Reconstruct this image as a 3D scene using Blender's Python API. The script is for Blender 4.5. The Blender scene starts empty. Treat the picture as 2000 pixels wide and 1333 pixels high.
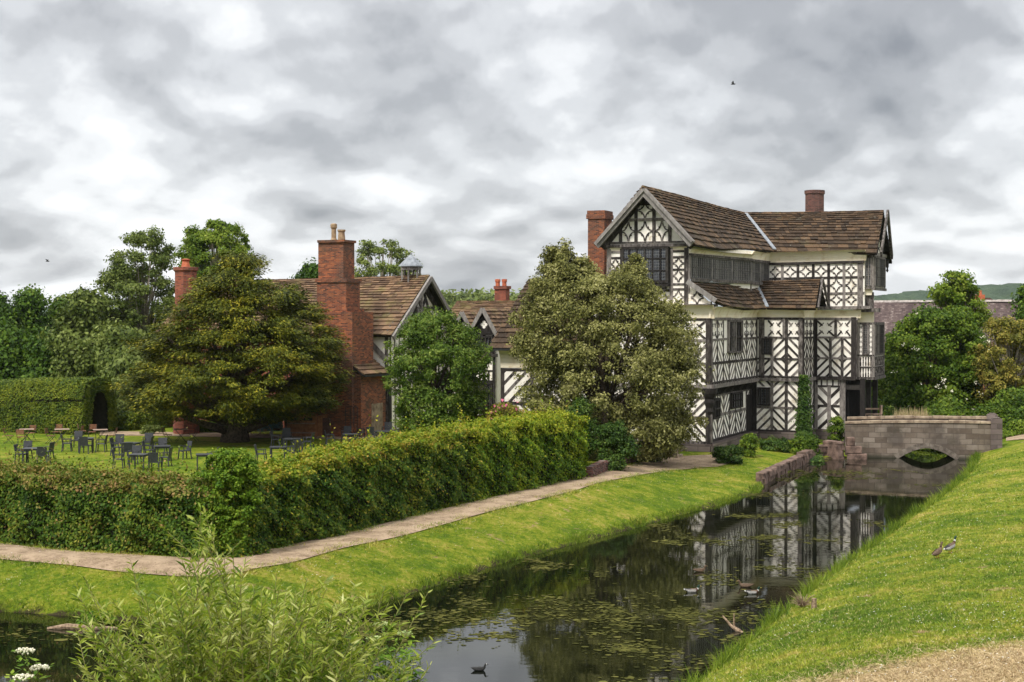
import bpy, math, random
import numpy as np
from mathutils import Vector
random.seed(7); rng = np.random.default_rng(11)
R = math.radians
scene = bpy.context.scene
# ---------------------------------------------------------------- camera
F, HOR = 3000.0, 615.0
CAMZ = 8.2
PITCH = math.atan((666.5 - HOR) / F)
cam_d = bpy.data.cameras.new("camera"); cam_d.lens = 54; cam_d.sensor_width = 36
cam_d.clip_end = 20000; cam_d.clip_start = 0.1
cam = bpy.data.objects.new("camera", cam_d); scene.collection.objects.link(cam)
cam.location = (0, 0, CAMZ); cam.rotation_euler = (R(90) - PITCH, 0, 0)
scene.camera = cam
# ---------------------------------------------------------------- exposure
vs = scene.view_settings
vs.view_transform = 'Standard'; vs.look = 'None'; vs.gamma = 1; vs.use_curve_mapping = False
vs.exposure = 1.35
# ---------------------------------------------------------------- sun
SUN_EL, SUN_AZ = 52, 215      # azimuth clockwise from +Y
sd = bpy.data.lights.new("sun", 'SUN'); sd.energy = 1.5; sd.angle = R(10); sd.color = (1, .95, .87)
sun = bpy.data.objects.new("sun", sd); scene.collection.objects.link(sun)
sun.rotation_euler = (R(90 - SUN_EL), 0, R(180 - SUN_AZ)); sun.location = (0, 0, 60)
# ---------------------------------------------------------------- node helper
class NT:
    def __init__(s, tree): s.t = tree; s.n = tree.nodes; s.l = tree.links
    def new(s, kind, **kw):
        nd = s.n.new(kind)
        for k, v in kw.items():
            if k == 'ins':
                for kk, vv in v.items():
                    if isinstance(vv, bpy.types.NodeSocket): s.l.new(vv, nd.inputs[kk])
                    else: nd.inputs[kk].default_value = vv
            else: setattr(nd, k, v)
        return nd
    def math(s, op, a, b=0.0, c=None, clamp=False):
        nd = s.n.new('ShaderNodeMath'); nd.operation = op; nd.use_clamp = clamp
        for i, v in enumerate([a, b] + ([c] if c is not None else [])):
            if isinstance(v, bpy.types.NodeSocket): s.l.new(v, nd.inputs[i])
            else: nd.inputs[i].default_value = v
        return nd.outputs[0]
    def vmath(s, op, a, b):
        nd = s.n.new('ShaderNodeVectorMath'); nd.operation = op
        for i, v in enumerate([a, b]):
            if isinstance(v, bpy.types.NodeSocket): s.l.new(v, nd.inputs[i])
            else: nd.inputs[i].default_value = v
        return nd.outputs[0]
    def ramp(s, fac, stops, interp='LINEAR'):
        nd = s.n.new('ShaderNodeValToRGB'); cr = nd.color_ramp; cr.interpolation = interp
        while len(cr.elements) < len(stops): cr.elements.new(0.5)
        while len(cr.elements) > len(stops): cr.elements.remove(cr.elements[-1])
        for e, (p, c) in zip(cr.elements, stops):
            e.position = p; e.color = (c[0], c[1], c[2], 1) if not isinstance(c, (int, float)) else (c, c, c, 1)
        s.l.new(fac, nd.inputs[0]); return nd.outputs[0]
    def noise(s, vec, scale, detail=4, rough=.55, dist=0.0, out=0):
        nd = s.n.new('ShaderNodeTexNoise'); nd.inputs['Scale'].default_value = scale
        nd.inputs['Detail'].default_value = detail; nd.inputs['Roughness'].default_value = rough
        nd.inputs['Distortion'].default_value = dist
        if vec is not None: s.l.new(vec, nd.inputs['Vector'])
        return nd.outputs[out]
    def mix(s, fac, a, b, mode='MIX'):
        nd = s.n.new('ShaderNodeMix'); nd.data_type = 'RGBA'; nd.blend_type = mode
        for k, v in ((0, fac), (6, a), (7, b)):
            if isinstance(v, bpy.types.NodeSocket): s.l.new(v, nd.inputs[k])
            else: nd.inputs[k].default_value = v if k == 0 else (v[0], v[1], v[2], 1)
        return nd.outputs[2]
# ---------------------------------------------------------------- world: overcast sky
w = bpy.data.worlds.new("World"); scene.world = w; w.use_nodes = True
w.node_tree.nodes.clear(); N = NT(w.node_tree)
sky = N.new('ShaderNodeTexSky', sky_type='NISHITA', sun_disc=False, sun_elevation=R(SUN_EL), sun_rotation=R(SUN_AZ))
co = N.new('ShaderNodeTexCoord').outputs['Generated']
sp = N.new('ShaderNodeSeparateXYZ', ins={0: co})
X, Y, Z = sp.outputs
zc = N.math('MAXIMUM', Z, 0.0)
den = N.math('ADD', zc, 0.085)
cx_ = N.math('DIVIDE', X, den); cy_ = N.math('DIVIDE', Y, den)
CLD = .135
SKYOFF = 1.7
def cloud_vec(dz):
    # direction on the dome, the pattern packing closer towards the horizon
    zz = N.math('MULTIPLY', N.math('LOGARITHM', N.math('ADD', zc, .07 + dz), math.e), .27)
    return N.new('ShaderNodeCombineXYZ', ins={0: X, 1: Y, 2: N.math('ADD', zz, SKYOFF)}).outputs[0]
def clouds(dz):
    v = cloud_vec(dz)
    a = N.noise(v, 4.6, 3, .5, .1)
    b = N.noise(v, 10.5, 2, .45, .1); b = N.math('SUBTRACT', b, .5); b = N.math('SQRT', N.math('ADD', N.math('MULTIPLY', b, b), .0012))
    c = N.noise(v, 13, 10, .55, .1); c = N.math('SUBTRACT', .5, c)
    return N.math('ADD', N.math('MULTIPLY', a, .92), N.math('ADD', N.math('MULTIPLY', b, -.55), N.math('ADD', N.math('MULTIPLY', c, -.24), CLD)))
d0 = clouds(0.0); d1 = clouds(0.007)
relief = N.math('SUBTRACT', d1, d0)
tone = N.math('ADD', d0, N.math('MULTIPLY', relief, 2.2))
tone = N.math('ADD', N.math('MULTIPLY', N.math('SUBTRACT', tone, .53), 1.3), .53)
ccol = N.ramp(tone, [(.34, (.80, .81, .82)), (.44, (.69, .70, .715)), (.53, (.56, .572, .59)), (.62, (.45, .46, .477)), (.72, (.35, .36, .378)), (.9, (.22, .23, .25))], 'EASE')
glow = N.ramp(Z, [(0.0, (.57, .57, .57)), (.06, (.54, .54, .54)), (.22, (.51, .51, .51)), (.5, (1.0, .98, .94)), (1.0, (1.3, 1.27, 1.2))])
cl = N.mix(1.0, ccol, glow, 'MULTIPLY')
cl10 = N.vmath('SCALE', cl, (0, 0, 0)); 
for l in list(N.l):
    pass
nd = cl10.node; nd.inputs['Scale'].default_value = 10.0
tot = N.mix(.96, sky.outputs[0], cl10)
bg = N.new('ShaderNodeBackground', ins={'Color': tot, 'Strength': 0.1})
out = N.new('ShaderNodeOutputWorld'); N.l.new(bg.outputs[0], out.inputs[0])
# ---------------------------------------------------------------- picture ray -> place
cp, sp_ = math.cos(PITCH), math.sin(PITCH)
def ray(px, py):
    u = (px - 1000) / F; v = (666.5 - py) / F
    return np.array([u, cp + v * sp_, -sp_ + v * cp])
CAM = np.array([0, 0, CAMZ])
def at_z(px, py, z=0.0):
    d = ray(px, py); return CAM + d * ((z - CAMZ) / d[2])
def at_D(px, py, D):
    d = ray(px, py); return CAM + d * (D / d[1])
AZ = R(23)
ER = np.array([math.cos(AZ), -math.sin(AZ)]); ED = np.array([math.sin(AZ), math.cos(AZ)])
# ---------------------------------------------------------------- object helpers
COL = scene.collection
WL = {}
def wloc(o): return WL.get(o.name, np.zeros(3))
def tag(o, label=None, cat=None, group=None, kind=None):
    if label: o['label'] = label
    if cat: o['category'] = cat
    if group: o['group'] = group
    if kind: o['kind'] = kind
    return o
def empty(name, loc, rz=0, **kw):
    o = bpy.data.objects.new(name, None); COL.objects.link(o); o.location = [float(c) for c in loc]; o.rotation_euler.z = rz
    o.empty_display_size = .3
    WL[o.name] = np.array(loc, float); return tag(o, **kw)
class MB:
    def __init__(s): s.v = []; s.f = []; s.m = []; s.n = 0
    def add(s, vs_, fs, mi=0):
        b = s.n; s.v.extend([tuple(map(float, q)) for q in vs_]); s.n += len(vs_)
        for q in fs: s.f.append(tuple(b + i for i in q)); s.m.append(mi)
    def box(s, c, sz, rz=0, mi=0):
        """axis box, c = centre of its base"""
        hx, hy = sz[0] / 2, sz[1] / 2; ca, sa = math.cos(rz), math.sin(rz)
        vs_ = []
        for z in (0, sz[2]):
            for x, y in ((-hx, -hy), (hx, -hy), (hx, hy), (-hx, hy)):
                vs_.append((c[0] + x * ca - y * sa, c[1] + x * sa + y * ca, c[2] + z))
        s.add(vs_, [(3, 2, 1, 0), (4, 5, 6, 7), (0, 1, 5, 4), (1, 2, 6, 5), (2, 3, 7, 6), (3, 0, 4, 7)], mi)
    def hull8(s, b4, t4, mi=0):
        s.add(list(b4) + list(t4), [(3, 2, 1, 0), (4, 5, 6, 7), (0, 1, 5, 4), (1, 2, 6, 5), (2, 3, 7, 6), (3, 0, 4, 7)], mi)
    def prism(s, a, b, off, mi=0):
        """polygon a to polygon b"""
        n = len(a)
        s.add(list(a) + list(b), [tuple(range(n - 1, -1, -1)), tuple(range(n, 2 * n))] + [(i, (i + 1) % n, n + (i + 1) % n, n + i) for i in range(n)], mi)
    def tube(s, pts, rad, seg=6, mi=0, cap=True):
        pts = [np.array(p, float) for p in pts]; n = len(pts)
        rr = rad if hasattr(rad, '__len__') else [rad] * n
        vs_ = []; up = np.array([0.13, .21, 1.0])
        for i, p in enumerate(pts):
            t = pts[min(i + 1, n - 1)] - pts[max(i - 1, 0)]; t /= (np.linalg.norm(t) + 1e-9)
            a = np.cross(t, up)
            if np.linalg.norm(a) < .1: a = np.cross(t, [1, 0, 0.1])
            a /= np.linalg.norm(a); b = np.cross(t, a)
            r = rr[i] if hasattr(rr[i], '__len__') else (rr[i], rr[i])
            for k in range(seg):
                th = 2 * math.pi * k / seg
                vs_.append(p + a * math.cos(th) * r[0] + b * math.sin(th) * r[1])
        fs = [(i * seg + k, i * seg + (k + 1) % seg, (i + 1) * seg + (k + 1) % seg, (i + 1) * seg + k) for i in range(n - 1) for k in range(seg)]
        if cap: fs += [tuple(range(seg - 1, -1, -1)), tuple(range((n - 1) * seg, n * seg))]
        s.add(vs_, fs, mi)
    def lathe(s, c, prof, seg=16, mi=0):
        s.tube2(c, prof, seg, mi)
    def tube2(s, c, prof, seg, mi=0):
        vs_ = []
        for r, z in prof:
            for k in range(seg):
                th = 2 * math.pi * k / seg; vs_.append((c[0] + r * math.cos(th), c[1] + r * math.sin(th), c[2] + z))
        n = len(prof)
        fs = [(i * seg + k, i * seg + (k + 1) % seg, (i + 1) * seg + (k + 1) % seg, (i + 1) * seg + k) for i in range(n - 1) for k in range(seg)]
        fs += [tuple(range(seg - 1, -1, -1)), tuple(range((n - 1) * seg, n * seg))]
        s.add(vs_, fs, mi)
    def build(s, name, mat, parent=None, origin=None, smooth=False, **kw):
        v = np.array(s.v, float).reshape(-1, 3)
        if parent is not None: o0 = wloc(parent)
        elif origin is not None: o0 = np.array(origin, float)
        else: o0 = np.array([v[:, 0].mean(), v[:, 1].mean(), v[:, 2].min()])
        me = bpy.data.meshes.new(name); me.from_pydata((v - o0).tolist(), [], s.f)
        mats = mat if isinstance(mat, (list, tuple)) else [mat]
        for m_ in mats: me.materials.append(m_)
        if len(mats) > 1: me.polygons.foreach_set('material_index', s.m)
        if smooth: me.polygons.foreach_set('use_smooth', [True] * len(s.f))
        me.update()
        o = bpy.data.objects.new(name, me); COL.objects.link(o)
        if parent is not None: o.parent = parent
        else: o.location = o0
        WL[o.name] = o0
        return tag(o, **kw)
def bigmesh(name, V, k, mat, parent=None, midx=None, origin=None, **kw):
    """V: (n*k,3) points, n polygons of k corners each; fast"""
    V = np.asarray(V, np.float32); n = len(V) // k
    o0 = wloc(parent) if parent is not None else (np.array(origin, float) if origin is not None else np.array([V[:, 0].mean(), V[:, 1].mean(), V[:, 2].min()]))
    me = bpy.data.meshes.new(name)
    me.vertices.add(n * k); me.vertices.foreach_set('co', (V - o0.astype(np.float32)).ravel())
    me.loops.add(n * k); me.loops.foreach_set('vertex_index', np.arange(n * k, dtype=np.int32))
    me.polygons.add(n); me.polygons.foreach_set('loop_start', np.arange(0, n * k, k, dtype=np.int32))
    mats = mat if isinstance(mat, (list, tuple)) else [mat]
    for m_ in mats: me.materials.append(m_)
    if midx is not None: me.polygons.foreach_set('material_index', np.asarray(midx, np.int32))
    me.update(calc_edges=True); me.validate()
    o = bpy.data.objects.new(name, me); COL.objects.link(o)
    if parent is not None: o.parent = parent
    else: o.location = o0
    WL[o.name] = o0
    return tag(o, **kw)
def copy_tree(o, parent=None):
    c = o.copy(); COL.objects.link(c)
    if parent is not None: c.parent = parent
    for ch in list(o.children): copy_tree(ch, c)
    return c
# ---------------------------------------------------------------- materials
def mat(name):
    m = bpy.data.materials.new(name); m.use_nodes = True; m.node_tree.nodes.clear()
    N = NT(m.node_tree); b = N.new('ShaderNodeBsdfPrincipled'); o = N.new('ShaderNodeOutputMaterial')
    N.l.new(b.outputs[0], o.inputs[0]); b.inputs['Roughness'].default_value = .8
    b.inputs['Specular IOR Level'].default_value = .25
    return m, N, b
def put(N, b, col=None, rough=None, bump=None, bstr=.3, bdist=.02):
    if col is not None:
        if isinstance(col, bpy.types.NodeSocket): N.l.new(col, b.inputs['Base Color'])
        else: b.inputs['Base Color'].default_value = (*col, 1)
    if rough is not None:
        if isinstance(rough, bpy.types.NodeSocket): N.l.new(rough, b.inputs['Roughness'])
        else: b.inputs['Roughness'].default_value = rough
    if bump is not None:
        bn = N.new('ShaderNodeBump', ins={'Strength': bstr, 'Distance': bdist, 'Height': bump})
        N.l.new(bn.outputs[0], b.inputs['Normal'])
def pos(N): return N.new('ShaderNodeNewGeometry').outputs['Position']
def isl(N): return N.new('ShaderNodeNewGeometry').outputs['Random Per Island']
def noisy(name, c1, c2, scale=3, rough=.8, bstr=.3, bdist=.02, detail=6, lo=.35, hi=.65, spec=.25, metallic=0):
    m, N, b = mat(name); n = N.noise(pos(N), scale, detail, .6)
    put(N, b, N.ramp(n, [(lo, c1), (hi, c2)]), rough, n, bstr, bdist); b.inputs['Specular IOR Level'].default_value = spec
    b.inputs['Metallic'].default_value = metallic
    return m
def leafmat(name, cols, trans=.25, clump=1.2, rough=.55, spec=.12):
    """cols: from dark to light, spread leaf by leaf and patch by patch"""
    m, N, b = mat(name)
    r = isl(N); n = N.noise(pos(N), clump, 3, .6)
    f = N.math('ADD', N.math('MULTIPLY', r, .62), N.math('MULTIPLY', N.math('SUBTRACT', n, .5), 1.5)); f = N.math('ADD', f, .19, clamp=True)
    k = len(cols); c = N.ramp(f, [(i / (k - 1) if k > 1 else 0, q) for i, q in enumerate(cols)])
    put(N, b, c, rough); b.inputs['Specular IOR Level'].default_value = spec
    tr = N.new('ShaderNodeBsdfTranslucent'); N.l.new(N.mix(.4, c, (1, 1, .2), 'MULTIPLY'), tr.inputs[0])
    mx = N.new('ShaderNodeMixShader', ins={0: trans}); N.l.new(b.outputs[0], mx.inputs[1]); N.l.new(tr.outputs[0], mx.inputs[2])
    o = [q for q in N.n if q.type == 'OUTPUT_MATERIAL'][0]; N.l.new(mx.outputs[0], o.inputs[0])
    return m
def wallvec(N):
    """position turned to the house's own axes: x along the fronts, y along the sides -> (run, height)"""
    g = N.new('ShaderNodeNewGeometry')
    p = N.new('ShaderNodeVectorRotate', rotation_type='Z_AXIS', ins={'Vector': g.outputs['Position'], 'Angle': AZ}).outputs[0]
    n = N.new('ShaderNodeVectorRotate', rotation_type='Z_AXIS', ins={'Vector': g.outputs['True Normal'], 'Angle': AZ}).outputs[0]
    ps = N.new('ShaderNodeSeparateXYZ', ins={0: p}); ns = N.new('ShaderNodeSeparateXYZ', ins={0: n})
    st = N.math('GREATER_THAN', N.math('ABSOLUTE', ns.outputs[0]), .7)
    run = N.math('ADD', N.math('MULTIPLY', ps.outputs[1], st), N.math('MULTIPLY', ps.outputs[0], N.math('SUBTRACT', 1, st)))
    return N.new('ShaderNodeCombineXYZ', ins={0: run, 1: ps.outputs[2], 2: 0}).outputs[0]
def brickmat(name, cols, mortar, bw, bh, ms=.012, patch=None, bstr=.5):
    m, N, b = mat(name); v = wallvec(N)
    v2 = N.vmath('ADD', v, N.vmath('SCALE', N.noise(pos(N), 1.3, 2, out=1), (0, 0, 0)))
    v2.node.inputs[1].links[0].from_node.inputs['Scale'].default_value = bh * .25
    br = N.new('ShaderNodeTexBrick', offset=.5, ins={'Vector': v2, 'Color1': (0, 0, 0, 1), 'Color2': (1, 1, 1, 1), 'Mortar': (.5, .5, .5, 1),
        'Scale': 1.0, 'Mortar Size': ms, 'Mortar Smooth': .15, 'Bias': 0, 'Brick Width': bw, 'Row Height': bh})
    f = N.math('ADD', N.math('MULTIPLY', br.outputs[0], .7), N.math('MULTIPLY', N.noise(pos(N), 2.2, 5), .5)); f = N.math('SUBTRACT', f, .1)
    c = N.ramp(f, [(i / (len(cols) - 1), q) for i, q in enumerate(cols)])
    if patch:
        c = N.mix(N.ramp(N.noise(pos(N), patch[1], 5, .6), [(.48, 0), (.62, 1)]), c, N.mix(.55, c, patch[0]))
    c = N.mix(br.outputs['Fac'], c, mortar)
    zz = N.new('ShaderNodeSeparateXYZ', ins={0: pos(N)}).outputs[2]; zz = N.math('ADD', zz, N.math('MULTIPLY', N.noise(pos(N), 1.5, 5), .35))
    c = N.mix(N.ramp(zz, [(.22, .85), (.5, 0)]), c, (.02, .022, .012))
    c = N.mix(N.ramp(N.noise(pos(N), .9, 6, .7), [(.52, 0), (.7, .55)]), c, (.05, .045, .03))
    h = N.math('SUBTRACT', N.math('MULTIPLY', N.noise(pos(N), 14, 4), .4), br.outputs['Fac'])
    put(N, b, c, .9, h, bstr, .02); return m
M = {}
m, N, b = mat('plaster'); n = N.noise(pos(N), 1.1, 6, .65); n2 = N.noise(pos(N), 9, 5, .6)
put(N, b, N.ramp(N.math('ADD', N.math('MULTIPLY', n, .7), N.math('MULTIPLY', n2, .3)), [(.36, (.52, .44, .34)), (.43, (.77, .72, .64)), (.52, (.86, .82, .765))]), .9, n2, .25, .02); M['plaster'] = m
m, N, b = mat('cove_plaster'); n = N.noise(pos(N), 1.4, 6, .65)
put(N, b, N.ramp(n, [(.33, (.60, .49, .33)), (.45, (.78, .69, .53)), (.6, (.82, .75, .61))]), .9, n, .2, .02); M['cove'] = m
def timber(name, dark, mid, pale, lo=.3, hi=.72):
    m, N, b = mat(name)
    v = N.new('ShaderNodeMapping', ins={'Vector': pos(N), 'Scale': (3.0, 3.0, 1.2)}).outputs[0]
    n = N.noise(v, 2.2, 7, .7); r = isl(N)
    f = N.math('ADD', N.math('MULTIPLY', n, .7), N.math('MULTIPLY', r, .3))
    put(N, b, N.ramp(f, [(lo, dark), ((lo + hi) / 2, mid), (hi, pale)]), .85, N.noise(pos(N), 18, 5, .7), .5, .015); return m
M['timber'] = timber('weathered_black_timber', (.014, .011, .010), (.045, .038, .035), (.24, .215, .20), .3, .66)
M['oak_grey'] = timber('greyed_oak', (.035, .032, .031), (.10, .095, .092), (.24, .225, .215))
M['grey_timber'] = timber('silver_grey_timber', (.09, .08, .078), (.20, .185, .175), (.36, .335, .315))
M['dark_timber'] = timber('dark_timber', (.008, .007, .007), (.018, .015, .014), (.05, .045, .04))
m, N, b = mat('leaded_glass'); v = wallvec(N)
br = N.new('ShaderNodeTexBrick', offset=0, ins={'Vector': v, 'Scale': 1.0, 'Mortar Size': .012, 'Brick Width': .13, 'Row Height': .17, 'Color1': (.012, .014, .018, 1), 'Color2': (.03, .035, .045, 1), 'Mortar': (.12, .12, .125, 1)})
put(N, b, br.outputs[0], N.ramp(N.noise(pos(N), 6, 2), [(.3, .08), (.7, .3)]), N.noise(pos(N), 7, 2), .35, .03); b.inputs['Specular IOR Level'].default_value = .6; M['glass'] = m
m, N, b = mat('gallery_glass'); v = wallvec(N)
br = N.new('ShaderNodeTexBrick', offset=0, ins={'Vector': v, 'Scale': 1.0, 'Mortar Size': .016, 'Brick Width': .10, 'Row Height': .14, 'Color1': (.04, .04, .043, 1), 'Color2': (.09, .09, .095, 1), 'Mortar': (.17, .165, .16, 1)})
put(N, b, br.outputs[0], .35, N.noise(pos(N), 7, 2), .3, .02); M['lattice'] = m
M['lead'] = noisy('lead', (.15, .165, .19), (.28, .305, .34), 5, .45, .15)
def slatemat(name, cols, moss=(.20, .17, .05), mossamt=(.56, .7)):
    m, N, b = mat(name); r = isl(N); n = N.noise(pos(N), 1.1, 6, .65); n2 = N.noise(pos(N), 7, 6, .7)
    f = N.math('ADD', N.math('MULTIPLY', r, .55), N.math('MULTIPLY', n2, .55)); f = N.math('SUBTRACT', f, .08, clamp=True)
    c = N.ramp(f, [(i / (len(cols) - 1), q) for i, q in enumerate(cols)])
    c = N.mix(N.ramp(n, [(mossamt[0], 0), (mossamt[1], .75)]), c, moss)
    sp = N.ramp(N.noise(pos(N), 5.5, 3, .5), [(.68, 0), (.71, 1)])
    c = N.mix(N.math('MULTIPLY', sp, .5), c, (.26, .25, .20)); 
    put(N, b, c, .9, n2, .6, .02); return m
M['slate'] = slatemat('brown_stone_slates', [(.012, .008, .006), (.038, .025, .016), (.085, .053, .031), (.20, .12, .06)], moss=(.10, .082, .045))
M['slate_grey'] = slatemat('mossy_stone_slates', [(.035, .022, .015), (.105, .064, .040), (.19, .118, .070), (.32, .205, .12)], moss=(.17, .14, .055), mossamt=(.5, .66))
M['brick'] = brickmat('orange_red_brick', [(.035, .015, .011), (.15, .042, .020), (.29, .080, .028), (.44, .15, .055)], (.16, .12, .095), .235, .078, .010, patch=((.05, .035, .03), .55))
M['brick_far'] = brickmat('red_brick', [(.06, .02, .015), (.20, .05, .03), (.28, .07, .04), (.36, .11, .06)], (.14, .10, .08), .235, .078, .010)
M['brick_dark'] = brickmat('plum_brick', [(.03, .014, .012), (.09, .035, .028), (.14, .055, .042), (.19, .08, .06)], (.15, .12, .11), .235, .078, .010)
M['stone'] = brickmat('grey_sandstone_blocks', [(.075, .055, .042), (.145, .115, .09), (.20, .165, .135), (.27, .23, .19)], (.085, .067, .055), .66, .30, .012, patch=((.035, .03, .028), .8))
M['coping'] = noisy('mossy_coping_stone', (.13, .09, .065), (.34, .27, .19), 2.4, .9, .6, .04)
M['pinkstone'] = noisy('pink_sandstone', (.06, .04, .032), (.23, .155, .125), 2.8, .9, .8, .05)
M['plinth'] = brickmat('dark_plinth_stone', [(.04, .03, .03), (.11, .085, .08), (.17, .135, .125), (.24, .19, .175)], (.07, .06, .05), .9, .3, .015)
M['terracotta'] = noisy('terracotta', (.30, .07, .035), (.5, .16, .08), 5, .8, .2)
M['buffpot'] = noisy('buff_clay', (.20, .13, .08), (.36, .26, .16), 5, .8, .2)
M['bark'] = noisy('bark', (.03, .022, .016), (.12, .09, .065), 8, .95, .8, .03)
M['palebark'] = noisy('pale_bark', (.14, .12, .09), (.34, .30, .24), 6, .95, .5, .02)
M['plastic'] = noisy('charcoal_resin', (.020, .022, .026), (.034, .037, .043), 9, .5, .1, spec=.4)
M['teak'] = noisy('oiled_wood', (.13, .055, .030), (.24, .11, .065), 6, .7, .2)
M['teaktop'] = noisy('weathered_wood_top', (.22, .15, .11), (.36, .27, .21), 6, .7, .2)
M['iron'] = noisy('black_iron', (.012, .012, .012), (.03, .03, .03), 9, .5, .1)
M['shedwood'] = noisy('fresh_fence_wood', (.20, .085, .035), (.36, .17, .08), 5, .8, .3)
M['tarp'] = noisy('teal_tarpaulin', (.02, .075, .09), (.10, .26, .29), 4.5, .45, .9, .12, spec=.5)
M['tile_purple'] = None
m, N, b = mat('purple_clay_tiles'); v = wallvec(N)
br = N.new('ShaderNodeTexBrick', offset=.5, ins={'Vector': v, 'Scale': 1.0, 'Mortar Size': .02, 'Brick Width': .3, 'Row Height': .14, 'Color1': (0, 0, 0, 1), 'Color2': (1, 1, 1, 1), 'Mortar': (.2, .2, .2, 1)})
st = N.new('ShaderNodeMapping', ins={'Vector': v, 'Scale': (1.0, .25, 1)}).outputs[0]
f = N.math('ADD', N.math('MULTIPLY', br.outputs[0], .3), N.math('MULTIPLY', N.noise(st, .9, 7, .7), .85)); f = N.math('SUBTRACT', f, .08)
put(N, b, N.ramp(f, [(.2, (.035, .025, .026)), (.45, (.075, .053, .052)), (.6, (.115, .085, .078)), (.8, (.26, .22, .205))]), .9, br.outputs['Fac'], .4, .02); M['tile_purple'] = m
# ---------------------------------------------------------------- moat plan, from where its edges lie
def P2(px, py): p = at_z(px, py, 0.0); return (p[0], p[1])
island = [P2(1668, 893), P2(1640, 896), P2(1612, 898), P2(1592, 902), P2(1572, 906), P2(1545, 922), P2(1494, 946), P2(1478, 962), P2(1400, 988), P2(1320, 1008), P2(1230, 1034), P2(1100, 1068),
          P2(960, 1106), P2(860, 1141), P2(760, 1172), P2(690, 1198), P2(600, 1222), P2(500, 1234), P2(380, 1226), P2(250, 1213), P2(120, 1202), P2(0, 1194), P2(-200, 1180)]
island = [(island[0][0] + 12, island[0][1] + 44), (island[0][0] + .5, island[0][1] + 5)] + island + [(-60, 52)]
outer = [(-60, 20), (-22, 19), (-9, 19.5), (-3, 21), (0.6, 26), P2(1380, 1333), P2(1440, 1282), P2(1500, 1232), P2(1580, 1165), P2(1640, 1118), P2(1700, 1077), P2(1770, 1025), P2(1840, 975), P2(1885, 935), P2(1903, 905)]
outer += [(outer[-1][0] + 1.2, outer[-1][1] + 5), (outer[-1][0] + 16, outer[-1][1] + 46)]
POLY = np.array(island + outer)
NISL = len(island)
def segdist(x, y, a, b_):
    dx, dy = b_[0] - a[0], b_[1] - a[1]
    t = np.clip(((x - a[0]) * dx + (y - a[1]) * dy) / (dx * dx + dy * dy), 0, 1)
    return np.hypot(x - a[0] - t * dx, y - a[1] - t * dy)
def water_info(x, y):
    x = np.asarray(x, float); y = np.asarray(y, float)
    di = np.full(x.shape, 1e9); do = np.full(x.shape, 1e9); ins = np.zeros(x.shape, bool)
    n = len(POLY)
    for i in range(n):
        a = POLY[i]; b_ = POLY[(i + 1) % n]
        if i < NISL - 1: di = np.minimum(di, segdist(x, y, a, b_))
        elif NISL <= i < n - 1: do = np.minimum(do, segdist(x, y, a, b_))
        c = ((a[1] > y) != (b_[1] > y)) & (x < (b_[0] - a[0]) * (y - a[1]) / (b_[1] - a[1] + 1e-12) + a[0])
        ins ^= c
    return di, do, ins
def sstep(a, b_, x): t = np.clip((x - a) / (b_ - a), 0, 1); return t * t * (3 - 2 * t)
RW = (np.array(P2(1572, 906)), np.array(P2(1494, 946)))
def hgt(x, y):
    x = np.asarray(x, float); y = np.asarray(y, float)
    di, do, ins = water_info(x, y)
    plat = 1.0 - .45 * sstep(3, 9, x) * sstep(55, 66, y)
    rocky = 1 - sstep(.2, 1.5, segdist(x, y, RW[0], RW[1]))      # the stone-edged stretch stands straight out of the water
    steep = np.interp(di, [0, .15, .35, 1.2, 3.2, 4.0], [0, .16, .24, .52, .97, 1.0])
    hi = plat * steep; 
    wav = .04 * np.sin(x * .9 + y * .35) * np.sin(y * .6 - x * .2) * sstep(.4, 2.5, di) * (1 - sstep(3.0, 4.5, di))
    hi = hi + wav
    r = np.hypot(x - 1, y + 2)
    pl = 1.5 + 5.4 * np.exp(-(r / 26) ** 2)
    lin = .16 * np.clip(do / .15, 0, 1) + .40 * do
    ho = pl * (1 - np.exp(-lin / pl * 1.25)) + .07 * np.sin(x * .5 + 1) * np.sin(y * .33) * sstep(1, 5, do)
    land = np.where(di < do, hi, ho)
    # behind the house, and far away: gently level
    far = sstep(150, 400, np.hypot(x, y))
    land = land * (1 - far) + far * 0.9
    wet = -np.clip(.5 * np.minimum(di, do), 0, 1.0)
    return np.where(ins, wet, land)
def h1(x, y): return float(hgt(np.array([x]), np.array([y]))[0])
def on_ground(px, py):
    z = 1.0
    for _ in range(30):
        p = at_z(px, py, z); z = .5 * z + .5 * h1(p[0], p[1])
    return at_z(px, py, z)
# ground sheet
def graded(vals):
    o = []
    for a, b_, st in vals: o += list(np.arange(a, b_, st))
    return np.array(o + [vals[-1][1]])
xs = graded([(-2600, -300, 230), (-300, -60, 12), (-60, -32, 1.4), (-32, 44, .4), (44, 70, 1.3), (70, 300, 11.5), (300, 3000, 270)])
ys = graded([(-60, 6, 3), (6, 16, 1), (16, 100, .4), (100, 140, 1.6), (140, 400, 13), (400, 5200, 400)])
gx, gy = np.meshgrid(xs, ys); gz = hgt(gx, gy)
nx, ny = len(xs), len(ys)
me = bpy.data.meshes.new('ground'); vv = np.stack([gx, gy, gz], -1).reshape(-1, 3)
ii = (np.arange(ny - 1)[:, None] * nx + np.arange(nx - 1)[None, :]).ravel()
quads = np.stack([ii, ii + 1, ii + nx + 1, ii + nx], -1)
me.vertices.add(len(vv)); me.vertices.foreach_set('co', vv.astype(np.float32).ravel())
me.loops.add(quads.size); me.loops.foreach_set('vertex_index', quads.ravel().astype(np.int32))
me.polygons.add(len(quads)); me.polygons.foreach_set('loop_start', np.arange(0, quads.size, 4, dtype=np.int32))
me.polygons.foreach_set('use_smooth', np.ones(len(quads), bool)); me.update(calc_edges=True)
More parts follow.
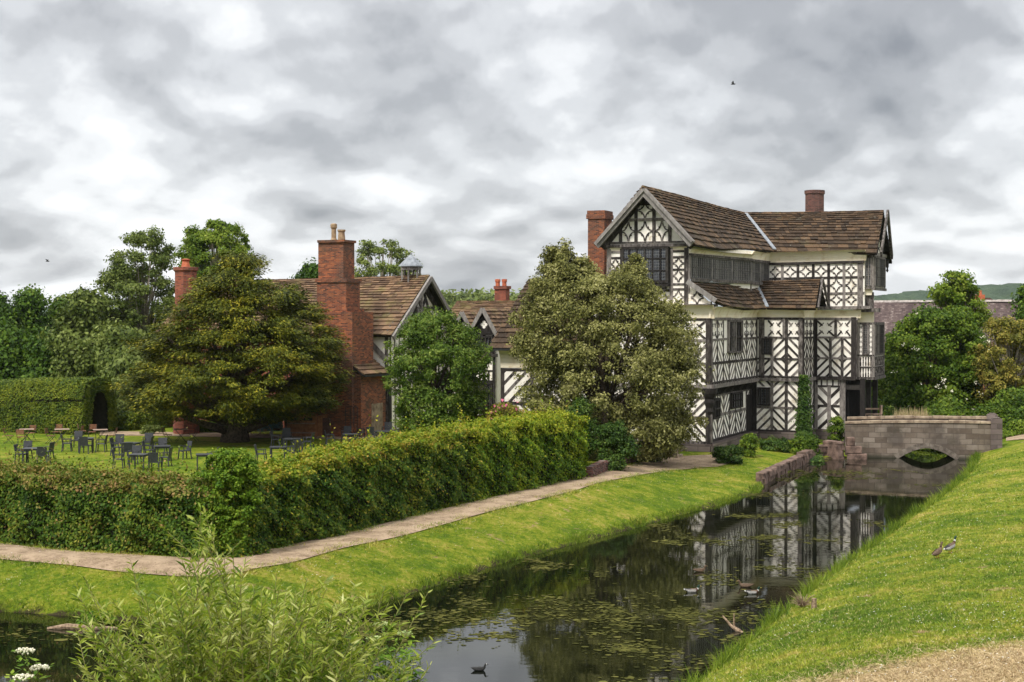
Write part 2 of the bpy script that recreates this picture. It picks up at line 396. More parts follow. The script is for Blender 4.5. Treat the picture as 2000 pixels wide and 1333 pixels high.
ground = bpy.data.objects.new('ground', me); COL.objects.link(ground)
tag(ground, 'mown grass lawn and sloping banks on both sides of the moat', 'lawn', kind='structure')
# grass colour: shared by the sheet and the blades
STRAW = on_ground(1800, 1318)[:2]
def grasscol(N, straw=True):
    p = pos(N)
    n1 = N.noise(p, .22, 5, .65); n2 = N.noise(p, 1.1, 6, .7); n3 = N.noise(p, 6, 4, .7)
    f = N.math('ADD', N.math('ADD', N.math('MULTIPLY', n1, .35), N.math('MULTIPLY', n2, .35)), N.math('MULTIPLY', n3, .3))
    c = N.ramp(f, [(.38, (.050, .100, .006)), (.46, (.095, .155, .008)), (.515, (.165, .21, .014)), (.565, (.27, .26, .04)), (.63, (.38, .29, .11))])
    n4 = N.noise(p, .8, 6, .75, .4)
    c = N.mix(N.ramp(n4, [(.61, 0), (.68, .8)]), c, (.33, .22, .13))          # worn and scorched spots
    if straw:
        s = N.new('ShaderNodeSeparateXYZ', ins={0: p})
        dx = N.math('DIVIDE', N.math('SUBTRACT', s.outputs[0], float(STRAW[0]) + 1.0), 6.2); dy = N.math('DIVIDE', N.math('SUBTRACT', s.outputs[1], float(STRAW[1]) - 1.0), 3.1)
        d = N.math('SQRT', N.math('ADD', N.math('MULTIPLY', dx, dx), N.math('MULTIPLY', dy, dy)))
        d = N.math('ADD', d, N.math('MULTIPLY', N.math('SUBTRACT', N.noise(p, 1.2, 6, .7), .5), 1.3))
        c = N.mix(N.ramp(d, [(.70, .85), (1.06, 0)]), c, N.ramp(n3, [(.35, (.22, .15, .08)), (.6, (.50, .38, .21))]))
    return c, n3
m, N, b = mat('lawn_grass'); c, n3 = grasscol(N)
sz = N.new('ShaderNodeSeparateXYZ', ins={0: pos(N)}); szz = N.math('ADD', sz.outputs[2], N.math('MULTIPLY', N.math('SUBTRACT', N.noise(pos(N), 1.6, 6, .7), .55), .7))
c = N.mix(N.ramp(szz, [(0.0, 1), (.09, 0)]), c, (.05, .04, .02))      # bare mud at the water's edge
put(N, b, c, .95, N.noise(pos(N), 16, 6, .8), 1.0, .09); me.materials.append(m); b.inputs['Specular IOR Level'].default_value = .1
# water
m, N, b = mat('moat_water')
p = pos(N)
v1 = N.new('ShaderNodeMapping', ins={'Vector': p, 'Scale': (1.0, 1.6, 1)}).outputs[0]
wv = N.math('ADD', N.math('MULTIPLY', N.noise(v1, 1.6, 3, .5, .3), .7), N.math('MULTIPLY', N.noise(v1, 6.5, 3, .5), .12))
put(N, b, N.ramp(N.noise(p, .25, 4), [(.4, (.003, .004, .002)), (.65, (.012, .013, .005))]), .012, wv, .022, .08)
b.inputs['IOR'].default_value = 1.33; b.inputs['Specular IOR Level'].default_value = .5; M['water'] = m
wb = MB(); wb.add([(-80, 8, 0), (60, 8, 0), (60, 140, 0), (-80, 140, 0)], [(0, 1, 2, 3)])
wb.build('water', m, origin=(0, 50, 0), label='dark still moat water reflecting the house and sky', cat='moat', kind='structure')
# path
m, N, b = mat('gravel_path'); n = N.noise(pos(N), .9, 9, .8); n2 = N.noise(pos(N), 14, 8, .9)
put(N, b, N.ramp(N.math('ADD', N.math('MULTIPLY', n, .6), N.math('MULTIPLY', n2, .4)), [(.38, (.085, .055, .033)), (.455, (.21, .15, .098)), (.54, (.36, .27, .185))]), .95, n2, .5, .02); M['gravel'] = m
def strip(name, lower, upper, m_, up=.03, sub=10, **kw):
    """sheet between two edges given where they lie on the ground, draped over it"""
    L = [on_ground(*q)[:2] for q in lower]; U = [on_ground(*q)[:2] for q in upper]
    def res(P, n):
        P = np.array(P); d = np.r_[0, np.cumsum(np.hypot(*np.diff(P, axis=0).T))]; t = np.linspace(0, d[-1], n)
        return np.stack([np.interp(t, d, P[:, 0]), np.interp(t, d, P[:, 1])], -1)
    n = sub * len(L); A = res(L, n); B = res(U, n); mb = MB(); k = 7
    for i in range(n):
        e0 = .045 * math.sin(i * .37) + .03 * math.sin(i * .21 + 2)
        row = []
        for j in range(k):
            t = j / (k - 1); q = A[i] * (1 - t) + B[i] * t
            if j in (0, k - 1): q = q + (A[i] - B[i]) / np.linalg.norm(A[i] - B[i]) * e0 * (1 if j == 0 else -1)
            row.append(q)
        row = np.array(row); z = hgt(row[:, 0], row[:, 1]) + up
        mb.v += [(float(a), float(c_), float(zz)) for (a, c_), zz in zip(row, z)]; mb.n += k
    for i in range(n - 1):
        for j in range(k - 1): mb.f.append((i * k + j, i * k + j + 1, (i + 1) * k + j + 1, (i + 1) * k + j)); mb.m.append(0)
    return mb.build(name, m_, smooth=True, **kw)
strip('path', [(-120, 1080), (0, 1093), (100, 1104), (200, 1115), (300, 1123), (360, 1127), (420, 1127), (480, 1119), (550, 1104), (700, 1067), (900, 1017), (1100, 965), (1300, 920), (1400, 913), (1450, 897)],
      [(-120, 1052), (0, 1063), (100, 1074), (200, 1082), (300, 1088), (360, 1091), (420, 1091), (480, 1084), (550, 1070), (700, 1037), (900, 987), (1100, 940), (1180, 920), (1300, 893), (1430, 888)], M['gravel'],
      label='pale gravel path between the long hedge and the moat bank', cat='path', kind='structure')
strip('garden_path', [(195, 851), (300, 852), (400, 854), (500, 856), (650, 858), (760, 860)], [(195, 843), (300, 844), (400, 846), (500, 848), (650, 851), (760, 852)], M['gravel'], up=.02,
      label='pale gravel walk along the far side of the tea lawn', cat='path', kind='structure')
strip('bridge_path', [(1965, 862), (2040, 858), (2200, 856)], [(1965, 850), (2040, 847), (2200, 846)], M['gravel'], label='pale path leaving the right end of the bridge', cat='path', kind='structure')
# ================================================================ HOUSE TOOLS
def clip_poly(poly, x0, y0, x1, y1):
    def cut(P, f_in, inter):
        o = []
        for i in range(len(P)):
            a, b_ = P[i - 1], P[i]; ia, ib = f_in(a), f_in(b_)
            if ib:
                if not ia: o.append(inter(a, b_))
                o.append(b_)
            elif ia: o.append(inter(a, b_))
        return o
    def ix(v): return lambda a, b_: (v, a[1] + (b_[1] - a[1]) * (v - a[0]) / (b_[0] - a[0]))
    def iy(v): return lambda a, b_: (a[0] + (b_[0] - a[0]) * (v - a[1]) / (b_[1] - a[1]), v)
    for f_in, it in ((lambda p: p[0] >= x0, ix(x0)), (lambda p: p[0] <= x1, ix(x1)), (lambda p: p[1] >= y0, iy(y0)), (lambda p: p[1] <= y1, iy(y1))):
        poly = cut(poly, f_in, it)
        if len(poly) < 3: return []
    return poly
class Wall:
    """upright wall from A to B (seen from outside A is on the left); u runs along, z up, n outward"""
    def __init__(s, A, B, wob=.010):
        s.A = np.array(A[:2], float); s.B = np.array(B[:2], float); d = s.B - s.A; s.L = np.linalg.norm(d); s.d = d / s.L
        s.nr = np.array([s.d[1], -s.d[0]]); s.mb = MB(); s.wob = wob; s.ph = random.random() * 6
    def w(s, u, z, n=0):
        q = s.A + s.d * u + s.nr * (n + s.wob * math.sin(u * .7 + z * .5 + s.ph))
        return (q[0], q[1], z + s.wob * 1.6 * math.sin(u * .55 + s.ph * 2))
    def uz(s, px, py):
        d = ray(px, py); a = s.A
        t = ((a[0]) * s.nr[0] + a[1] * s.nr[1]) / (d[0] * s.nr[0] + d[1] * s.nr[1])
        p = CAM + d * t
        return (p[0] - a[0]) * s.d[0] + (p[1] - a[1]) * s.d[1], p[2]
    def u(s, px): return s.uz(px, 700)[0]
    def poly(s, P, n1, n0=-.01, mb=None, mi=0):
        if len(P) < 3: return
        ar = sum(P[i - 1][0] * P[i][1] - P[i][0] * P[i - 1][1] for i in range(len(P)))
        if ar < 0: P = P[::-1]
        n1 += random.uniform(-.0012, .0012); (mb or s.mb).prism([s.w(a, b_, n0) for a, b_ in P], [s.w(a, b_, n1) for a, b_ in P], 0, mi)
    def rect(s, u0, z0, u1, z1, n1=.05, n0=-.01, mb=None, mi=0): s.poly([(u0, z0), (u1, z0), (u1, z1), (u0, z1)], n1, n0, mb, mi)
    def bar(s, p, q, wd, n1=.035, clip=None, mb=None):
        p = np.array(p, float); q = np.array(q, float); d = q - p; d /= np.linalg.norm(d); k = np.array([-d[1], d[0]]) * wd / 2
        P = [tuple(p - k), tuple(q - k), tuple(q + k), tuple(p + k)]
        if clip: P = clip_poly(P, *clip)
        s.poly(P, n1, mb=mb)
    def post(s, u, z0, z1, wd=.22, n1=.075):
        wd *= .85; n1 = n1 * .35 + .015; s.rect(u - wd / 2, z0, u + wd / 2, z1, n1)
    def rail(s, z, u0, u1, wd=.18, n1=.062):
        wd *= .85; n1 = n1 * .35 + .013 if n1 <= .1 else n1; s.rect(u0, z - wd / 2, u1, z + wd / 2, n1)
    def chev(s, u0, z0, u1, z1, sgn, per=.37, wd=.128, ph=None):
        c = ((u0 + u1) / 2, (z0 + z1) / 2); ext = (u1 - u0) + (z1 - z0)
        k = -ext
        off = (ph if ph is not None else .5) * per * 1.414
        st = per * 1.414
        n = int(ext / st) + 2
        for i in range(-n, n + 1):
            o = off + i * st
            s.bar((c[0] - ext, c[1] + sgn * (-ext) + o), (c[0] + ext, c[1] + sgn * ext + o), wd, .020, (u0, z0, u1, z1))
    def lozenge(s, u0, z0, u1, z1):
        a = (u1 - u0) / 2; h = (z1 - z0) / 2; t = .068
        for (cx, cz, sx, sz) in ((u0, z0, 1, 1), (u1, z0, -1, 1), (u1, z1, -1, -1), (u0, z1, 1, -1)):
            k = 6; ou = []; inn = []
            for i in range(k + 1):
                th = math.pi / 2 * i / k; ou.append((cx + sx * a * math.cos(th), cz + sz * h * math.sin(th)))
                inn.append((cx + sx * (a - t) * math.cos(th), cz + sz * (h - t) * math.sin(th)))
            for i in range(k): s.poly([ou[i], ou[i + 1], inn[i + 1], inn[i]], .024)
            m_ = math.pi / 4
            q = (cx + sx * (a - t * 1.1) * math.cos(m_), cz + sz * (h - t * 1.1) * math.sin(m_))
            r_ = .06; s.poly([(q[0] + r_ * math.cos(j * 1.2566), q[1] + r_ * math.sin(j * 1.2566)) for j in range(5)], .021)
    def quatre(s, u0, z0, u1, z1):
        # a white four-petalled flower between dark cusped corners
        cx, cz = (u0 + u1) / 2, (z0 + z1) / 2; a = (u1 - u0) / 2; h = (z1 - z0) / 2
        for sx in (-1, 1):
            for sz in (-1, 1):
                c = lambda fx, fz: (cx + sx * a * fx, cz + sz * h * fz)
                s.poly([c(1, .84), c(1, 1), c(.84, 1), c(.30, .46), c(.30, .30), c(.46, .30)], .024)
                s.poly([c(.30, .30), c(.44, .32), c(.62, .16), c(.74, .22), c(.46, .46)], .0225)
                s.poly([c(.30, .30), c(.32, .44), c(.16, .62), c(.22, .74), c(.46, .46)], .021)
    def studs(s, u0, z0, u1, z1, n, wd=.12):
        for i in range(n):
            c = u0 + (u1 - u0) * (i + .5) / n; s.rect(c - wd / 2, z0, c + wd / 2, z1, .026)
    def balusters(s, u0, z0, u1, z1, n):
        for i in range(n):
            c = u0 + (u1 - u0) * (i + .5) / n; w_ = (u1 - u0) / n
            L_ = []; R_ = []
            for j in range(7):
                t = j / 6; a = w_ * (.18 + .13 * abs(math.sin(t * math.pi * 1.5 + .5))); L_.append((c - a, z0 + (z1 - z0) * t)); R_.append((c + a, z0 + (z1 - z0) * t))
            for j in range(6): s.poly([L_[j], R_[j], R_[j + 1], L_[j + 1]], .026)
    def plaster(s, z0, z1, parent, m_, thick=.25, name='wall', u0=0, u1=None, top=None):
        mb = MB(); u1 = s.L if u1 is None else u1; n = max(1, int((u1 - u0) / .6))
        for i in range(n):
            a = u0 + (u1 - u0) * i / n; b_ = u0 + (u1 - u0) * (i + 1) / n
            s.rect(a, z0, b_, z1, 0, -thick, mb)
        if top: s.poly(top, 0, -thick, mb)
        # one flush outer skin
        mb2 = MB()
        N_ = n
        vs_ = []
        for n_ in (-thick, 0):
            for z in (z0, z1):
                for i in range(N_ + 1): vs_.append(s.w(u0 + (u1 - u0) * i / N_, z, n_))
        k = N_ + 1; fs = []
        for i in range(N_):
            fs.append((2 * k + i, 2 * k + i + 1, 3 * k + i + 1, 3 * k + i)); fs.append((i + 1, i, k + i, k + i + 1))
            fs.append((k + i, 3 * k + i, 3 * k + i + 1, k + i + 1)); fs.append((i, i + 1, 2 * k + i + 1, 2 * k + i))
        fs.append((0, 2 * k, 3 * k, k)); fs.append((N_, k + N_, 3 * k + N_, 2 * k + N_))
        mb2.add(vs_, fs)
        if top: mb2.prism([s.w(a, b_, -thick) for a, b_ in top], [s.w(a, b_, -.012) for a, b_ in top], 0)
        return mb2.build(name, m_, parent)
    def frame(s, parent, m_=None, name='timber_frame'):
        if s.mb.f:
            o = s.mb.build(name, m_ or M['timber'], parent); s.mb = MB(); return o
    def window(s, parent, u0, z0, u1, z1, nm, nr, m_=None, glass=None, proud=.10, bw=.07, name='window', rw=None):
        mb = MB(); m_ = m_ or M['dark_timber']; glass = glass or M['glass']; fw = bw * 1.6; rw = rw or bw
        s.rect(u0, z0, u1, z0 + fw, proud, .0, mb); s.rect(u0, z1 - fw, u1, z1, proud, .0, mb)
        s.rect(u0, z0 + fw, u0 + fw, z1 - fw, proud + .004, .0, mb); s.rect(u1 - fw, z0 + fw, u1, z1 - fw, proud + .004, .0, mb)
        for i in range(1, nm): c = u0 + (u1 - u0) * i / nm; s.rect(c - bw / 2, z0 + fw, c + bw / 2, z1 - fw, proud - .012, .0, mb)
        for i in range(1, nr): c = z0 + (z1 - z0) * i / nr; s.rect(u0 + fw, c - rw / 2, u1 - fw, c + rw / 2, proud - .022, .0, mb)
        o = mb.build(name, m_, parent)
        pb = MB(); s.rect(u0 + .03, z0 + .03, u1 - .03, z1 - .03, .035, .002, pb); pb.build('pane', glass, o)
        return o
def cove(W0, u0, u1, z0, z1, out0, out1, parent, m_, k=7, name='cove'):
    """plaster cove sweeping out from z0 to z1"""
    mb = MB(); n = max(2, int((u1 - u0) / .5)); vs_ = []; 
    for i in range(n + 1):
        u = u0 + (u1 - u0) * i / n
        for j in range(k):
            t = j / (k - 1); o = out0 + (out1 - out0) * (1 - math.cos(t * math.pi / 2)); vs_.append(W0.w(u, z0 + (z1 - z0) * math.sin(t * math.pi / 2), o))
        vs_.append(W0.w(u, z1, out0 - .1)); vs_.append(W0.w(u, z0, out0 - .1))
    kk = k + 2; fs = [(i * kk + j, (i + 1) * kk + j, (i + 1) * kk + (j + 1) % kk, i * kk + (j + 1) % kk) for i in range(n) for j in range(kk)]
    fs += [tuple(range(kk - 1, -1, -1)), tuple(range(n * kk, (n + 1) * kk))]
    mb.add(vs_, fs); return mb.build(name, m_, parent)
def curve(P, n):
    """smooth polyline through points by arc length"""
    P = np.array(P, float); d = np.r_[0, np.cumsum(np.linalg.norm(np.diff(P, axis=0), axis=1))]; t = np.linspace(0, d[-1], n)
    o = np.stack([np.interp(t, d, P[:, k]) for k in range(3)], -1)
    for _ in range(2): o[1:-1] = .25 * o[:-2] + .5 * o[1:-1] + .25 * o[2:]
    return o
def slates(eave, ridge, parent, m_, row0=.42, row1=.16, wd=.42, th=.055, name='roof', core=True):
    """courses of stone slates between an eave line and a ridge line (left to right seen from outside), each course lapping the one below"""
    NS = 40; E = curve(eave, NS); G = curve(ridge, NS); mb = MB()
    H = np.linalg.norm(E.mean(0) - G.mean(0)); t = [0.0]
    while t[-1] < 1:
        f = t[-1]; t.append(f + (row0 * (1 - f) + row1 * f) / H)
    t[-1] = 1.0
    # outward normal
    a = E[-1] - E[0]; c = G.mean(0) - E.mean(0); nrm = np.cross(a, c); nrm /= np.linalg.norm(nrm)
    if nrm[2] < 0: nrm = -nrm
    def P(s, tt):
        s = min(max(s, 0), 1); x = s * (NS - 1); i = min(int(x), NS - 2); r_ = x - i
        return (E[i] * (1 - r_) + E[i + 1] * r_) * (1 - tt) + (G[i] * (1 - r_) + G[i + 1] * r_) * tt
    for i in range(len(t) - 1):
        t0, t1 = t[i] - (.03 if i == 0 else 0) / H, min(1.0, t[i + 1] + .06 / H)
        L = np.linalg.norm(P(1, t0) - P(0, t0)); L = max(L, .3); s = -random.random() * wd / L
        while s < 1:
            ww = wd * (random.uniform(.6, 1.45)) * (1.15 - .35 * t0) / L
            s0, s1 = max(s, 0), min(s + ww, 1)
            if s1 - s0 > .04 / L:
                g = .008 / L; j0 = random.uniform(-.02, .02) / H; tk = th * random.uniform(.7, 1.4); lift = random.uniform(0, .02)
                a0, a1 = P(s0 + g, t0 + j0), P(s1 - g, t0 + j0); b1, b0 = P(s1 - g, t1), P(s0 + g, t1)
                up0 = nrm * (.035 + tk + lift); up1 = nrm * .02
                bt = [a0 + nrm * (.03 + lift * .5), a1 + nrm * (.03 + lift * .5), b1 - nrm * .015, b0 - nrm * .015]
                tp = [a0 + up0, a1 + up0, b1 + up1, b0 + up1]
                mb.hull8(bt, tp)
            s += ww
    o = mb.build(name, m_, parent)
    if core:
        cb = MB(); vs_ = []
        for k_ in (0, -.10):
            for i in range(0, NS, 3): vs_.append(E[i] + nrm * k_)
            for i in range(0, NS, 3): vs_.append(G[i] + nrm * k_)
        q = len(range(0, NS, 3)); fs = []
        for i in range(q - 1):
            fs.append((i, i + 1, q + i + 1, q + i)); fs.append((2 * q + i + 1, 2 * q + i, 3 * q + i, 3 * q + i + 1)); fs.append((i + 1, i, 2 * q + i, 2 * q + i + 1)); fs.append((q + i, q + i + 1, 3 * q + i + 1, 3 * q + i))
        fs.append((0, q, 3 * q, 2 * q)); fs.append((q - 1, 3 * q - 1, 4 * q - 1, 2 * q - 1)); cb.add(vs_, fs); cb.build('roof_boards', M['dark_timber'], o)
    return o
def ridge_tiles(P, parent, m_, name='ridge', r=.16, wd=.6):
    C = curve(P, 40); L = np.sum(np.linalg.norm(np.diff(C, axis=0), axis=1)); n = int(L / wd); mb = MB()
    def at(t): x = t * 39; i = min(int(x), 38); return C[i] * (1 - (x - i)) + C[i + 1] * (x - i)
    for i in range(n):
        a, b_ = at((i + .01) / n), at((i + .99) / n); d = (b_ - a); d /= np.linalg.norm(d); k = np.cross(d, [0, 0, 1]); k /= np.linalg.norm(k)
        h = random.uniform(0, .03); z = np.array([0, 0, 1])
        for q in (a, b_): pass
        A = [a - k * r - z * .12, a + k * r - z * .12, a + k * .04 + z * (.06 + h), a - k * .04 + z * (.06 + h)]
        B = [q + (b_ - a) for q in A]; mb.prism(A, B, 0)
    return mb.build(name, m_, parent)
def beam3(mb, a, b_, w_, h_, side=None):
    """squared beam between two points; h_ upward thickness, w_ sideways"""
    a = np.array(a, float); b_ = np.array(b_, float); d = b_ - a; d /= np.linalg.norm(d)
    k = np.cross(d, [0, 0, 1]) if side is None else np.array(side, float); k /= np.linalg.norm(k); u = np.cross(k, d); u /= np.linalg.norm(u)
    A = [a - k * w_ / 2 - u * h_ / 2, a + k * w_ / 2 - u * h_ / 2, a + k * w_ / 2 + u * h_ / 2, a - k * w_ / 2 + u * h_ / 2]
    mb.prism(A, [q + (b_ - a) for q in A], 0)
def sub3(p, z): return np.array([p[0], p[1], z])
# ================================================================ GATEHOUSE RANGE
K = at_D(1388, 868, 85.4)[:2]
def plan(r, d): return K + ER * r + ED * d
def on_line(px, P, dirv):
    """where the upright plane through the picture column px meets the plan line P + t*dirv"""
    u = (px - 1000) / F / cp; # x = u*y (close enough off the pitch)
    t = (u * P[1] - P[0]) / (dirv[0] - u * dirv[1]); return P + dirv * t
house = empty('timber_framed_house', (*plan(-2, 5), .3), label='tall crooked black and white timber framed house rising beside the moat', cat='house')
PB = plan(0, 10.5); PC = on_line(1568, PB, ER); PD = PC + ED * 3.3
PE = on_line(1672, PD, ER); PEg = on_line(1650, PD, ER)
PU0 = on_line(1345, K, ER); PL0 = on_line(1185, K, ER)
PU1 = on_line(1500, PD, ER)
ZS, ZM, ZJ, ZR1, ZR2, ZT = 1.05, 2.46, 4.2, 5.47, 6.78, 7.95
pl = M['plaster']
# --- plinth
pm = MB()
for W_, z0 in ((Wall(plan(-7, 0), K), .1), (Wall(K, PB), .1), (Wall(PB, PC), .1), (Wall(PC, PD), -.3), (Wall(PD, PEg), -.3)):
    W_.rect(0, z0, W_.L, ZS - .08, .14, -.3, pm)
pm.build('plinth', M['plinth'], house)
# --- front (under the gable)
WA = Wall(plan(-7, 0), K); L = WA.L
WA.plaster(ZS, ZT + 1.0, house, pl)
WA.rail(ZS, 0, L, .22); WA.rail(ZM, 0, L); WA.rail(3.6, 0, L, .14); WA.rail(ZJ, -.1, L + .1, .24, .16)
for u in (0.15, 1.4, 2.7, 4.0, 5.35): WA.post(u, ZS, 3.6, .2)
for u in (0.15, 1.4, 2.7, 4.0, 5.35): WA.post(u, ZJ, ZT, .2)
WA.post(L - .14, ZS, ZT, .34, .10)
bx = [0.15, 1.4, 2.7, 4.0, 5.35, L - .2]
for i in range(5):
    a, b_ = bx[i], bx[i + 1]; s = 1 if i % 2 else -1
    WA.chev(a, ZS, b_, ZM, s); WA.chev(a, ZM, b_, 3.6, -s); WA.chev(a, ZJ, b_, ZR1, s); WA.chev(a, ZR1, b_, ZR2, -s); WA.quatre(a + .1, ZR2 + .08, b_ - .1, ZT - .1)
WA.studs(0, 3.6, L, 4.15, 9, .11); WA.rail(ZR1, 0, L, .17); WA.rail(ZR2, 0, L, .16); WA.rail(ZT, 0, L, .16)
WA.frame(house)
# --- side facing the moat, first stretch
WBu = Wall(K + ER * .0, PB, .016); L = WBu.L; WBu.plaster(ZJ, ZT + .1, house, pl)
nb = 8; bw = L / nb
bs = [i * bw for i in range(nb + 1)]
wu0, wu1 = WBu.u(1420), WBu.u(1447)
for i in range(nb):
    a, b_ = bs[i], bs[i + 1]; s = 1 if i % 2 else -1
    WBu.chev(a, ZJ, b_, ZR1, s, .40, .13)
    if b_ < wu0 + .3 or a > wu1 - .3: WBu.chev(a, ZR1, b_, ZR2, -s, .40, .13); WBu.quatre(a + .08, ZR2 + .06, b_ - .08, ZT - .1)
    else:
        WBu.chev(a, ZR1, b_, 5.95, -s, .3, .1)
    WBu.post(a + .001, ZJ, ZT, .13, .05)
WBu.post(.12, ZS, ZT, .3, .11); WBu.post(L - .1, ZJ, ZT, .3, .11)
WBu.rail(ZR1, 0, L, .17); WBu.rail(ZR2, 0, wu0, .15); WBu.rail(ZR2, wu1, L, .15); WBu.rail(ZT, 0, L, .2, .09); WBu.rail(ZJ, -.15, L, .26, .20); WBu.rail(ZJ + .2, -.1, L, .1, .13)
WBu.frame(house)
WBu.window(house, wu0, 5.95, wu1, ZT - .08, 6, 2, M['timber'], M['lattice'], .14, .07, rw=.12)
WBg = Wall(K - ER * .35 + ED * .1, PB - ER * .35, .016); L = WBg.L; WBg.plaster(ZS - .1, ZJ, house, pl)
gb = [i * L / 8 for i in range(9)]
gw0, gw1 = WBg.u(1426), WBg.u(1448); gd0 = WBg.u(1458)
for i in range(8):
    a, b_ = gb[i], gb[i + 1]; s = 1 if i % 2 else -1
    if gd0 - .5 > a: WBg.chev(a, ZS, b_, ZM - .02, -s, .40, .13)
    if not (a < gw1 and b_ > gw0): WBg.chev(a, ZM, b_, 3.58, s, .40, .13)
    WBg.post(a, ZS, 3.58, .13, .05)
WBg.rail(ZS, -.2, L, .24, .10); WBg.rail(ZM, 0, L, .2); WBg.rail(3.62, 0, L, .16, .09)
WBg.post(L - .2, ZS, 4.1, .5, .09)
WBg.frame(house)
WBg.window(house, gw0, 2.6, gw1, 3.55, 5, 2, M['dark_timber'], M['lattice'], .12, .06)
WBg.window(house, .45, 2.35, 1.7, 3.5, 3, 2, M['dark_timber'], M['glass'], .45, .07)
db = MB(); WBg.rect(gd0, ZS, gd0 + 1.1, 3.3, .07, 0, db); dr = db.build('door', M['dark_timber'], house); hb = MB(); WBg.rect(gd0 + .9, 2.0, gd0 + .98, 2.16, .12, .07, hb); hb.build('handle', M['iron'], dr)
cove(WBg, 0, L, 3.66, ZJ - .14, .02, .36, house, pl)
jb = MB()
for i in range(30):
    u = .15 + i * (L - .3) / 29
    P_ = [(.03, 3.64), (.03 + .10, 3.64), (.22, 3.86), (.42, 4.04), (.40, 4.13), (.26, 4.10), (.1, 3.9), (.03, 3.8)]
    jb.prism([WBg.w(u - .05, z, n_) for n_, z in P_], [WBg.w(u + .05, z, n_) for n_, z in P_], 0)
jb.build('jetty_brackets', M['dark_timber'], house)
cb = MB()      # carved corner post under the front corner
cb.lathe((*(K - ER * .1 - ED * -.1), 0), [(.16, 1.0), (.16, 2.6), (.24, 2.8), (.2, 3.0), (.3, 3.3), (.26, 3.5), (.42, 3.8), (.46, 4.1)], 8); cb.build('corner_post', M['dark_timber'], house)
# --- second front (C)
WC = Wall(PB, PC); L = WC.L; WC.plaster(ZS - .1, ZT + .1, house, pl)
wg = MB(); WC.rect(-.6, .3, -.002, ZJ, -.002, -.25, wg); wg.build('corner_boarding', M['dark_timber'], house)
c1 = WC.u(1508); c2 = WC.u(1536)
cs = [0, c1, c2, L]
q0 = WC.u(1498)
WC.quatre(q0 + .05, ZR2 + .06, WC.u(1528), ZT - .1); WC.quatre(WC.u(1537), ZR2 + .06, L - .12, ZT - .1)
WC.window(house, WC.u(1488), ZR1 + .25, WC.u(1508), ZR2 - .05, 4, 1, M['dark_timber'], M['glass'], .13, .05)
WC.chev(c1, ZR1, c2, ZR2, 1); WC.chev(c2, ZR1, L, ZR2, -1)
for i, s in enumerate((1, -1, 1)): WC.chev(cs[i], ZJ, cs[i + 1], ZR1, s)
for (a, b_, s) in ((c1, c2, 1), (c2, L, -1)): WC.chev(a, ZM, b_, ZJ, s)
WC.chev(0, 3.75, c1, ZJ, -1)
for i, s in enumerate((1, -1, 1)): WC.chev(cs[i], ZS - .1, cs[i + 1], ZM, s)
WC.window(house, 0.05, ZM + .1, c1 - .1, 3.7, 4, 1, M['dark_timber'], M['glass'], .15, .06)
for z, w_, n_ in ((ZS - .05, .22, .09), (ZM, .17, .062), (ZJ, .24, .18), (ZJ + .19, .09, .12), (ZR1, .15, .062), (ZR2, .15, .062), (ZT, .18, .09)): WC.rail(z, 0, L, w_, n_)
WC.post(.3, ZJ, ZT, .42, .085); WC.post(L - .14, ZS, ZT, .3, .11); WC.post(c1, ZS, ZR2, .2); WC.post(c2, ZS, ZT, .22); WC.post(WC.u(1531), ZR2, ZT, .2, .08)
WC.frame(house)
# --- second flank (D)
WD = Wall(PC, PD); L = WD.L; WD.plaster(ZS - .1, ZT + .1, house, pl)
for i in range(3):
    a, b_ = L * i / 3, L * (i + 1) / 3; s = 1 if i % 2 else -1
    for z0, z1 in ((ZS, ZM), (ZM, ZJ), (ZJ, ZR1), (ZR1, ZR2)): WD.chev(a, z0, b_, z1, s); s = -s
    WD.quatre(a + .06, ZR2 + .06, b_ - .06, ZT - .1); WD.post(a, ZS, ZT, .13, .05)
for z, w_, n_ in ((ZS - .05, .22, .09), (ZM, .16, .062), (ZJ, .24, .18), (ZR1, .15, .062), (ZR2, .15, .062), (ZT, .18, .09)): WD.rail(z, 0, L, w_, n_)
WD.post(.13, ZS, ZT, .26, .11); WD.post(L - .12, ZS, ZT, .26, .11)
WD.frame(house)
# --- third front (E), first floor and ground floor
WE = Wall(PD, PE); L = WE.L; WE.plaster(ZJ, ZT + .2, house, pl)
e1, e2 = WE.u(1622), WE.u(1645); em = WE.u(1632)
WE.quatre(.15, ZR2 + .08, em - .08, ZT - .1); WE.quatre(em + .1, ZR2 + .08, L - .35, ZT - .1)
for a, b_, s in ((0, e1, -1), (e1, e2, 1), (e2, L, -1)): WE.chev(a, ZR1, b_, ZR2, s); WE.chev(a, ZJ, b_, ZR1, -s)
for z, w_, n_ in ((ZJ + .02, .26, .20), (ZR1, .15, .062), (ZR2, .15, .062), (ZT, .18, .09)): WE.rail(z, 0, L, w_, n_)
WE.post(.1, ZS, ZT, .26, .10); WE.post(e1, ZJ, ZR2, .2); WE.post(e2, ZJ, ZR2, .2); WE.post(em, ZR2, ZT, .2); WE.post(L - .15, ZJ, ZT + .1, .36, .13)
WE.frame(house)
WEg = Wall(PD, PEg); L = WEg.L; WEg.plaster(ZS - .3, ZJ, house, pl)
g1 = L * .5
for a, b_, s in ((.25, g1, -1), (g1, L, 1)): WEg.chev(a, ZM, b_, 3.65, s, .5, .19); WEg.chev(a, ZS - .2, b_, ZM, -s, .5, .19)
for z, w_ in ((ZS - .15, .22), (ZM, .17), (3.7, .14)): WEg.rail(z, 0, L, w_)
WEg.post(g1, ZS - .2, 3.7, .26, .08); WEg.post(.12, ZS - .2, ZJ, .3, .1); WEg.post(L - .12, ZS - .2, ZJ, .42, .12); WEg.studs(.3, 3.72, L - .2, ZJ - .05, 4, .1)
WEg.frame(house)
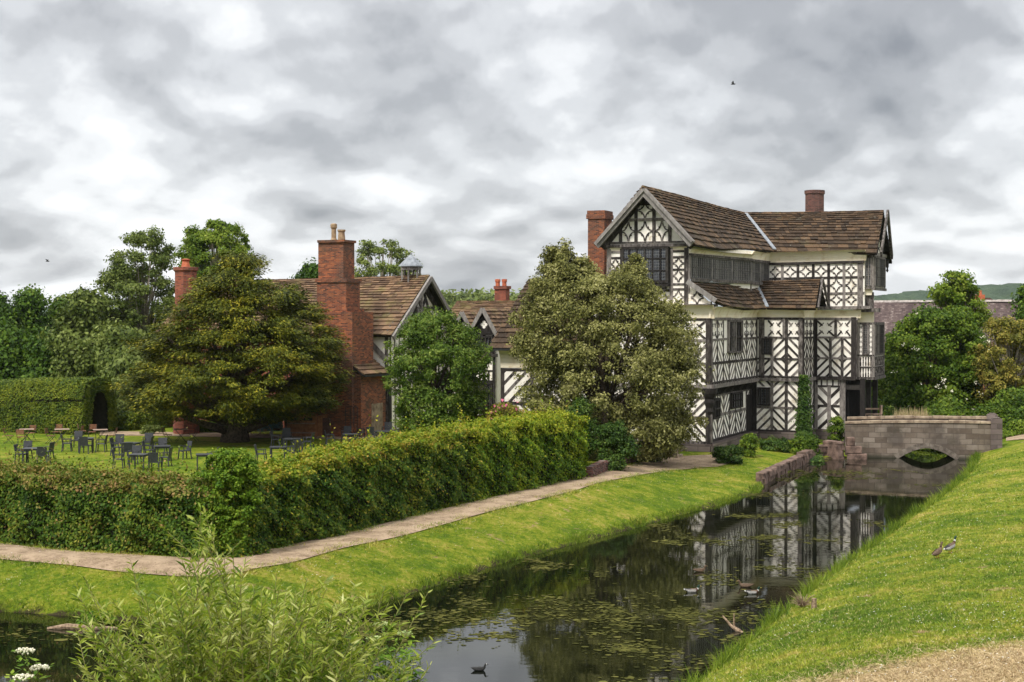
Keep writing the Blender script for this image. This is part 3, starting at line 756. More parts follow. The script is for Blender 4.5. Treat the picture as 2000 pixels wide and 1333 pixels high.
# --- east side with its bays, and the dark porch below
PF = PE + ED * 6
WF = Wall(PE, PF); WF.plaster(ZJ, 12.0, house, pl); WF.post(.15, ZJ, 12, .3, .1); WF.post(1.0, ZJ, 12, .2, .08); WF.rail(ZT, 0, WF.L, .2, .12)
for z in (9.2, 10.4, 11.4): WF.rail(z, 0, 1.2, .13)
WF.frame(house)
pb = MB()
porch_w = Wall(PEg + ED * .3, PEg + ED * 5); porch_w.rect(0, .4, porch_w.L, ZJ, 0, -.3, pb)  # back wall in dark timber, the recess's shade put into its colour
for t in (0.15, 2.2, 4.6): 
    q = plan(0, 0) * 0 + PEg + ED * t; pb.box((*(q + ER * 1.1), .6), (.3, .3, 3.6), -AZ)
    pb.box((*(q + ER * .6), 3.5), (1.2, .2, .3), -AZ)
for t in np.linspace(.5, 4.3, 9): pb.box((*(PEg + ED * t + ER * .12), 1.0), (.12, .16, 3.0), -AZ)
pb.build('porch', M['dark_timber'], house)
def bay(out, d0, d1, z0, z1, nm, nr, lat, balu=None, quat=False, m_=None):
    A = PE + ER * .02 + ED * d0; B = A + ER * out; C2 = B + ED * (d1 - d0)
    w1 = Wall(A, B, .0); w2 = Wall(B, C2, .0)
    w1.plaster(z0, z1, house, pl, .1); w2.plaster(z0, z1, house, pl, .1)
    for w_, n_ in ((w1, nm), (w2, nm * 2)):
        w_.rail(z0 + .06, -.05, w_.L + .08, .2, .12); w_.rail(z1 - .05, 0, w_.L, .16, .08); w_.post(.07, z0, z1, .13, .09); w_.post(w_.L - .07, z0, z1, .13, .09)
        zz = z0 + .15
        if balu:
            zz = z0 + balu; w_.balusters(.1, z0 + .12, w_.L - .1, z0 + balu * .48, int(w_.L / .17)); w_.rail(z0 + balu * .5, 0, w_.L, .1, .08); w_.balusters(.1, z0 + balu * .54, w_.L - .1, zz - .08, int(w_.L / .17)); w_.rail(zz, 0, w_.L, .12, .1)
        a = .28 if quat else .12
        if quat:
            for zq in np.arange(zz + .1, z1 - .3, .62): w_.quatre(.1, zq, .28, zq + .55); w_.quatre(w_.L - .28, zq, w_.L - .1, zq + .55)
        w_.frame(house, M['timber']); w_.window(house, a, zz + .05, w_.L - a, z1 - .1, n_, nr, m_ or M['timber'], M['lattice'], .09, .04)
bay(1.0, .5, 4.2, ZJ - .05, 7.7, 4, 3, True, 1.5, True)
bay(1.0, .3, 4.4, 9.75, 11.9, 4, 3, True, None, False)
WX = Wall(PE + ED * .5, PE + ED * .5 + ER * 1.0, 0.0); cove(WX, 0, 1.0, 7.7, 8.35, .0, .4, house, M['cove']); WX.rect(-.2, 8.35, 1.4, 8.6, .5, -.1, None); WX.rect(0, 8.6, 1.0, 9.6, .0, -.05); WX.frame(house)
WX2 = Wall(PE + ED * .6, PE + ED * .6 + ER * .8, 0.0); WX2.plaster(8.6, 9.75, house, pl, .1); WX2.balusters(0.0, 8.65, .75, 9.4, 5); WX2.rail(9.45, 0, .8, .1, .06); WX2.frame(house)
cove(Wall(PE + ED * .4, PE + ED * .4 + ER * .9, 0.), 0, .9, 9.42, 9.8, .1, .3, house, M['cove'])
# --- cove and pent roofs over the first floor
CT = 8.62
cove(WBu, -.1, WBu.L - .1, ZT + .05, CT, .02, .5, house, M['cove']); cove(WC, -.1, WC.L + .1, ZT + .05, CT, .02, .5, house, M['cove']); cove(WA, 3.0, WA.L + .2, ZT + .05, 8.75, .02, .5, house, M['cove'])
cove(WD, 0, WD.L, ZT + .05, CT, .02, .45, house, M['cove'])
WEc = Wall(PD, PE + ER * .3); cove(WEc, 0, WEc.L, ZT + .05, 8.5, .02, .35, house, M['cove'])
def at_dd(px, py, r=None, D=None): return at_D(px, py, D)
e0 = at_D(1398, 591, 84.9); e1_ = at_D(1420, 599, 87); e2_ = at_D(1455, 604.5, 91); e3 = at_D(1498, 603, 94.4)
r0 = sub3(PU0, 10.02); r3 = at_D(1472, 553, 96.5); r2 = at_D(1440, 556, 93); r1 = at_D(1400, 555, 89.5)
slates([e0, e1_, e2_, e3], [r0, r1, r2, r3], house, M['slate'], .36, .22)
s0 = at_D(1498, 603, 94.4); s1 = at_D(1593, 604, 92.9); s2 = at_D(1602, 548, 95.0); s3 = at_D(1474, 552, 96.9)
slates([s0, s1], [s3, s2], house, M['slate'], .34, .2, name='roof')
back1 = s2 + np.array([*(ED * 1.9), -1.6]); back0 = s3 + np.array([*(ED * 1.9), -1.6])
slates([back1, back0], [s2, s3], house, M['slate'], .34, .2, name='roof')
ridge_tiles([s3, s2], house, M['slate'])
lb = MB(); P_ = curve([r0 + [0, 0, .12], r1 + [0, 0, .1], r2 + [0, 0, .08], r3 + [0, 0, .1]], 16)
for i in range(15): beam3(lb, P_[i], P_[i + 1], .25, .10)
lb.build('flashing', M['lead'], house)
def valley(a, b_, parent=house, w_=.22):
    mb = MB(); C = [a + (b_ - a) * t for t in np.linspace(0, 1, 6)]
    for i in range(5): beam3(mb, C[i] + [0, 0, .10], C[i + 1] + [0, 0, .10 + random.uniform(0, .01)], w_, .07)
    mb.build('valley_lead', M['lead'], parent)
valley(s0 + [0, -.1, .0], s3)
# front half-gable of the pent, over the front wall
WAu = Wall(PL0, K, .01); 
gB = WAu.uz(1404, 594); gT = WAu.uz(1345, 552)
WG = Wall(PU0, K + ER * .1, .0)
hb = MB(); 
WG.plaster(8.7, 8.75, house, pl, .1, top=[(0, 8.7), (WG.L, 8.7), (0, 9.95)])
WG.lozenge(.12, 8.8, .85, 9.5) if WG.L > 1 else None
WG.rail(8.72, -.1, WG.L + .3, .16, .12); WG.frame(house)
bb = MB(); beam3(bb, sub3(PU0 - ED * .35 + ER * 0, 10.05), e0 + [0, -.05, .08], .10, .26); bb.build('barge_board', M['grey_timber'], house)
# small gable at the right end of the second pent
WS = Wall(PC + ER * .1 + ED * .2, PC + ER * .1 + ED * 3.3, 0.0); WS.plaster(8.55, 8.6, house, pl, .1, top=[(0, 8.6), (3.1, 8.6), (1.6, 10.1)])
for u in (.5, 1.0, 1.6, 2.2, 2.7): WS.rect(u - .06, 8.6, u + .06, 8.6 + 1.5 * (1 - abs(u - 1.6) / 1.6), .04)
WS.rail(8.65, 0, 3.1, .14, .1); WS.frame(house)
bb = MB(); ap = s2 + ER.tolist().__len__() * 0
ap = s2 + np.array([*(ER * .15), 0.05]); f0 = s1 + np.array([*(ER * .15), .03]); f1 = back1 + np.array([*(ER * .15), 0])
beam3(bb, ap, f0, .1, .24); beam3(bb, ap + [0, 0, .01], f1, .1, .24); bb.build('barge_board', M['timber'], house)
# --- the upper gallery block
WU = Wall(PL0, PU0, .008); L = WU.L
WU.plaster(8.6, 12.0, house, pl, top=[(-.1, 12.0), (L + .1, 12.0), (L / 2, 15.15)])
ap_u, ap_z = WU.uz(1257, 372)
# gable timbers
WU.rail(12.1, -.2, L + .2, .2, .16); WU.rail(12.28, -.1, L + .1, .12, .10); zc1 = WU.uz(1256, 430)[1]; WU.rail(zc1, .9, L - .9, .2, .075)
cu = [WU.u(q) for q in (1212, 1242, 1277, 1308)]
for i in range(3): WU.lozenge(cu[i] + .1, 12.36, cu[i + 1] - .1, zc1 - .1)
for q in cu: WU.post(q, 12.3, zc1 if q in (cu[0], cu[3]) else zc1 + 1.1, .22, .07)
WU.lozenge(cu[1] + .1, zc1 + .1, cu[2] - .1, zc1 + .95); WU.rail(zc1 + 1.05, cu[1] - .15, cu[2] + .15, .25, .08)
sl = (15.15 - 12.0) / (L / 2 + .1)
for sg in (1, -1):
    xa = -.2 if sg == 1 else L + .2
    WU.bar((xa, 11.95), (L / 2, 15.1), .30, .09)
WU.poly([(L / 2 - .55, 14.35), (L / 2 + .55, 14.35), (L / 2, 15.1)], .05)
# wall below: posts, rails, lozenges
ux = [0.1, WU.u(1212), WU.u(1218), WU.u(1306), WU.u(1316), WU.u(1340)]
for u, w_ in ((.14, .28), (WU.u(1214), .2), (WU.u(1311), .22), (L - .14, .28)): WU.post(u, 8.7, 12.0, w_, .08)
a, b_ = WU.u(1316) - .05, L - .28
for z0, z1 in ((8.75, 9.6), (9.6, 10.0), (10.0, 10.75), (10.75, 11.4)): WU.lozenge(a, z0 + .02, b_, z1 - .02) if z1 - z0 > .5 else None
for z in (11.75, 11.42, 10.72, 9.9, 9.62): WU.rail(z, a, b_ + .1, .14, .06)
a2, b2 = .28, WU.u(1210)
for z0, z1 in ((8.75, 9.9), (9.9, 10.72), (10.72, 11.42)): WU.lozenge(a2, z0 + .02, b2, z1 - .02)
for z in (11.75, 11.42, 10.72, 9.9): WU.rail(z, a2, b2 + .1, .14, .06)
WU.rail(9.55, b2, a, .16, .07)
for i in range(3): WU.lozenge(WU.u(1214) + .1 + i * .93, 8.8, WU.u(1214) + i * .93 + .98, 9.5)
WU.frame(house)
# big oriel window in the gable front
zb, zt = WU.uz(1280, 555)[1], 12.0
ow = Wall(WU.w(WU.u(1218), 0, .35)[:2], WU.w(WU.u(1309), 0, .35)[:2], .0)
ob = MB(); ow.rect(-.02, zb - .15, ow.L + .02, zb + .08, .06, -.4, ob); ow.rect(0, zb, ow.L, zt, 0, -.35, ob); ow.rect(-.05, zb - .4, ow.L - .2, zb - .2, -.05, -.4, ob); ob.build('window_bay', M['dark_timber'], house)
ow.window(house, 0, zb + .05, ow.L, zt + .03, 6, 3, M['dark_timber'], M['glass'], .1, .09)
cove(WU, .2, L - .1, 11.78, 12.0, .0, .12, house, M['cove'])
# side of the gallery: a ribbon of windows in two leaning stretches
PM = on_line(1456, K, ED) ; 
q = PU0 + (PU1 - PU0) * .70 + np.array([.55, -.2]) * .4
WV = Wall(PU0, q, .014); WV2 = Wall(q, PU1, .012)
WV.plaster(9.3, 12.1, house, pl); WV2.plaster(9.3, 12.1, house, pl)
z_lo, z_hi = 10.2, 11.5
for W_, n_, k_ in ((WV, 3, 8), (WV2, 2, 6)):
    for i in range(n_):
        a, b_ = .12 + (W_.L - .12) * i / n_, .12 + (W_.L - .12) * (i + 1) / n_ - .03
        W_.window(house, a, z_lo, b_, z_hi, k_ + 3, 2, M['oak_grey'], M['lattice'], .08, .055, rw=.07)
    W_.rail(z_lo - .06, 0, W_.L, .2, .14); W_.rail(z_hi + .05, 0, W_.L, .16, .15); W_.post(.05, 9.4, z_hi, .22, .14); W_.frame(house)
    cove(W_, 0, W_.L, z_hi + .10, 11.86 if n_ == 3 else 12.1, .05, .34, house, M['cove'])
# upper wall facing us on the right
WZ = Wall(PU1, on_line(1688, PD, ER), .02); L = WZ.L; WZ.plaster(8.5, 12.1, house, pl)
zz = [8.62, 9.35, 10.25, 11.45]; n_ = 6; zz = [8.72, WZ.uz(1640, 574)[1], WZ.uz(1640, 543)[1], WZ.uz(1640, 516)[1]]
us = [WZ.u(1500) + .0] + [WZ.u(v) for v in (1527.5, 1558, 1588, 1618, 1648, 1676)]
for i in range(6):
    for j in range(3): WZ.lozenge(us[i] + .1, zz[j] + .07, us[i + 1] - .1, zz[j + 1] - .07)
for u in us[1:6]: WZ.post(u, 8.6, zz[3], .2, .075)
WZ.post(us[6] + .12, 8.55, zz[3], .4, .11)
for z in zz[1:3]: WZ.rail(z, 0, L, .17, .06)
WZ.rail(zz[3] + .08, 0, L, .2, .12); WZ.rail(8.62, -.2, L + .4, .22, .2)
WZ.frame(house)
cove(WZ, 0, L + .1, zz[3] + .16, 12.2, .05, .55, house, M['cove'])
# roofs of the upper block
E = [at_D(1356, 479, 84.6), at_D(1408, 488, 89), at_D(1457, 486, 94), at_D(1513, 492, 98.0)]
Gd = [at_D(1255, 365, 86.1), at_D(1330, 384, 92), at_D(1400, 404, 98), at_D(1456, 418, 102.5)]
slates(E, Gd, house, M['slate'], .52, .21)
W2e = [at_D(1513, 492, 98.0), at_D(1610, 494, 96.6), at_D(1713, 496, 95.2)]; W2r = [at_D(1456, 417, 102.6), at_D(1590, 416, 100.8), at_D(1726, 413, 98.9)]
slates(W2e, W2r, house, M['slate'], .52, .21)
Lb = [at_D(1163, 480, 87.7)]; Lb.append(Lb[0] + np.array([*(ED * 16), 0.0]))
slates([Lb[1], Lb[0]], [at_D(1255, 365, 86.1) + np.array([*(ED * 15.8), -.5]), at_D(1255, 365, 86.1)], house, M['slate'], .52, .21)
bk1 = W2r[2] + np.array([*(ED * 3.4), -3.2]); bk0 = W2r[0] + np.array([*(ED * 3.4), -3.2])
slates([bk1, bk0], [W2r[2], W2r[0]], house, M['slate'], .52, .21)
ridge_tiles(Gd, house, M['slate_grey']); ridge_tiles(W2r, house, M['slate_grey'])
valley(at_D(1513, 490, 97.7), at_D(1457, 420, 102.2))
# barge boards on the big front gable
bb = MB(); apx = at_D(1257, 374, 85.9); 
for foot in (at_D(1165, 480, 87.5), at_D(1352, 477, 84.4)):
    beam3(bb, apx, foot, .14, .42); 
bb.build('barge_board', M['grey_timber'], house)
bb = MB()
for foot in (at_D(1165, 479, 87.3), at_D(1352, 476, 84.2)): beam3(bb, apx + [0, -.14, .1], foot + [0, 0, .1], .1, .14)
bb.build('barge_moulding', M['grey_timber'], house)
# east gable of the right wing
WY = Wall(WZ.w(L, 0)[:2] + ER * .1, WZ.w(L, 0)[:2] + ER * .1 + ED * 6.2, 0.); WY.plaster(11.7, 12.0, house, pl, top=[(0, 12.0), (6.2, 12.0), (3.2, 14.2)])
for i in range(5): WY.lozenge(.6 + i, 12.1, 1.5 + i, 12.9)
WY.rail(12.05, -.1, 6.3, .22, .25); WY.rail(13.0, 1, 5.4, .15, .06); WY.studs(2.2, 13.05, 4.2, 13.6, 3); WY.frame(house)
bb = MB(); ap = W2r[2] + np.array([*(ER * .25), -.05]); ff = W2e[2] + np.array([*(ER * .25), -.05]); fb = at_D(1742, 503, 101.5)
beam3(bb, ap, ff, .12, .35); beam3(bb, ap + [0, 0, .01], fb, .16, .4); bb.build('barge_board', M['timber'], house)
pbm = MB(); q = fb + [-.3, 0, -.2]; pbm.lathe((q[0], q[1], q[2] - .8), [(.02, 0), (.09, .12), (.05, .25), (.1, .4), (.1, .8)], 8); pbm.build('pendant', M['dark_timber'], house)
# --- chimneys of the gatehouse
cb = MB(); q0_ = at_D(1148, 700, 93)[:2]; q1_ = on_line(1180, q0_, ER); side = on_line(1195, q1_, ED)
c_ = (q0_ + q1_) / 2 + (side - q1_) / 2; wx, wy = np.linalg.norm(q1_ - q0_), min(2.6, np.linalg.norm(side - q1_)); ztop = at_D(1148, 412, 93)[2]
cb.box((*c_, 1), (wx, wy, ztop - 1.5), -AZ); cb.box((*c_, ztop - .5), (wx + .16, wy + .16, .28), -AZ); cb.box((*c_, ztop - .22), (wx + .08, wy + .08, .22), -AZ)
cb.build('chimney', M['brick'], house)
cb = MB(); q = at_D(1591, 413, 105); ztop = at_D(1591, 372, 105)[2]
cb.lathe((q[0], q[1], q[2] - 2), [(.64, 0), (.64, ztop - q[2] + 1.7), (.70, ztop - q[2] + 1.75), (.70, ztop - q[2] + 1.98), (.5, ztop - q[2] + 2.0)], 10); cb.build('chimney', M['brick_dark'], house)
# ================================================================ GREAT HALL RANGE (left)
hall = empty('hall_range', (*at_z(700, 845, 1.0)[:2], .9), label='long stone roofed hall with brick chimney stacks behind the orange green yew', cat='hall')
HC = at_D(760, 850, 93)[:2]; ZE, ZRG = 7.05, 10.65
HW = on_line(322, HC, ER)
HN = HC + ED * 8.9; HNW = HW + ED * 8.9
sW = Wall(HW, HC, .03); eW = Wall(HC, HN, .03)
sW.plaster(.9, ZE + .1, hall, M['brick_far'], u1=sW.u(640)); sW.plaster(.9, ZE + .1, hall, pl, u0=sW.u(640))
for u in (sW.u(706), sW.L - .15): sW.post(u, .9, ZE, .28, .09)
sW.bar((sW.u(712), ZE - .1), (sW.L - .1, ZE - 1.6), .3, .06); sW.rail(ZE - .05, 0, sW.L, .3, .14); sW.frame(hall)
eW.plaster(.9, ZE, hall, pl, top=[(0, ZE), (eW.L, ZE), (eW.L / 2, ZRG - .3)])
L = eW.L
eW.rail(ZE, -.2, L + .2, .26, .14); eW.rail(8.6, 1.6, L - 1.6, .25, .09); eW.rail(4.0, 0, L, .25, .1); eW.rail(1.1, 0, L, .22, .1)
for i in range(15): u = .15 + i * (L - .3) / 14; eW.post(u, .9, ZE, .24 if i % 7 == 0 else .17, .05 + .03 * (i % 7 == 0))
eW.post(L / 2, ZE, ZRG - .5, .25, .08)
for sg in (-1, 1):
    for k_ in range(3): eW.bar((L / 2 + sg * (.5 + k_ * .95), ZE + .1), (L / 2 + sg * (.15 + k_ * .35), ZE + 1.5), .24, .045); eW.bar((L / 2 + sg * .9, 8.7), (L / 2 + sg * .2, 9.8), .22, .045); eW.bar((L / 2 + sg * .15, 8.75), (L / 2 + sg * .6, 9.4), .2, .04)
    eW.bar((L / 2 + sg * (L / 2 + .1), ZE - .05), (L / 2, ZRG - .35), .5, .07)
eW.frame(hall)
rg1 = sub3(HC + ED * 4.45 + ER * .55, ZRG); rg0 = sub3(HW + ED * 4.45 - ER * .4, ZRG - .2)
ev1 = sub3(HC - ED * .5 + ER * .45, ZE - .1); ev0 = sub3(HW - ED * .5 - ER * .4, ZE - .05)
mid = (rg0 + rg1) / 2 - [0, 0, .08]
slates([ev0, ev1], [rg0, mid, rg1], hall, M['slate_grey'], .46, .2, .5)
slates([sub3(HN + ED * .5 + ER * .45, ZE - .1), sub3(HNW + ED * .5 - ER * .4, ZE - .1)], [rg1, mid, rg0], hall, M['slate_grey'], .46, .2, .5)
ridge_tiles([rg0, mid, rg1], hall, M['slate_grey'])
bb = MB(); ap = rg1 + np.array([*(ER * .1), -.15])
beam3(bb, ap, ev1 + np.array([*(ER * .1), -.15]), .14, .28); beam3(bb, ap + [0, 0, .01], sub3(HN + ED * .5 + ER * .55, ZE - .25), .14, .28); bb.build('barge_board', M['grey_timber'], hall)
wW = Wall(HNW, HW); wW.plaster(.9, ZE, hall, M['brick_far'], top=[(0, ZE), (wW.L, ZE), (wW.L / 2, ZRG - .4)])
# main chimney stack and the lean-to beside it
AX = at_D(705, 855, 90)[:2]
ax0 = on_line(600, AX, ER)
cb = MB()
def bbox(mb, px0, px1, D0, dep, z0, z1, grow=0.0):
    a = at_D(px0, 700, D0)[:2]; b_ = on_line(px1, a, ER); wd_ = np.linalg.norm(b_ - a); c_ = (a + b_) / 2 + ED * dep / 2
    mb.box((*c_, z0), (wd_ + grow, dep + grow, z1 - z0), -AZ)
zf = lambda y, D=91.5: at_D(650, y, D)[2]
bbox(cb, 622, 671, 91.9, 1.35, zf(548), zf(474)); bbox(cb, 621, 672, 91.8, 1.45, zf(474), zf(469), .05)
bbox(cb, 619, 676, 91.6, 1.7, zf(606), zf(548)); bbox(cb, 619, 676, 91.6, 1.7, zf(552), zf(545), .16); bbox(cb, 618, 677, 91.5, 1.9, zf(612), zf(603), .2)
bbox(cb, 612, 688, 91.0, 2.6, .9, zf(610)); stack = cb.build('chimney_stack', M['brick'], hall)
for px, y0, y1, r_ in ((652, 469, 437, .19), (667, 469, 449, .23)):
    q = at_D(px, y0, 92.6); z1 = at_D(px, y1, 92.6)[2] - q[2]; cb = MB()
    if r_ < .2: cb.lathe((q[0], q[1], q[2] - .25), [(.24, 0), (.2, .25), (.15, .35), (.14, .7 * z1 + .2), (.2, .75 * z1 + .25), (.2, z1 + .2), (.12, z1 + .25)], 10)
    else: cb.lathe((q[0], q[1], q[2] - .25), [(.25, 0), (.23, .3), (.19, z1 + .1), (.24, z1 + .15), (.24, z1 + .25), (.14, z1 + .25)], 10)
    cb.build('chimney_pot', M['buffpot'], stack)
LX = Wall(ax0, AX, 0.); LY = Wall(AX, AX + ED * 3.3, 0.)
zl = at_D(705, 731, 90)[2]; zh = at_D(690, 693, 92)[2]
cb = MB(); 
A0, A1, B1, B0 = ax0, AX, AX + ED * 3.1, ax0 + ED * 3.1
cb.hull8([sub3(A0, .9), sub3(A1, .9), sub3(B1, .9), sub3(B0, .9)], [sub3(A0, zl), sub3(A1, zl), sub3(B1, zl - .02), sub3(B0, zl - .02)])
tri = [sub3(A1, zl), sub3(A1 + ED * 3.1, zl), sub3(A1 - ER * 2 + ED * 0, zl)]
rgA = at_D(652, 693, 92.5)
cb.hull8([sub3(A0, zl), sub3(A1 - ER * .3, zl), sub3(B1 - ER * .3, zl), sub3(B0, zl)], [sub3(A0, zl + 1.0), sub3(A1 - ER * 1.4, zl + 1.0), sub3(B1 - ER * 1.4, zl + 1.0), sub3(B0, zl + 1.0)])
ann = cb.build('lean_to', M['brick'], hall)
cb = MB(); LX.rect(-.05, zl - .12, LX.L + .06, zl - .02, .06, -.1, cb); LY.rect(-.05, zl - .12, LY.L, zl - .02, .06, -.1, cb); cb.build('brick_band', M['brick_dark'], ann)
slates([sub3(A1 + ER * .25 - ED * .15, zl - .05), sub3(B1 + ER * .25, zl - .05)], [sub3(A1 - ER * 1.5 - ED * .1, zl + 1.25), sub3(B1 - ER * 1.5, zl + 1.25)], ann, M['slate_grey'], .4, .3)
gb_ = MB(); beam3(gb_, sub3(A1 + ER * .35 - ED * .2, zl - .12), sub3(B1 + ER * .35 + ED * .2, zl - .12), .12, .1); gb_.tube([sub3(B1 + ER * .3 - ED * .1, zl - .1), sub3(B1 + ER * .3 - ED * .1, 1.0)], .06, 6); gb_.build('gutter', M['iron'], ann)
lb = MB(); beam3(lb, sub3(A1 - ER * 1.5 - ED * .15, zl + 1.36), sub3(B1 - ER * 1.5, zl + 1.36), .3, .08); beam3(lb, sub3(HC - ED * .45 - ER * 1.9, ZE + .9), sub3(HC - ED * .6 - ER * 1.9, ZE), .1, .3); lb.build('flashing', M['lead'], hall)
cb = MB(); LY.rect(1.3, .95, 2.7, 2.9, .02, -.05, cb); cb.build('stone_patch', M['coping'], ann)
cb = MB(); LX.rect(LX.L - 5, .9, LX.L - 1.9, 2.1, .35, -.1, cb); cb.build('low_wall', M['brick_dark'], ann)
# second chimney at the left end
cb = MB(); q = at_D(363, 600, 93); zt = at_D(363, 522, 93)[2]
cb.lathe((q[0], q[1], 1), [(.8, 0), (.8, q[2] - 1), (.66, q[2] - .9), (.66, zt - 1.3), (.76, zt - 1.2), (.76, zt - 1.02), (.55, zt - 1)], 8); st2 = cb.build('chimney_stack', M['brick_far'], hall)
cb = MB(); cb.lathe((q[0], q[1], zt), [(.3, -.05), (.24, .15), (.2, .35), (.3, .45), (.12, .5)], 10); cb.build('chimney_pot', M['terracotta'], st2)
# lantern on the ridge
q = sub3(on_line(803, (HC + ED * 4.45), ER), ZRG + .0); hexr = .62
lan = MB()
for k_ in range(6):
    th = k_ * math.pi / 3 + .3; a = np.array([math.cos(th), math.sin(th)]) * hexr; lan.box((q[0] + a[0] * .93, q[1] + a[1] * .93, q[2] - .6), (.1, .1, 1.15), th)
    th2 = th + math.pi / 3; b_ = np.array([math.cos(th2), math.sin(th2)]) * hexr
    beam3(lan, (q[0] + a[0], q[1] + a[1], q[2] + .48), (q[0] + b_[0], q[1] + b_[1], q[2] + .48), .09, .22)
lo_ = lan.build('lantern', M['grey_timber'], hall)
lan = MB(); lan.lathe((q[0], q[1], q[2] + .6), [(.8, 0), (.78, .06), (.5, .34), (.25, .55), (.06, .72), (.04, .85), (.01, .9)], 6); lan.build('lantern_roof', M['lead'], lo_)
# ================================================================ MIDDLE RANGE behind, with its gabled bays
midr = empty('courtyard_range', (*at_D(930, 850, 103)[:2], .9), label='low stone roofed wing with two small gables between hall and gatehouse', cat='house')
MC0 = at_D(850, 800, 106)[:2]; MC1 = on_line(1040, MC0, ER)
mW = Wall(MC0, MC1); mW.plaster(.9, 6.9, midr, pl); mW.studs(0, 1, mW.L, 6.8, 14, .16); mW.rail(4, 0, mW.L, .2); mW.frame(midr)
zr_ = at_D(930, 590, 110)[2]
slates([sub3(MC0 - ED * .4, 6.7), sub3(MC1 - ED * .4, 6.7)], [sub3(MC0 + ED * 3.6, zr_), sub3(MC1 + ED * 3.6, zr_)], midr, M['slate_grey'], .4, .16, .45)
slates([sub3(MC1 + ED * 7.6, 6.0), sub3(MC0 + ED * 7.6, 6.0)], [sub3(MC1 + ED * 3.6, zr_), sub3(MC0 + ED * 3.6, zr_)], midr, M['slate_grey'], .4, .16, .45)
ridge_tiles([sub3(MC0 + ED * 3.6, zr_), sub3(MC1 + ED * 3.6, zr_)], midr, M['slate_grey'])
def gbay(pxa, pxb, D, zt_eave, zapex, zledge, ph):
    a = at_D(pxa, 700, D)[:2]; b_ = on_line(pxb, a, ER); Wb = Wall(a, b_, 0.0); L = Wb.L; We = Wall(b_, b_ + ED * 6, 0.)
    Wb.plaster(.9, zt_eave, midr, pl, top=[(0, zt_eave), (L, zt_eave), (L / 2, zapex - .15)]); We.plaster(.9, zt_eave, midr, pl)
    Wb.poly([(.0, zt_eave), (L, zt_eave), (L / 2, zapex - .2)], .03)
    pb_ = MB(); c = (L / 2, zt_eave + (zapex - zt_eave) * .36)
    for dx, dz in ((.13, 0), (-.13, 0), (0, .15), (0, -.15)): Wb.poly([(c[0] + dx + .11 * math.cos(j * .785), c[1] + dz + .11 * math.sin(j * .785)) for j in range(8)], .05 + .002 * (dx != 0), 0, pb_)
    pb_.build('cross_ornament', pl, midr)
    Wb.rail(zt_eave, -.1, L + .1, .2, .16); Wb.rail(zledge, -.15, L + .15, .22, .2); Wb.rail(zledge - 1.0, 0, L, .12); Wb.rail(3.9, 0, L, .2, .1)
    for u in (.1, L / 2, L - .1): Wb.post(u, .9, zt_eave, .22, .09)
    Wb.studs(0, 3.9, L, zledge - 1.0, 5, .12)
    Wb.frame(midr, M['dark_timber'])
    Wb.window(midr, .15, zledge + .15, L - .15, zt_eave - .15, 5, 1, M['dark_timber'], M['glass'], .15, .07)
    Wb.window(midr, .2, 2.0, L / 2 - .12, 3.8, 3, 3, M['dark_timber'], M['glass'], .13, .06); Wb.window(midr, L / 2 + .12, 2.0, L - .2, 3.8, 3, 3, M['dark_timber'], M['glass'], .13, .06)
    A_ = sub3((a + b_) / 2 - ED * .3, zapex); 
    for sg, foot in ((-1, a), (1, b_)):
        f_ = sub3(foot + ER * sg * .25 - ED * .3, zt_eave - .15); kk = np.array([*(ED * 4.2), 0])
        if sg == 1: slates([f_, f_ + kk], [A_, A_ + kk], midr, M['slate_grey'], .34, .25, .4)
        else: slates([f_ + kk, f_], [A_ + kk, A_], midr, M['slate_grey'], .34, .25, .4)
    bb = MB(); beam3(bb, A_ + [0, -.06, -.02], sub3(a - ER * .3 - ED * .35, zt_eave - .25), .1, .24); beam3(bb, A_ + [0, -.06, -.01], sub3(b_ + ER * .3 - ED * .35, zt_eave - .25), .1, .24); bb.build('barge_board', M['grey_timber'], midr)
D_ = 99; z_ = lambda y: at_D(945, y, D_)[2]
gbay(924, 968, D_, z_(652), z_(603), z_(694), 0); gbay(890, 922, 101, z_(652), z_(610), z_(694), 1)
cb = MB(); bbox(cb, 966, 988, 111, .7, 8.0, at_D(980, 560, 111)[2]); bbox(cb, 965, 989, 110.95, .8, at_D(980, 565, 111)[2], at_D(980, 559, 111)[2], .05); mst = cb.build('chimney_stack', M['brick_far'], midr)
for px in (972, 985):
    q = at_D(px, 560, 111.7); cb = MB(); cb.lathe((q[0], q[1], q[2] - .1), [(.2, 0), (.17, .1), (.16, .4), (.2, .45), (.2, .62), (.1, .64)], 9); cb.build('chimney_pot', M['terracotta'], mst)
# ---- short hipped range joining the gatehouse (behind the tall pale tree)
hip = empty('hipped_range', (*at_D(1060, 850, 90)[:2], .9), label='hipped stone roofed range half hidden by the tall olive green tree', cat='house')
RC0 = at_D(978, 800, 89.5)[:2]; RC1 = on_line(1180, RC0, ER); L = np.linalg.norm(RC1 - RC0)
rW = Wall(RC0, RC1, .02); ze = at_D(960, 680, 88.8)[2]
rW.plaster(.9, ze, hip, pl); rW.chev(.2, 1.2, 2.0, 3.0, -1, .5, .17); rW.chev(.2, 3.1, 2.0, 4.9, 1, .5, .17); rW.chev(2.0, 1.2, 4.0, 3.0, 1); rW.chev(2.0, 3.1, 4.0, 4.9, -1); rW.chev(4.0, 1.2, L, 4.9, 1)
for u in (.12, 2.0, 4.0, 6.0): rW.post(u, .9, 5, .26, .09)
for z in (1.1, 3.05, 5.0): rW.rail(z, 0, L, .2, .07)
rW.frame(hip); cove(rW, 0, L, 5.1, ze - .1, .02, .55, hip, M['cove'])
rS = Wall(RC0 + ED * 7, RC0, .0); rS.plaster(.9, ze, hip, pl)
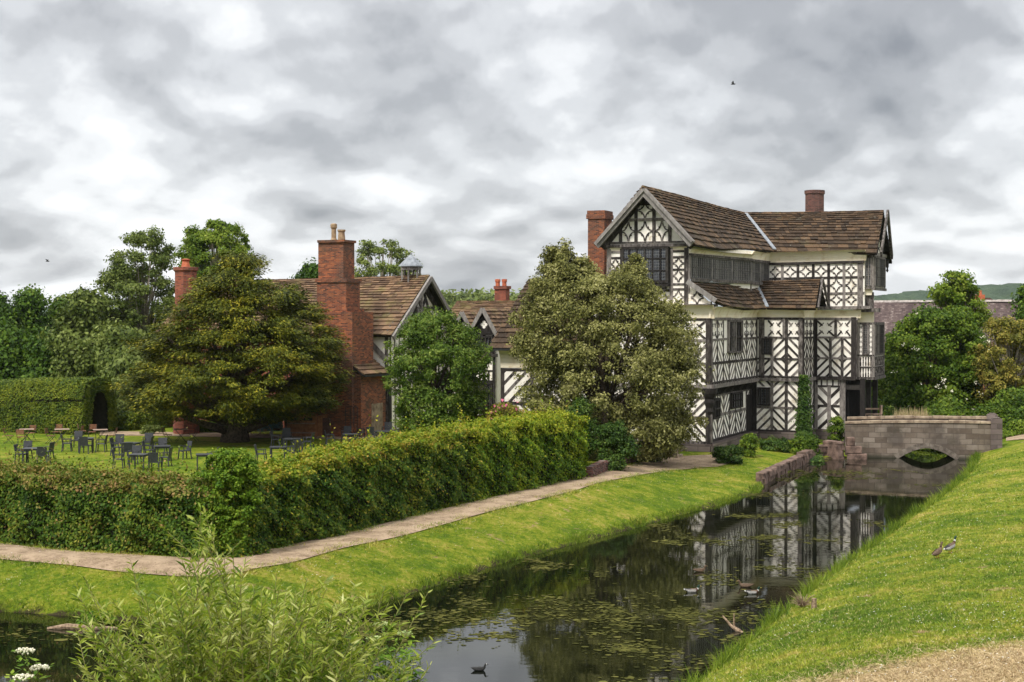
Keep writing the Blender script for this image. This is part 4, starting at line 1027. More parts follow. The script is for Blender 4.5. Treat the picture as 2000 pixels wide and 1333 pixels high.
topz = 10.4; ta = at_D(1034, 545, 0.0 + 93.2); tb = sub3(RC1 + ED * 3.4, ta[2])
slates([sub3(RC0 - ER * .55 - ED * .5, ze - .05), sub3(RC1 - ED * .5, ze - .05)], [ta, tb], hip, M['slate'], .44, .28, .5)
slates([sub3(RC0 - ER * .55 + ED * 7.2, ze - .05), sub3(RC0 - ER * .55 - ED * .5, ze - .05)], [ta + [0, .3, 0], ta], hip, M['slate'], .44, .28, .5)
slates([sub3(RC1 + ED * 7.2, ze), sub3(RC0 - ER * .55 + ED * 7.2, ze)], [tb, ta], hip, M['slate'], .44, .28, .5)
gb_ = MB(); beam3(gb_, sub3(RC0 - ER * .6 - ED * .6, ze - .1), sub3(RC1 - ED * .6, ze - .1), .12, .12); gb_.build('gutter', M['iron'], hip)
# ================================================================ BRIDGE AND STONEWORK
BL = np.array(P2(1650, 893)); BR = np.array(at_z(1938, 899.3, 0)[:2]); bd = (BR - BL) / np.linalg.norm(BR - BL); bn = np.array([bd[1], -bd[0]])
bridge = empty('stone_bridge', (*((BL + BR) / 2), 0), label='grey sandstone bridge with one low arch crossing the moat to the house', cat='bridge')
WB = Wall(BL, BR, .0); LB = WB.L; a0, a1 = WB.uz(1753, 893)[0], WB.uz(1868, 893)[0]; am, ah = (a0 + a1) / 2, (a1 - a0) / 2
def arch(u): return .66 * (1 - abs((u - am) / ah) ** 1.8) - .06 if abs(u - am) < ah else -.6
us_ = sorted(set([0, LB] + list(np.linspace(0, a0, 8)) + list(np.linspace(a0 + .001, a1 - .001, 22)) + list(np.linspace(a1, LB, 8))))
def pz(u): return 2.06 + .05 * math.sin(math.pi * min(1, u / LB)) + .14 * u / LB
mb = MB()
for i in range(len(us_) - 1):
    u, v = us_[i], us_[i + 1]; zu, zv = (arch(u), arch(v)) if (a0 < (u + v) / 2 < a1) else (-.6, -.6)
    mb.hull8([WB.w(u, zu, 0), WB.w(v, zv, 0), WB.w(v, zv, -4.2), WB.w(u, zu, -4.2)], [WB.w(u, 1.35, 0), WB.w(v, 1.35, 0), WB.w(v, 1.35, -4.2), WB.w(u, 1.35, -4.2)])
mb.build('arch_body', M['stone'], bridge)
for n_, nm in ((0, 'parapet'), (-3.85, 'parapet')):
    mb = MB(); k_ = 14
    for i in range(k_):
        u, v = LB * i / k_, LB * (i + 1) / k_
        mb.hull8([WB.w(u, 1.35, n_), WB.w(v, 1.35, n_), WB.w(v, 1.35, n_ - .35), WB.w(u, 1.35, n_ - .35)], [WB.w(u, pz(u) - .14, n_), WB.w(v, pz(v) - .14, n_), WB.w(v, pz(v) - .14, n_ - .35), WB.w(u, pz(u) - .14, n_ - .35)])
    p_ = mb.build(nm, M['stone'], bridge); mb = MB(); u = 0
    while u < LB - .1:
        v = min(LB, u + random.uniform(.7, 1.2)); h_ = random.uniform(-.02, .02)
        mb.hull8([WB.w(u + .01, pz(u) - .14, n_ + .06), WB.w(v - .01, pz(v) - .14, n_ + .06), WB.w(v - .01, pz(v) - .14, n_ - .41), WB.w(u + .01, pz(u) - .14, n_ - .41)],
                 [WB.w(u + .01, pz(u) + h_ - .02, n_ + .04), WB.w(v - .01, pz(v) + h_ - .02, n_ + .04), WB.w(v - .01, pz(v) + h_, n_ - .36), WB.w(u + .01, pz(u) + h_, n_ - .36)]); u = v
    mb.build('coping', M['coping'], p_)
    pm = MB(); q = WB.w(LB + .22, 0, n_ - .17); pm.box((q[0], q[1], .3), (.62, .58, 2.0), -math.atan2(-bd[1], bd[0])); pm.box((q[0], q[1], 2.25), (.52, .5, .1), -math.atan2(-bd[1], bd[0])); pm.box((q[0], q[1], 2.34), (.34, .34, .07), -math.atan2(-bd[1], bd[0]))
    pm.build('end_pier', M['plinth'], bridge)
mb = MB(); nv = 17
for i in range(nv):
    t0, t1 = math.pi * (i + .04) / nv, math.pi * (i + .96) / nv
    def ap_(t, r_): q_ = -math.cos(t) * .5 - (1 - 2 * t / math.pi) * .5; sl_ = .9 * q_; k9 = math.hypot(1, sl_); return (am + ah * q_ + r_ * sl_ / k9, .66 * (1 - abs(q_) ** 1.8) - .06 + r_ / k9)
    P_ = [ap_(t0, 0), ap_(t1, 0), ap_(t1, .30), ap_(t0, .30)]; P_ = [(u, max(z, -.3)) for u, z in P_]
    n1 = random.uniform(.02, .05); WB.poly(P_, n1, -.02, mb)
mb.build('arch_stones', M['coping'] if False else noisy('arch_sandstone', (.07, .055, .045), (.21, .18, .15), 3, .9, .5, .03), bridge)
def rough_blocks(mb, A, B, z0f, z1f, th, row=.22, lw=(.35, .8), out=.06):
    W_ = Wall(A, B, 0); z = z0f
    while z < z1f - .05:
        zz = min(z1f, z + row * random.uniform(.8, 1.3)); u = -random.random() * .3
        while u < W_.L:
            v = u + random.uniform(*lw); n1 = random.uniform(-out, out); j = lambda: random.uniform(-.02, .02)
            uu, vv_ = max(u, 0), min(v, W_.L)
            if vv_ - uu > .05: mb.hull8([W_.w(uu + .01, z, n1 + j()), W_.w(vv_ - .01, z, n1 + j()), W_.w(vv_ - .01, z, -th), W_.w(uu + .01, z, -th)], [W_.w(uu + .02, zz - .01 + j(), n1 - .03), W_.w(vv_ - .02, zz - .01 + j(), n1 - .03), W_.w(vv_ - .02, zz + j(), -th), W_.w(uu + .02, zz + j(), -th)])
            u = v
        z = zz
mb = MB(); rough_blocks(mb, P2(1492, 947), P2(1573, 907), -.3, .56, .4)
mb.build('retaining_wall', M['pinkstone'], origin=(*P2(1530, 928), 0), label='low crumbling pinkish stone wall holding the lawn above the moat', cat='wall')
mb = MB(); rough_blocks(mb, P2(1573, 906), P2(1600, 897), -.3, .62, .5); rough_blocks(mb, P2(1600, 897), P2(1640, 894), -.3, .75, .6, .3); rough_blocks(mb, P2(1636, 898), P2(1650, 897), -.3, 1.0, 1.2, .35)
mb.build('stone_footing', M['pinkstone'], origin=(*P2(1610, 900), 0), label='rough reddish rock footing under the house beside the bridge', cat='wall')
g = 'loose stone blocks stacked where the bridge meets the house'
for i, (px, py, w_, d_, h_, lab) in enumerate(((1674, 893, 1.1, .8, .36, 'lowest long squared stone block at the waterline beside the bridge'), (1667, 880, .9, .7, .42, 'middle squared stone block resting on the long block by the bridge'), (1661, 866, .45, .5, .5, 'small upright stone topping the stacked blocks by the bridge'))):
    q = at_D(px, py, 87.3 - .0 * i); mb = MB(); z0 = (0 - .06, .31, .735)[i]; mb.box((q[0], q[1], z0), (w_, d_, h_), -.25 + .1 * i)
    o = mb.build('stone_block', M['pinkstone'], label=lab, cat='stone', group=g); bv = o.modifiers.new('b', 'BEVEL'); bv.width = .05; bv.segments = 2
mb = MB(); wp = [on_ground(*q)[:2] for q in ((1158, 934), (1185, 922), (1225, 908), (1262, 896), (1292, 888))]
for i in range(4): rough_blocks(mb, wp[i], wp[i + 1], (1.0, .9, .75, .6)[i] - .6, (1.5, 1.42, 1.32, 1.2)[i], .3, .09, (.22, .24), .012)
mb.build('brick_wall', M['brick_dark'], origin=(*wp[2], .5), label='low curving wall of old brick along the path under the tall tree', cat='wall')
q = on_ground(1306, 893); mb = MB(); mb.box((q[0], q[1], q[2] - .3), (1.3, 1.0, .45), -AZ); mb.box((q[0] - .1, q[1] + .5, q[2] - .1), (1.2, .8, .42), -AZ)
mb.build('stone_step', M['coping'], origin=q, label='two worn stone steps at the end of the low brick wall', cat='steps')
# the barn beyond the bridge, and cottages
barn = empty('barn', (*at_D(1850, 700, 138)[:2], .8), label='long barn with purple brown tiled roof beyond the shrubs', cat='barn')
ba, bb_ = at_D(1640, 700, 140)[:2], at_D(2080, 700, 128)[:2]; dn = (bb_ - ba) / np.linalg.norm(bb_ - ba); dk = np.array([-dn[1], dn[0]])
Wn = Wall(ba, bb_, 0); Wn.plaster(.5, 4.6, barn, M['brick_far'])
mb = MB(); zr = at_D(1850, 588, 138)[2]; n_ = 24; vs_ = []
for i in range(n_ + 1):
    u = ba + (bb_ - ba) * i / n_; sg = .10 * math.sin(i * .7); vs_ += [(*(u - dk * .4), 4.4), (*(u + dk * 5.5), zr + sg), (*(u + dk * 11.4), 4.4), (*(u + dk * 5.5), zr - .3)]
for i in range(n_):
    for j in range(4): mb.f.append((i * 4 + j, (i + 1) * 4 + j, (i + 1) * 4 + (j + 1) % 4, i * 4 + (j + 1) % 4)); mb.m.append(0)
mb.v += [tuple(map(float, q)) for q in vs_]; mb.n = len(mb.v); mb.build('roof', M['tile_purple'], barn)
ridge_tiles([(*(ba + dk * 5.5), zr + .02), (*(bb_ + dk * 5.5), zr + .02)], barn, noisy('pale_ridge', (.2, .17, .16), (.4, .36, .34), 4), r=.22, wd=.5)
for nm, (pxa, pxb, D_, ya, yb), lab in (('shed', (1925, 1972, 122, 722, 668), 'grey slate roofed shed beneath the yellowish tree'), ('shed', (1700, 1736, 118, 698, 668), 'small grey slate roofed shed directly behind the house corner')):
    sh = empty(nm, (*at_D((pxa + pxb) / 2, 700, D_)[:2], .8), label=lab, cat='shed')
    p0, p1 = at_D(pxa, ya, D_), at_D(pxb, ya, D_); t0, t1 = at_D(pxa, yb, D_ + 3), at_D(pxb - 6, yb, D_ + 3)
    W_ = Wall(p0, p1, 0); W_.plaster(.8, p0[2], sh, M['brick_dark']); slates([p0, p1], [t0, t1], sh, M['tile_purple'] if False else M['slate_grey'], .3, .25, .4)
cot = empty('cottage', (*at_D(1913, 600, 175)[:2], .8), label='distant cottage with orange brick chimney showing over the barn ridge', cat='cottage')
q0, q1 = at_D(1893, 600, 175)[:2], at_D(1955, 600, 175)[:2]; W_ = Wall(q0, q1, 0); W_.plaster(.8, 9.5, cot, M['brick_far'])
slates([sub3(q0, 9.3), sub3(q1, 9.3)], [sub3(q0 + [0, 4], at_D(1913, 582, 178)[2]), sub3(q1 + [0, 4], at_D(1913, 583, 178)[2])], cot, M['brick_dark'], .4, .3)
mb = MB(); q = at_D(1914, 585, 177); mb.box((q[0], q[1], 8), (.9, .8, at_D(1914, 576, 177)[2] - 8), 0); mb.lathe((q[0], q[1], at_D(1914, 576, 177)[2]), [(.25, 0), (.2, .3), (.22, .5)], 8); mb.build('chimney', M['terracotta'], cot)
# ================================================================ PLANTS
def unit(v): return v / (np.linalg.norm(v, axis=-1, keepdims=True) + 1e-9)
def leafquads(C, Nn, L, Wd, T=None, fold=0.0):
    n = len(C); Nn = unit(Nn)
    t = rng.normal(size=(n, 3)) if T is None else T + rng.normal(size=(n, 3)) * .35
    t = unit(t - Nn * np.sum(t * Nn, 1, keepdims=True)); b = np.cross(Nn, t)
    L = (L * rng.uniform(.65, 1.35, n))[:, None]; Wd = L * Wd
    P = np.stack([C - t * L * .5, C - t * L * .05 + b * Wd * .5, C + t * L * .5, C - t * L * .05 - b * Wd * .5], 1)
    return P.reshape(-1, 3)
def crown_pts(rows, D, nclump, cr, nleaf, L, wr=.6, spray=0.0, depth=.85, hollow=.42, squash=.72, rowscale=1.0, tips=.18, jag=.0):
    Z_ = np.array([at_D(1000, r[0], D)[2] for r in rows]); XL = np.array([at_D(r[1], r[0], D)[0] for r in rows]); XR = np.array([at_D(r[2], r[0], D)[0] for r in rows])
    cx = (XL + XR) / 2; rr = (XR - XL) / 2; o = np.argsort(Z_); Z_, cx, rr = Z_[o], cx[o], rr[o]
    zs = np.linspace(Z_[0], Z_[-1], 200); w_ = np.interp(zs, Z_, rr) + .05; w_ = w_ / w_.sum()
    cz = rng.choice(zs, nclump, p=w_) + rng.normal(0, cr * .2, nclump); cz = np.clip(cz, Z_[0] + cr * .2, Z_[-1] - cr * .55)
    r_ = np.maximum(np.interp(cz, Z_, rr) - cr * .55, .1); th = rng.uniform(0, 2 * np.pi, nclump)
    k_ = hollow + (1 - hollow) * np.sqrt(rng.random(nclump)); tip = rng.random(nclump) < tips; k_ = np.where(tip, 1.0 + .12 * rng.random(nclump), k_)
    if jag: k_ = k_ * (1 + jag * np.sin(th * 3 + cz * 1.3) * np.sin(cz * 2.1 + th))
    C = np.stack([np.interp(cz, Z_, cx) + r_ * k_ * np.cos(th), D + r_ * k_ * np.sin(th) * depth, cz], 1)
    crr = cr * rng.uniform(.55, 1.25, nclump) * np.where(tip, .6, 1)
    per = rng.multinomial(nleaf, crr ** 2 / (crr ** 2).sum()); idx = np.repeat(np.arange(nclump), per)
    d = unit(rng.normal(size=(len(idx), 3)) + [0, 0, .25]); rad = crr[idx] * np.where(rng.random(len(idx)) < .8, rng.random(len(idx)) ** .5 * 1.1, 1.1 + .35 * rng.random(len(idx)))
    st = rng.uniform(.6, 1.5, (nclump, 3)); P = C[idx] + d * rad[:, None] * [1, 1, squash] * st[idx] * .85
    axis = np.stack([np.interp(P[:, 2], Z_, cx), np.full(len(P), D), P[:, 2] - .4], 1); ow = unit(P - axis)
    Nn = d * .8 + ow * .5 + np.array([0, 0, .35]) + rng.normal(size=P.shape) * .7
    T = None
    if spray: T = (ow * [1, 1, .2] + d * .5 + [0, 0, -.15]) * spray; Nn = np.array([0, 0, 1.]) + ow * .4 + rng.normal(size=P.shape) * .4
    return P, Nn, T, C, (Z_, cx, rr)
def tree(name, rows, D, base_py, label, cat, m_, bark, nclump=260, cr=.9, nleaf=45000, L=.16, wr=.6, spray=0, trunk_r=.3, limbs=26, group=None, base_px=None, lowtrunk=True, **kw):
    P, Nn, T, C, prof = crown_pts(rows, D, nclump, cr, nleaf, L, wr, spray, **kw)
    Z_, cx, rr = prof; bx = at_D(base_px, 700, D)[0] if base_px else cx[0] * .5 + cx.mean() * .5
    z0 = h1(bx, D) if base_py is None else at_D(1000, base_py, D)[2]
    t = empty(name, (bx, D, z0), label=label, cat=cat, group=group)
    bigmesh('crown', leafquads(P, Nn, L, wr, T), 4, m_, t)
    mb = MB(); H = Z_[-1]; top = np.array([np.interp(H * .85 + Z_[0] * .15, Z_, cx), D, Z_[0] + (H - Z_[0]) * .86])
    base = np.array([bx, D, z0 - .2]); tr = [base + (top - base) * t_ + np.array([.12 * math.sin(t_ * 7), .1 * math.cos(t_ * 5), 0]) * t_ for t_ in np.linspace(0, 1, 9)]
    mb.tube(tr, [trunk_r * (1.25 if i == 0 else 1) * (1 - .9 * i / 8) for i in range(9)], 8)
    for c in C[rng.choice(len(C), min(limbs, len(C)), replace=False)]:
        f = np.clip((c[2] - z0) / (H - z0) * random.uniform(.35, .7), .08, .9); s_ = base + (top - base) * f; m1 = s_ * .45 + c * .55 + [0, 0, -.25 * random.random()]
        r1 = trunk_r * (1 - f) * .42 + .02; mb.tube([s_, m1, c], [r1, r1 * .6, .02], 5)
    mb.build('trunk', bark, t, smooth=True)
    return t
LM = {
 'yew': leafmat('yew_needles', [(.014, .022, .004), (.045, .062, .006), (.125, .135, .010), (.32, .27, .022)], .15, .7),
 'apple': leafmat('fresh_green_leaves', [(.018, .040, .005), (.055, .105, .012), (.12, .185, .025), (.26, .31, .07)], .28, 1.1),
 'holm': leafmat('olive_holly_leaves', [(.04, .045, .010), (.11, .115, .030), (.235, .23, .070), (.43, .41, .19)], .2, .8),
 'oak': leafmat('dark_oak_leaves', [(.011, .030, .004), (.032, .072, .007), (.07, .13, .012), (.14, .205, .022)], .2, .35),
 'lime': leafmat('mid_green_leaves', [(.03, .05, .010), (.085, .12, .025), (.155, .195, .045), (.26, .30, .09)], .25, .4),
 'ash': leafmat('light_green_leaves', [(.035, .08, .010), (.09, .15, .014), (.17, .24, .022), (.30, .34, .06)], .3, .5),
 'haw': leafmat('hawthorn_leaves', [(.013, .036, .004), (.045, .090, .008), (.10, .16, .014), (.20, .26, .03)], .25, .5),
 'gold': leafmat('yellowing_leaves', [(.05, .055, .010), (.13, .14, .022), (.25, .22, .04), (.42, .32, .08)], .25, .7),
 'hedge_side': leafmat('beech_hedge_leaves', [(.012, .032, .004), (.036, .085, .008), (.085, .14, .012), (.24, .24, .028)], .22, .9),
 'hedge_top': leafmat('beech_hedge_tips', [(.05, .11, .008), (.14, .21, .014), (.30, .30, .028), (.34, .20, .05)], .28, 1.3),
 'hedge_red': leafmat('bronze_hedge_tips', [(.035, .08, .008), (.10, .15, .015), (.20, .18, .04), (.34, .20, .09)], .22, 1.3),
 'hedge_fresh': leafmat('hornbeam_leaves', [(.016, .045, .005), (.06, .13, .008), (.15, .235, .013), (.33, .37, .028)], .25, .9),
 'hedge_freshtop': leafmat('hornbeam_tips', [(.06, .12, .008), (.17, .23, .014), (.32, .35, .025), (.42, .40, .05)], .3, 1.3),
 'clip': leafmat('clipped_yew', [(.014, .036, .004), (.05, .085, .008), (.11, .145, .010), (.20, .22, .015)], .12, .7),
 'willow': leafmat('willow_leaves', [(.055, .10, .012), (.16, .24, .022), (.33, .38, .055), (.60, .61, .28)], .4, 2.5, .42, .3),
 'elder': leafmat('elder_leaves', [(.03, .08, .006), (.085, .17, .012), (.16, .25, .02), (.30, .36, .045)], .3, 2),
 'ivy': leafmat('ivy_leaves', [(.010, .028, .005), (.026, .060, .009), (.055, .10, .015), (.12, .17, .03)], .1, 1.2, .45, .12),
}
M['creamflower'] = noisy('cream_blossom', (.55, .52, .38), (.78, .76, .62), 8, .8, .1)
M['pinkflower'] = noisy('pink_blossom', (.4, .05, .12), (.6, .2, .3), 8, .8, .1)
# yew on the lawn
tree('yew_tree', [(812, 330, 560), (804, 285, 625), (795, 256, 652), (780, 236, 668), (735, 236, 678), (690, 262, 676), (650, 300, 662), (610, 330, 632), (570, 365, 592), (530, 400, 532), (505, 428, 505), (488, 445, 488)], 87, 866,
     'broad orange green yew with dark trunk on the tea lawn', 'tree', LM['yew'], M['bark'], nclump=520, cr=1.05, nleaf=210000, L=.19, wr=.36, spray=.8, trunk_r=.75, limbs=40, base_px=458, squash=.42, tips=.5, jag=.16)
# leafy tree before the hall gable
tree('apple_tree', [(855, 790, 905), (825, 770, 955), (780, 762, 960), (740, 752, 955), (700, 745, 962), (675, 758, 965), (652, 775, 932), (630, 800, 905), (610, 832, 862)], 84, 868,
     'bright green leafy tree in front of the hall gable', 'tree', LM['apple'], M['bark'], nclump=300, cr=.58, nleaf=62000, L=.15, wr=.55, trunk_r=.16, limbs=40, base_px=845, tips=.35, jag=.12)
# tall pale tree by the gatehouse
tree('holm_oak', [(892, 1150, 1310), (865, 1120, 1345), (830, 1040, 1375), (780, 1012, 1368), (730, 1008, 1368), (680, 1010, 1362), (630, 1012, 1345), (590, 1020, 1318), (560, 1035, 1285), (540, 1045, 1270)], 77.5, 905,
     'tall olive green evergreen tree standing between hedge and gatehouse', 'tree', LM['holm'], M['bark'], nclump=520, cr=.72, nleaf=150000, L=.15, wr=.5, trunk_r=.38, limbs=46, base_px=1190, tips=.3, jag=.08)
P, Nn, T, C, _ = crown_pts([(570, 1045, 1200), (530, 1050, 1175), (500, 1060, 1142), (478, 1070, 1118)], 77.5, 70, .5, 20000, .15)
P2_, N2_, T2, C2, _ = crown_pts([(575, 1200, 1282), (540, 1208, 1268), (510, 1218, 1256), (496, 1224, 1244)], 77.5, 36, .36, 8500, .15)
holm = bpy.data.objects['holm_oak']; bigmesh('crown', np.r_[leafquads(P, Nn, .15, .5), leafquads(P2_, N2_, .15, .5)], 4, LM['holm'], holm)
mb = MB(); 
for px, py in ((1092, 485), (1120, 520), (1075, 540), (1236, 505), (1250, 560), (1222, 545)): mb.tube([at_D(1175, 740, 77.5), at_D(px * .6 + 1175 * .4, 620, 77.6), at_D(px, py, 77.6)], [.12, .07, .02], 5)
mb.build('limbs', M['bark'], holm)
# tall trees beyond the hall and the wood on the left
tg = 'tall trees standing beyond the hall roof'
tree('birch_tree', [(770, 215, 350), (700, 205, 350), (640, 195, 352), (590, 200, 350), (550, 190, 345), (520, 205, 342), (490, 222, 340), (462, 250, 325), (448, 262, 310)], 128, None, 'tall loose crowned tree with gaps rising left of the hall', 'tree', LM['lime'], M['palebark'], nclump=300, cr=.72, nleaf=62000, L=.21, wr=.6, trunk_r=.4, limbs=90, tips=.45, hollow=.3, group=tg, jag=.2)
tree('oak_tree', [(620, 365, 490), (560, 350, 498), (520, 345, 500), (490, 350, 498), (460, 365, 480), (440, 392, 455), (431, 402, 440)], 134, None, 'yellow green spreading crown showing above the orange green yew', 'tree', LM['ash'], M['palebark'], nclump=230, cr=.72, nleaf=52000, L=.22, wr=.6, trunk_r=.4, limbs=80, tips=.4, hollow=.35, group=tg, jag=.15)
tree('birch_tree', [(620, 700, 812), (570, 690, 822), (530, 688, 822), (500, 688, 812), (480, 698, 790), (464, 710, 740)], 138, None, 'airy birch crown between the big brick stack and the lantern', 'tree', LM['lime'], M['palebark'], nclump=130, cr=.6, nleaf=20000, L=.20, wr=.6, trunk_r=.3, limbs=80, tips=.5, hollow=.3, group=tg, jag=.2)
tree('oak_tree', [(600, 580, 640), (560, 578, 640), (535, 582, 632), (517, 592, 622)], 140, None, 'small green treetop peeping over the hall ridge left of the stack', 'tree', LM['oak'], M['bark'], nclump=60, cr=.9, nleaf=9000, L=.3, trunk_r=.3, limbs=20, group=tg)
wg_ = 'dark trees of the wood left of the hall'
spec = [((-90, 40), 568, 'oak', 140, 'darkest green broad tree at the left edge of the wood'), ((15, 100), 572, 'oak', 143, 'dark oak second from the left edge behind the clipped hedge'), ((80, 165), 580, 'oak', 146, 'dark oak showing between the wood edge and the paler tree'),
        ((108, 225), 565, 'lime', 124, 'grey green feathery tree behind the end of the clipped hedge'), ((190, 285), 640, 'lime', 118, 'lower grey green tree between clipped hedge and orange green yew'), ((-160, -40), 575, 'oak', 138, 'dark tree just outside the wood edge'), ((225, 330), 690, 'lime', 112, 'small dusky tree tucked behind the left side of the yew'), ((-30, 60), 640, 'oak', 128, 'low dark bushy tree right behind the clipped hedge'), ((60, 130), 660, 'oak', 126, 'low rounded dark tree behind the middle of the clipped hedge')]
for (xa, xb), yt, mk, D_, lab in spec:
    if xb < 0: continue
    m1, wd_ = (xa + xb) / 2, (xb - xa)
    hh = 800 - yt
    tree('woodland_tree', [(820, xa + wd_ * .15, xb - wd_ * .15), (yt + hh * .6, xa, xb), (yt + hh * .35, xa + 2, xb - 2), (yt + hh * .14, xa + wd_ * .14, xb - wd_ * .14), (yt, m1 - wd_ * .18, m1 + wd_ * .18)], D_, None, lab, 'tree', LM[mk], M['bark'], nclump=150, cr=1.15, nleaf=30000, L=.34, wr=.65, trunk_r=.4, limbs=24, group=wg_, tips=.25, jag=.1)
# beyond the bridge
tree('hawthorn', [(815, 1722, 1915), (780, 1705, 1925), (740, 1700, 1935), (700, 1712, 1935), (660, 1738, 1925), (630, 1762, 1900), (608, 1790, 1870)], 108, None, 'rounded deep green hawthorn dotted with cream blossom beyond the bridge', 'tree', LM['haw'], M['bark'], nclump=330, cr=.8, nleaf=70000, L=.22, wr=.65, trunk_r=.25, limbs=30, tips=.25, jag=.1)
tree('ash_tree', [(700, 1800, 1920), (640, 1812, 1925), (600, 1818, 1920), (575, 1822, 1915), (550, 1832, 1905), (530, 1850, 1880)], 119, None, 'loose bright green treetop rising above the blossoming hawthorn', 'tree', LM['ash'], M['bark'], nclump=120, cr=.72, nleaf=24000, L=.24, wr=.6, trunk_r=.22, limbs=60, tips=.4, hollow=.3, jag=.15)
tree('plum_tree', [(800, 1925, 2030), (740, 1905, 2040), (690, 1902, 2040), (650, 1915, 2030), (622, 1932, 1985)], 104, None, 'yellowish thinly leaved tree at the right edge of the picture', 'tree', LM['gold'], M['palebark'], nclump=170, cr=.62, nleaf=26000, L=.18, wr=.6, trunk_r=.2, limbs=90, tips=.4, hollow=.3, jag=.15)
tree('small_tree', [(700, 1985, 2050), (600, 1982, 2050), (560, 1992, 2040)], 112, None, 'dark tree cut off by the right edge behind the yellowish tree', 'tree', LM['oak'], M['bark'], nclump=70, cr=.8, nleaf=12000, L=.24, trunk_r=.2, limbs=20)
# hawthorn blossom
hw = bpy.data.objects['hawthorn']; P, Nn, T, C, _ = crown_pts([(800, 1740, 1930), (740, 1712, 1940), (660, 1738, 1930), (605, 1790, 1875)], 107.2, 60, .3, 420, .1, tips=1.0)
P = P[P[:, 1] < 108.0]; bigmesh('blossom', leafquads(P, rng.normal(size=P.shape) + [0, -1, 1], .10, .9), 4, M['creamflower'], hw)
def blob_bush(name, rows, D, label, cat, mk, n=9000, L=.1, ncl=60, cr=.3, group=None, kind=None, spray=0, wr=.6, depth=.8, **kw):
    P, Nn, T, C, prof = crown_pts(rows, D, ncl, cr, n, L, wr, spray, depth=depth, hollow=.2, **kw)
    x0 = prof[1][0]; o = bigmesh(name, leafquads(P, Nn, L, wr, T), 4, LM[mk], origin=(x0, D, prof[0][0]), label=label, cat=cat, group=group, kind=kind)
    return o
# undergrowth beyond the bridge: one mass
def mass(name, cx, cy, rx, ry, hz, n, L, mk, label, kind='stuff', wr=.6, cat='undergrowth', bump=1.0):
    a = rng.uniform(0, 2 * np.pi, n); r_ = np.sqrt(rng.random(n)); x = cx + rx * r_ * np.cos(a); y = cy + ry * r_ * np.sin(a)
    hh = hz * (.45 + .3 * np.sin(x * 1.1 + y * .6) * np.sin(y * .9 - x * .4) * bump + .25 * np.sin(x * 2.7 + y) ** 2) * np.clip(1.25 - r_ ** 3, .3, 1)
    z = hgt(x, y); z = np.maximum(z, 0) + hh * rng.uniform(0, 1, n) ** .45
    P = np.stack([x, y, z], 1); Nn = rng.normal(size=P.shape) * .6 + [0, -.3, 1]
    return bigmesh(name, leafquads(P, Nn, L, wr), 4, LM[mk], origin=(cx, cy, .5), label=label, cat=cat, kind=kind)
mass('undergrowth', 33.5, 101, 11, 9, 3.0, 80000, .24, 'haw', 'tangled green undergrowth and brambles on the far bank beyond the bridge')
mass('nettle_bed', 30, 94, 6, 2.5, 1.0, 22000, .15, 'ash', 'low nettles and weeds behind the bridge parapet', cat='weeds')
mass('bank_scrub', 42, 96, 7, 7, 2.2, 30000, .2, 'haw', 'bushy scrub beside the path at the right end of the bridge', cat='scrub')
mass('far_scrub', 22, 118, 9, 4, 4.2, 26000, .26, 'oak', 'dark scrub behind the house corner before the barn', cat='scrub')
# dry grass stalks behind the bridge
n = 260; x = rng.uniform(23.6, 25.6, n); y = rng.uniform(93.5, 95, n); Cc = np.stack([x, y, np.full(n, 1.6)], 1); 
M['drystalk'] = noisy('dry_stalks', (.22, .16, .08), (.45, .36, .2), 5, .9, .1)
bigmesh('dry_stalks', leafquads(Cc + np.stack([np.zeros(n), np.zeros(n), rng.uniform(0, .5, n)], 1), np.tile([0, -1., 0], (n, 1)), .9, .035, np.tile([0, 0, 5.], (n, 1))), 4, M['drystalk'], label='pale dry grass stalks standing behind the bridge wall', cat='dry grass', kind='stuff')
# far wood and hills
mass('far_woods', -4, 470, 75, 30, 19.0, 90000, 1.5, 'lime', 'distant wood behind the low courtyard wing', wr=.7, cat='wood', bump=.4)
m, N, b = mat('wooded_hill'); n = N.noise(pos(N), .022, 8, .75); put(N, b, N.ramp(n, [(.35, (.018, .045, .016)), (.5, (.035, .075, .025)), (.66, (.07, .11, .04))]), .95, N.noise(pos(N), .05, 6, .8), 1.0, 12); M['hill'] = m
def hill(name, pts, D, depth, label, seed):
    r_ = np.random.default_rng(seed); k_ = 260; pxs = np.linspace(pts[0][0], pts[-1][0], k_); pys = np.interp(pxs, [p[0] for p in pts], [p[1] for p in pts])
    mb = MB(); rows_ = 14
    for j in range(rows_ + 1):
        t = j / rows_
        for i in range(k_):
            top = at_D(pxs[i], pys[i], D); z = top[2] * math.sin(t * math.pi / 2) ** 1.0 + (r_.uniform(-1, 1) * 3.4 if j > 1 else 0)
            mb.v.append((float(top[0]), float(D - depth * (1 - t)), float(z)))
    mb.n = len(mb.v)
    for j in range(rows_):
        for i in range(k_ - 1): mb.f.append((j * k_ + i, j * k_ + i + 1, (j + 1) * k_ + i + 1, (j + 1) * k_ + i)); mb.m.append(0)
    return mb.build(name, M['hill'], origin=(at_D(pts[0][0], 600, D)[0], D, 0), label=label, cat='hill', kind='structure', smooth=True)
hill('hills', [(1560, 592), (1650, 590), (1715, 580), (1760, 574), (1800, 570), (1850, 568), (1900, 561), (1960, 558), (2010, 558), (2200, 560), (2500, 575)], 2300, 700, 'low blue green wooded hills on the far right horizon', 4)
hill('hills', [(-900, 600), (-300, 602), (300, 606), (700, 606), (1100, 604), (1500, 600), (2600, 603)], 2700, 500, 'level far country along the horizon', 5)
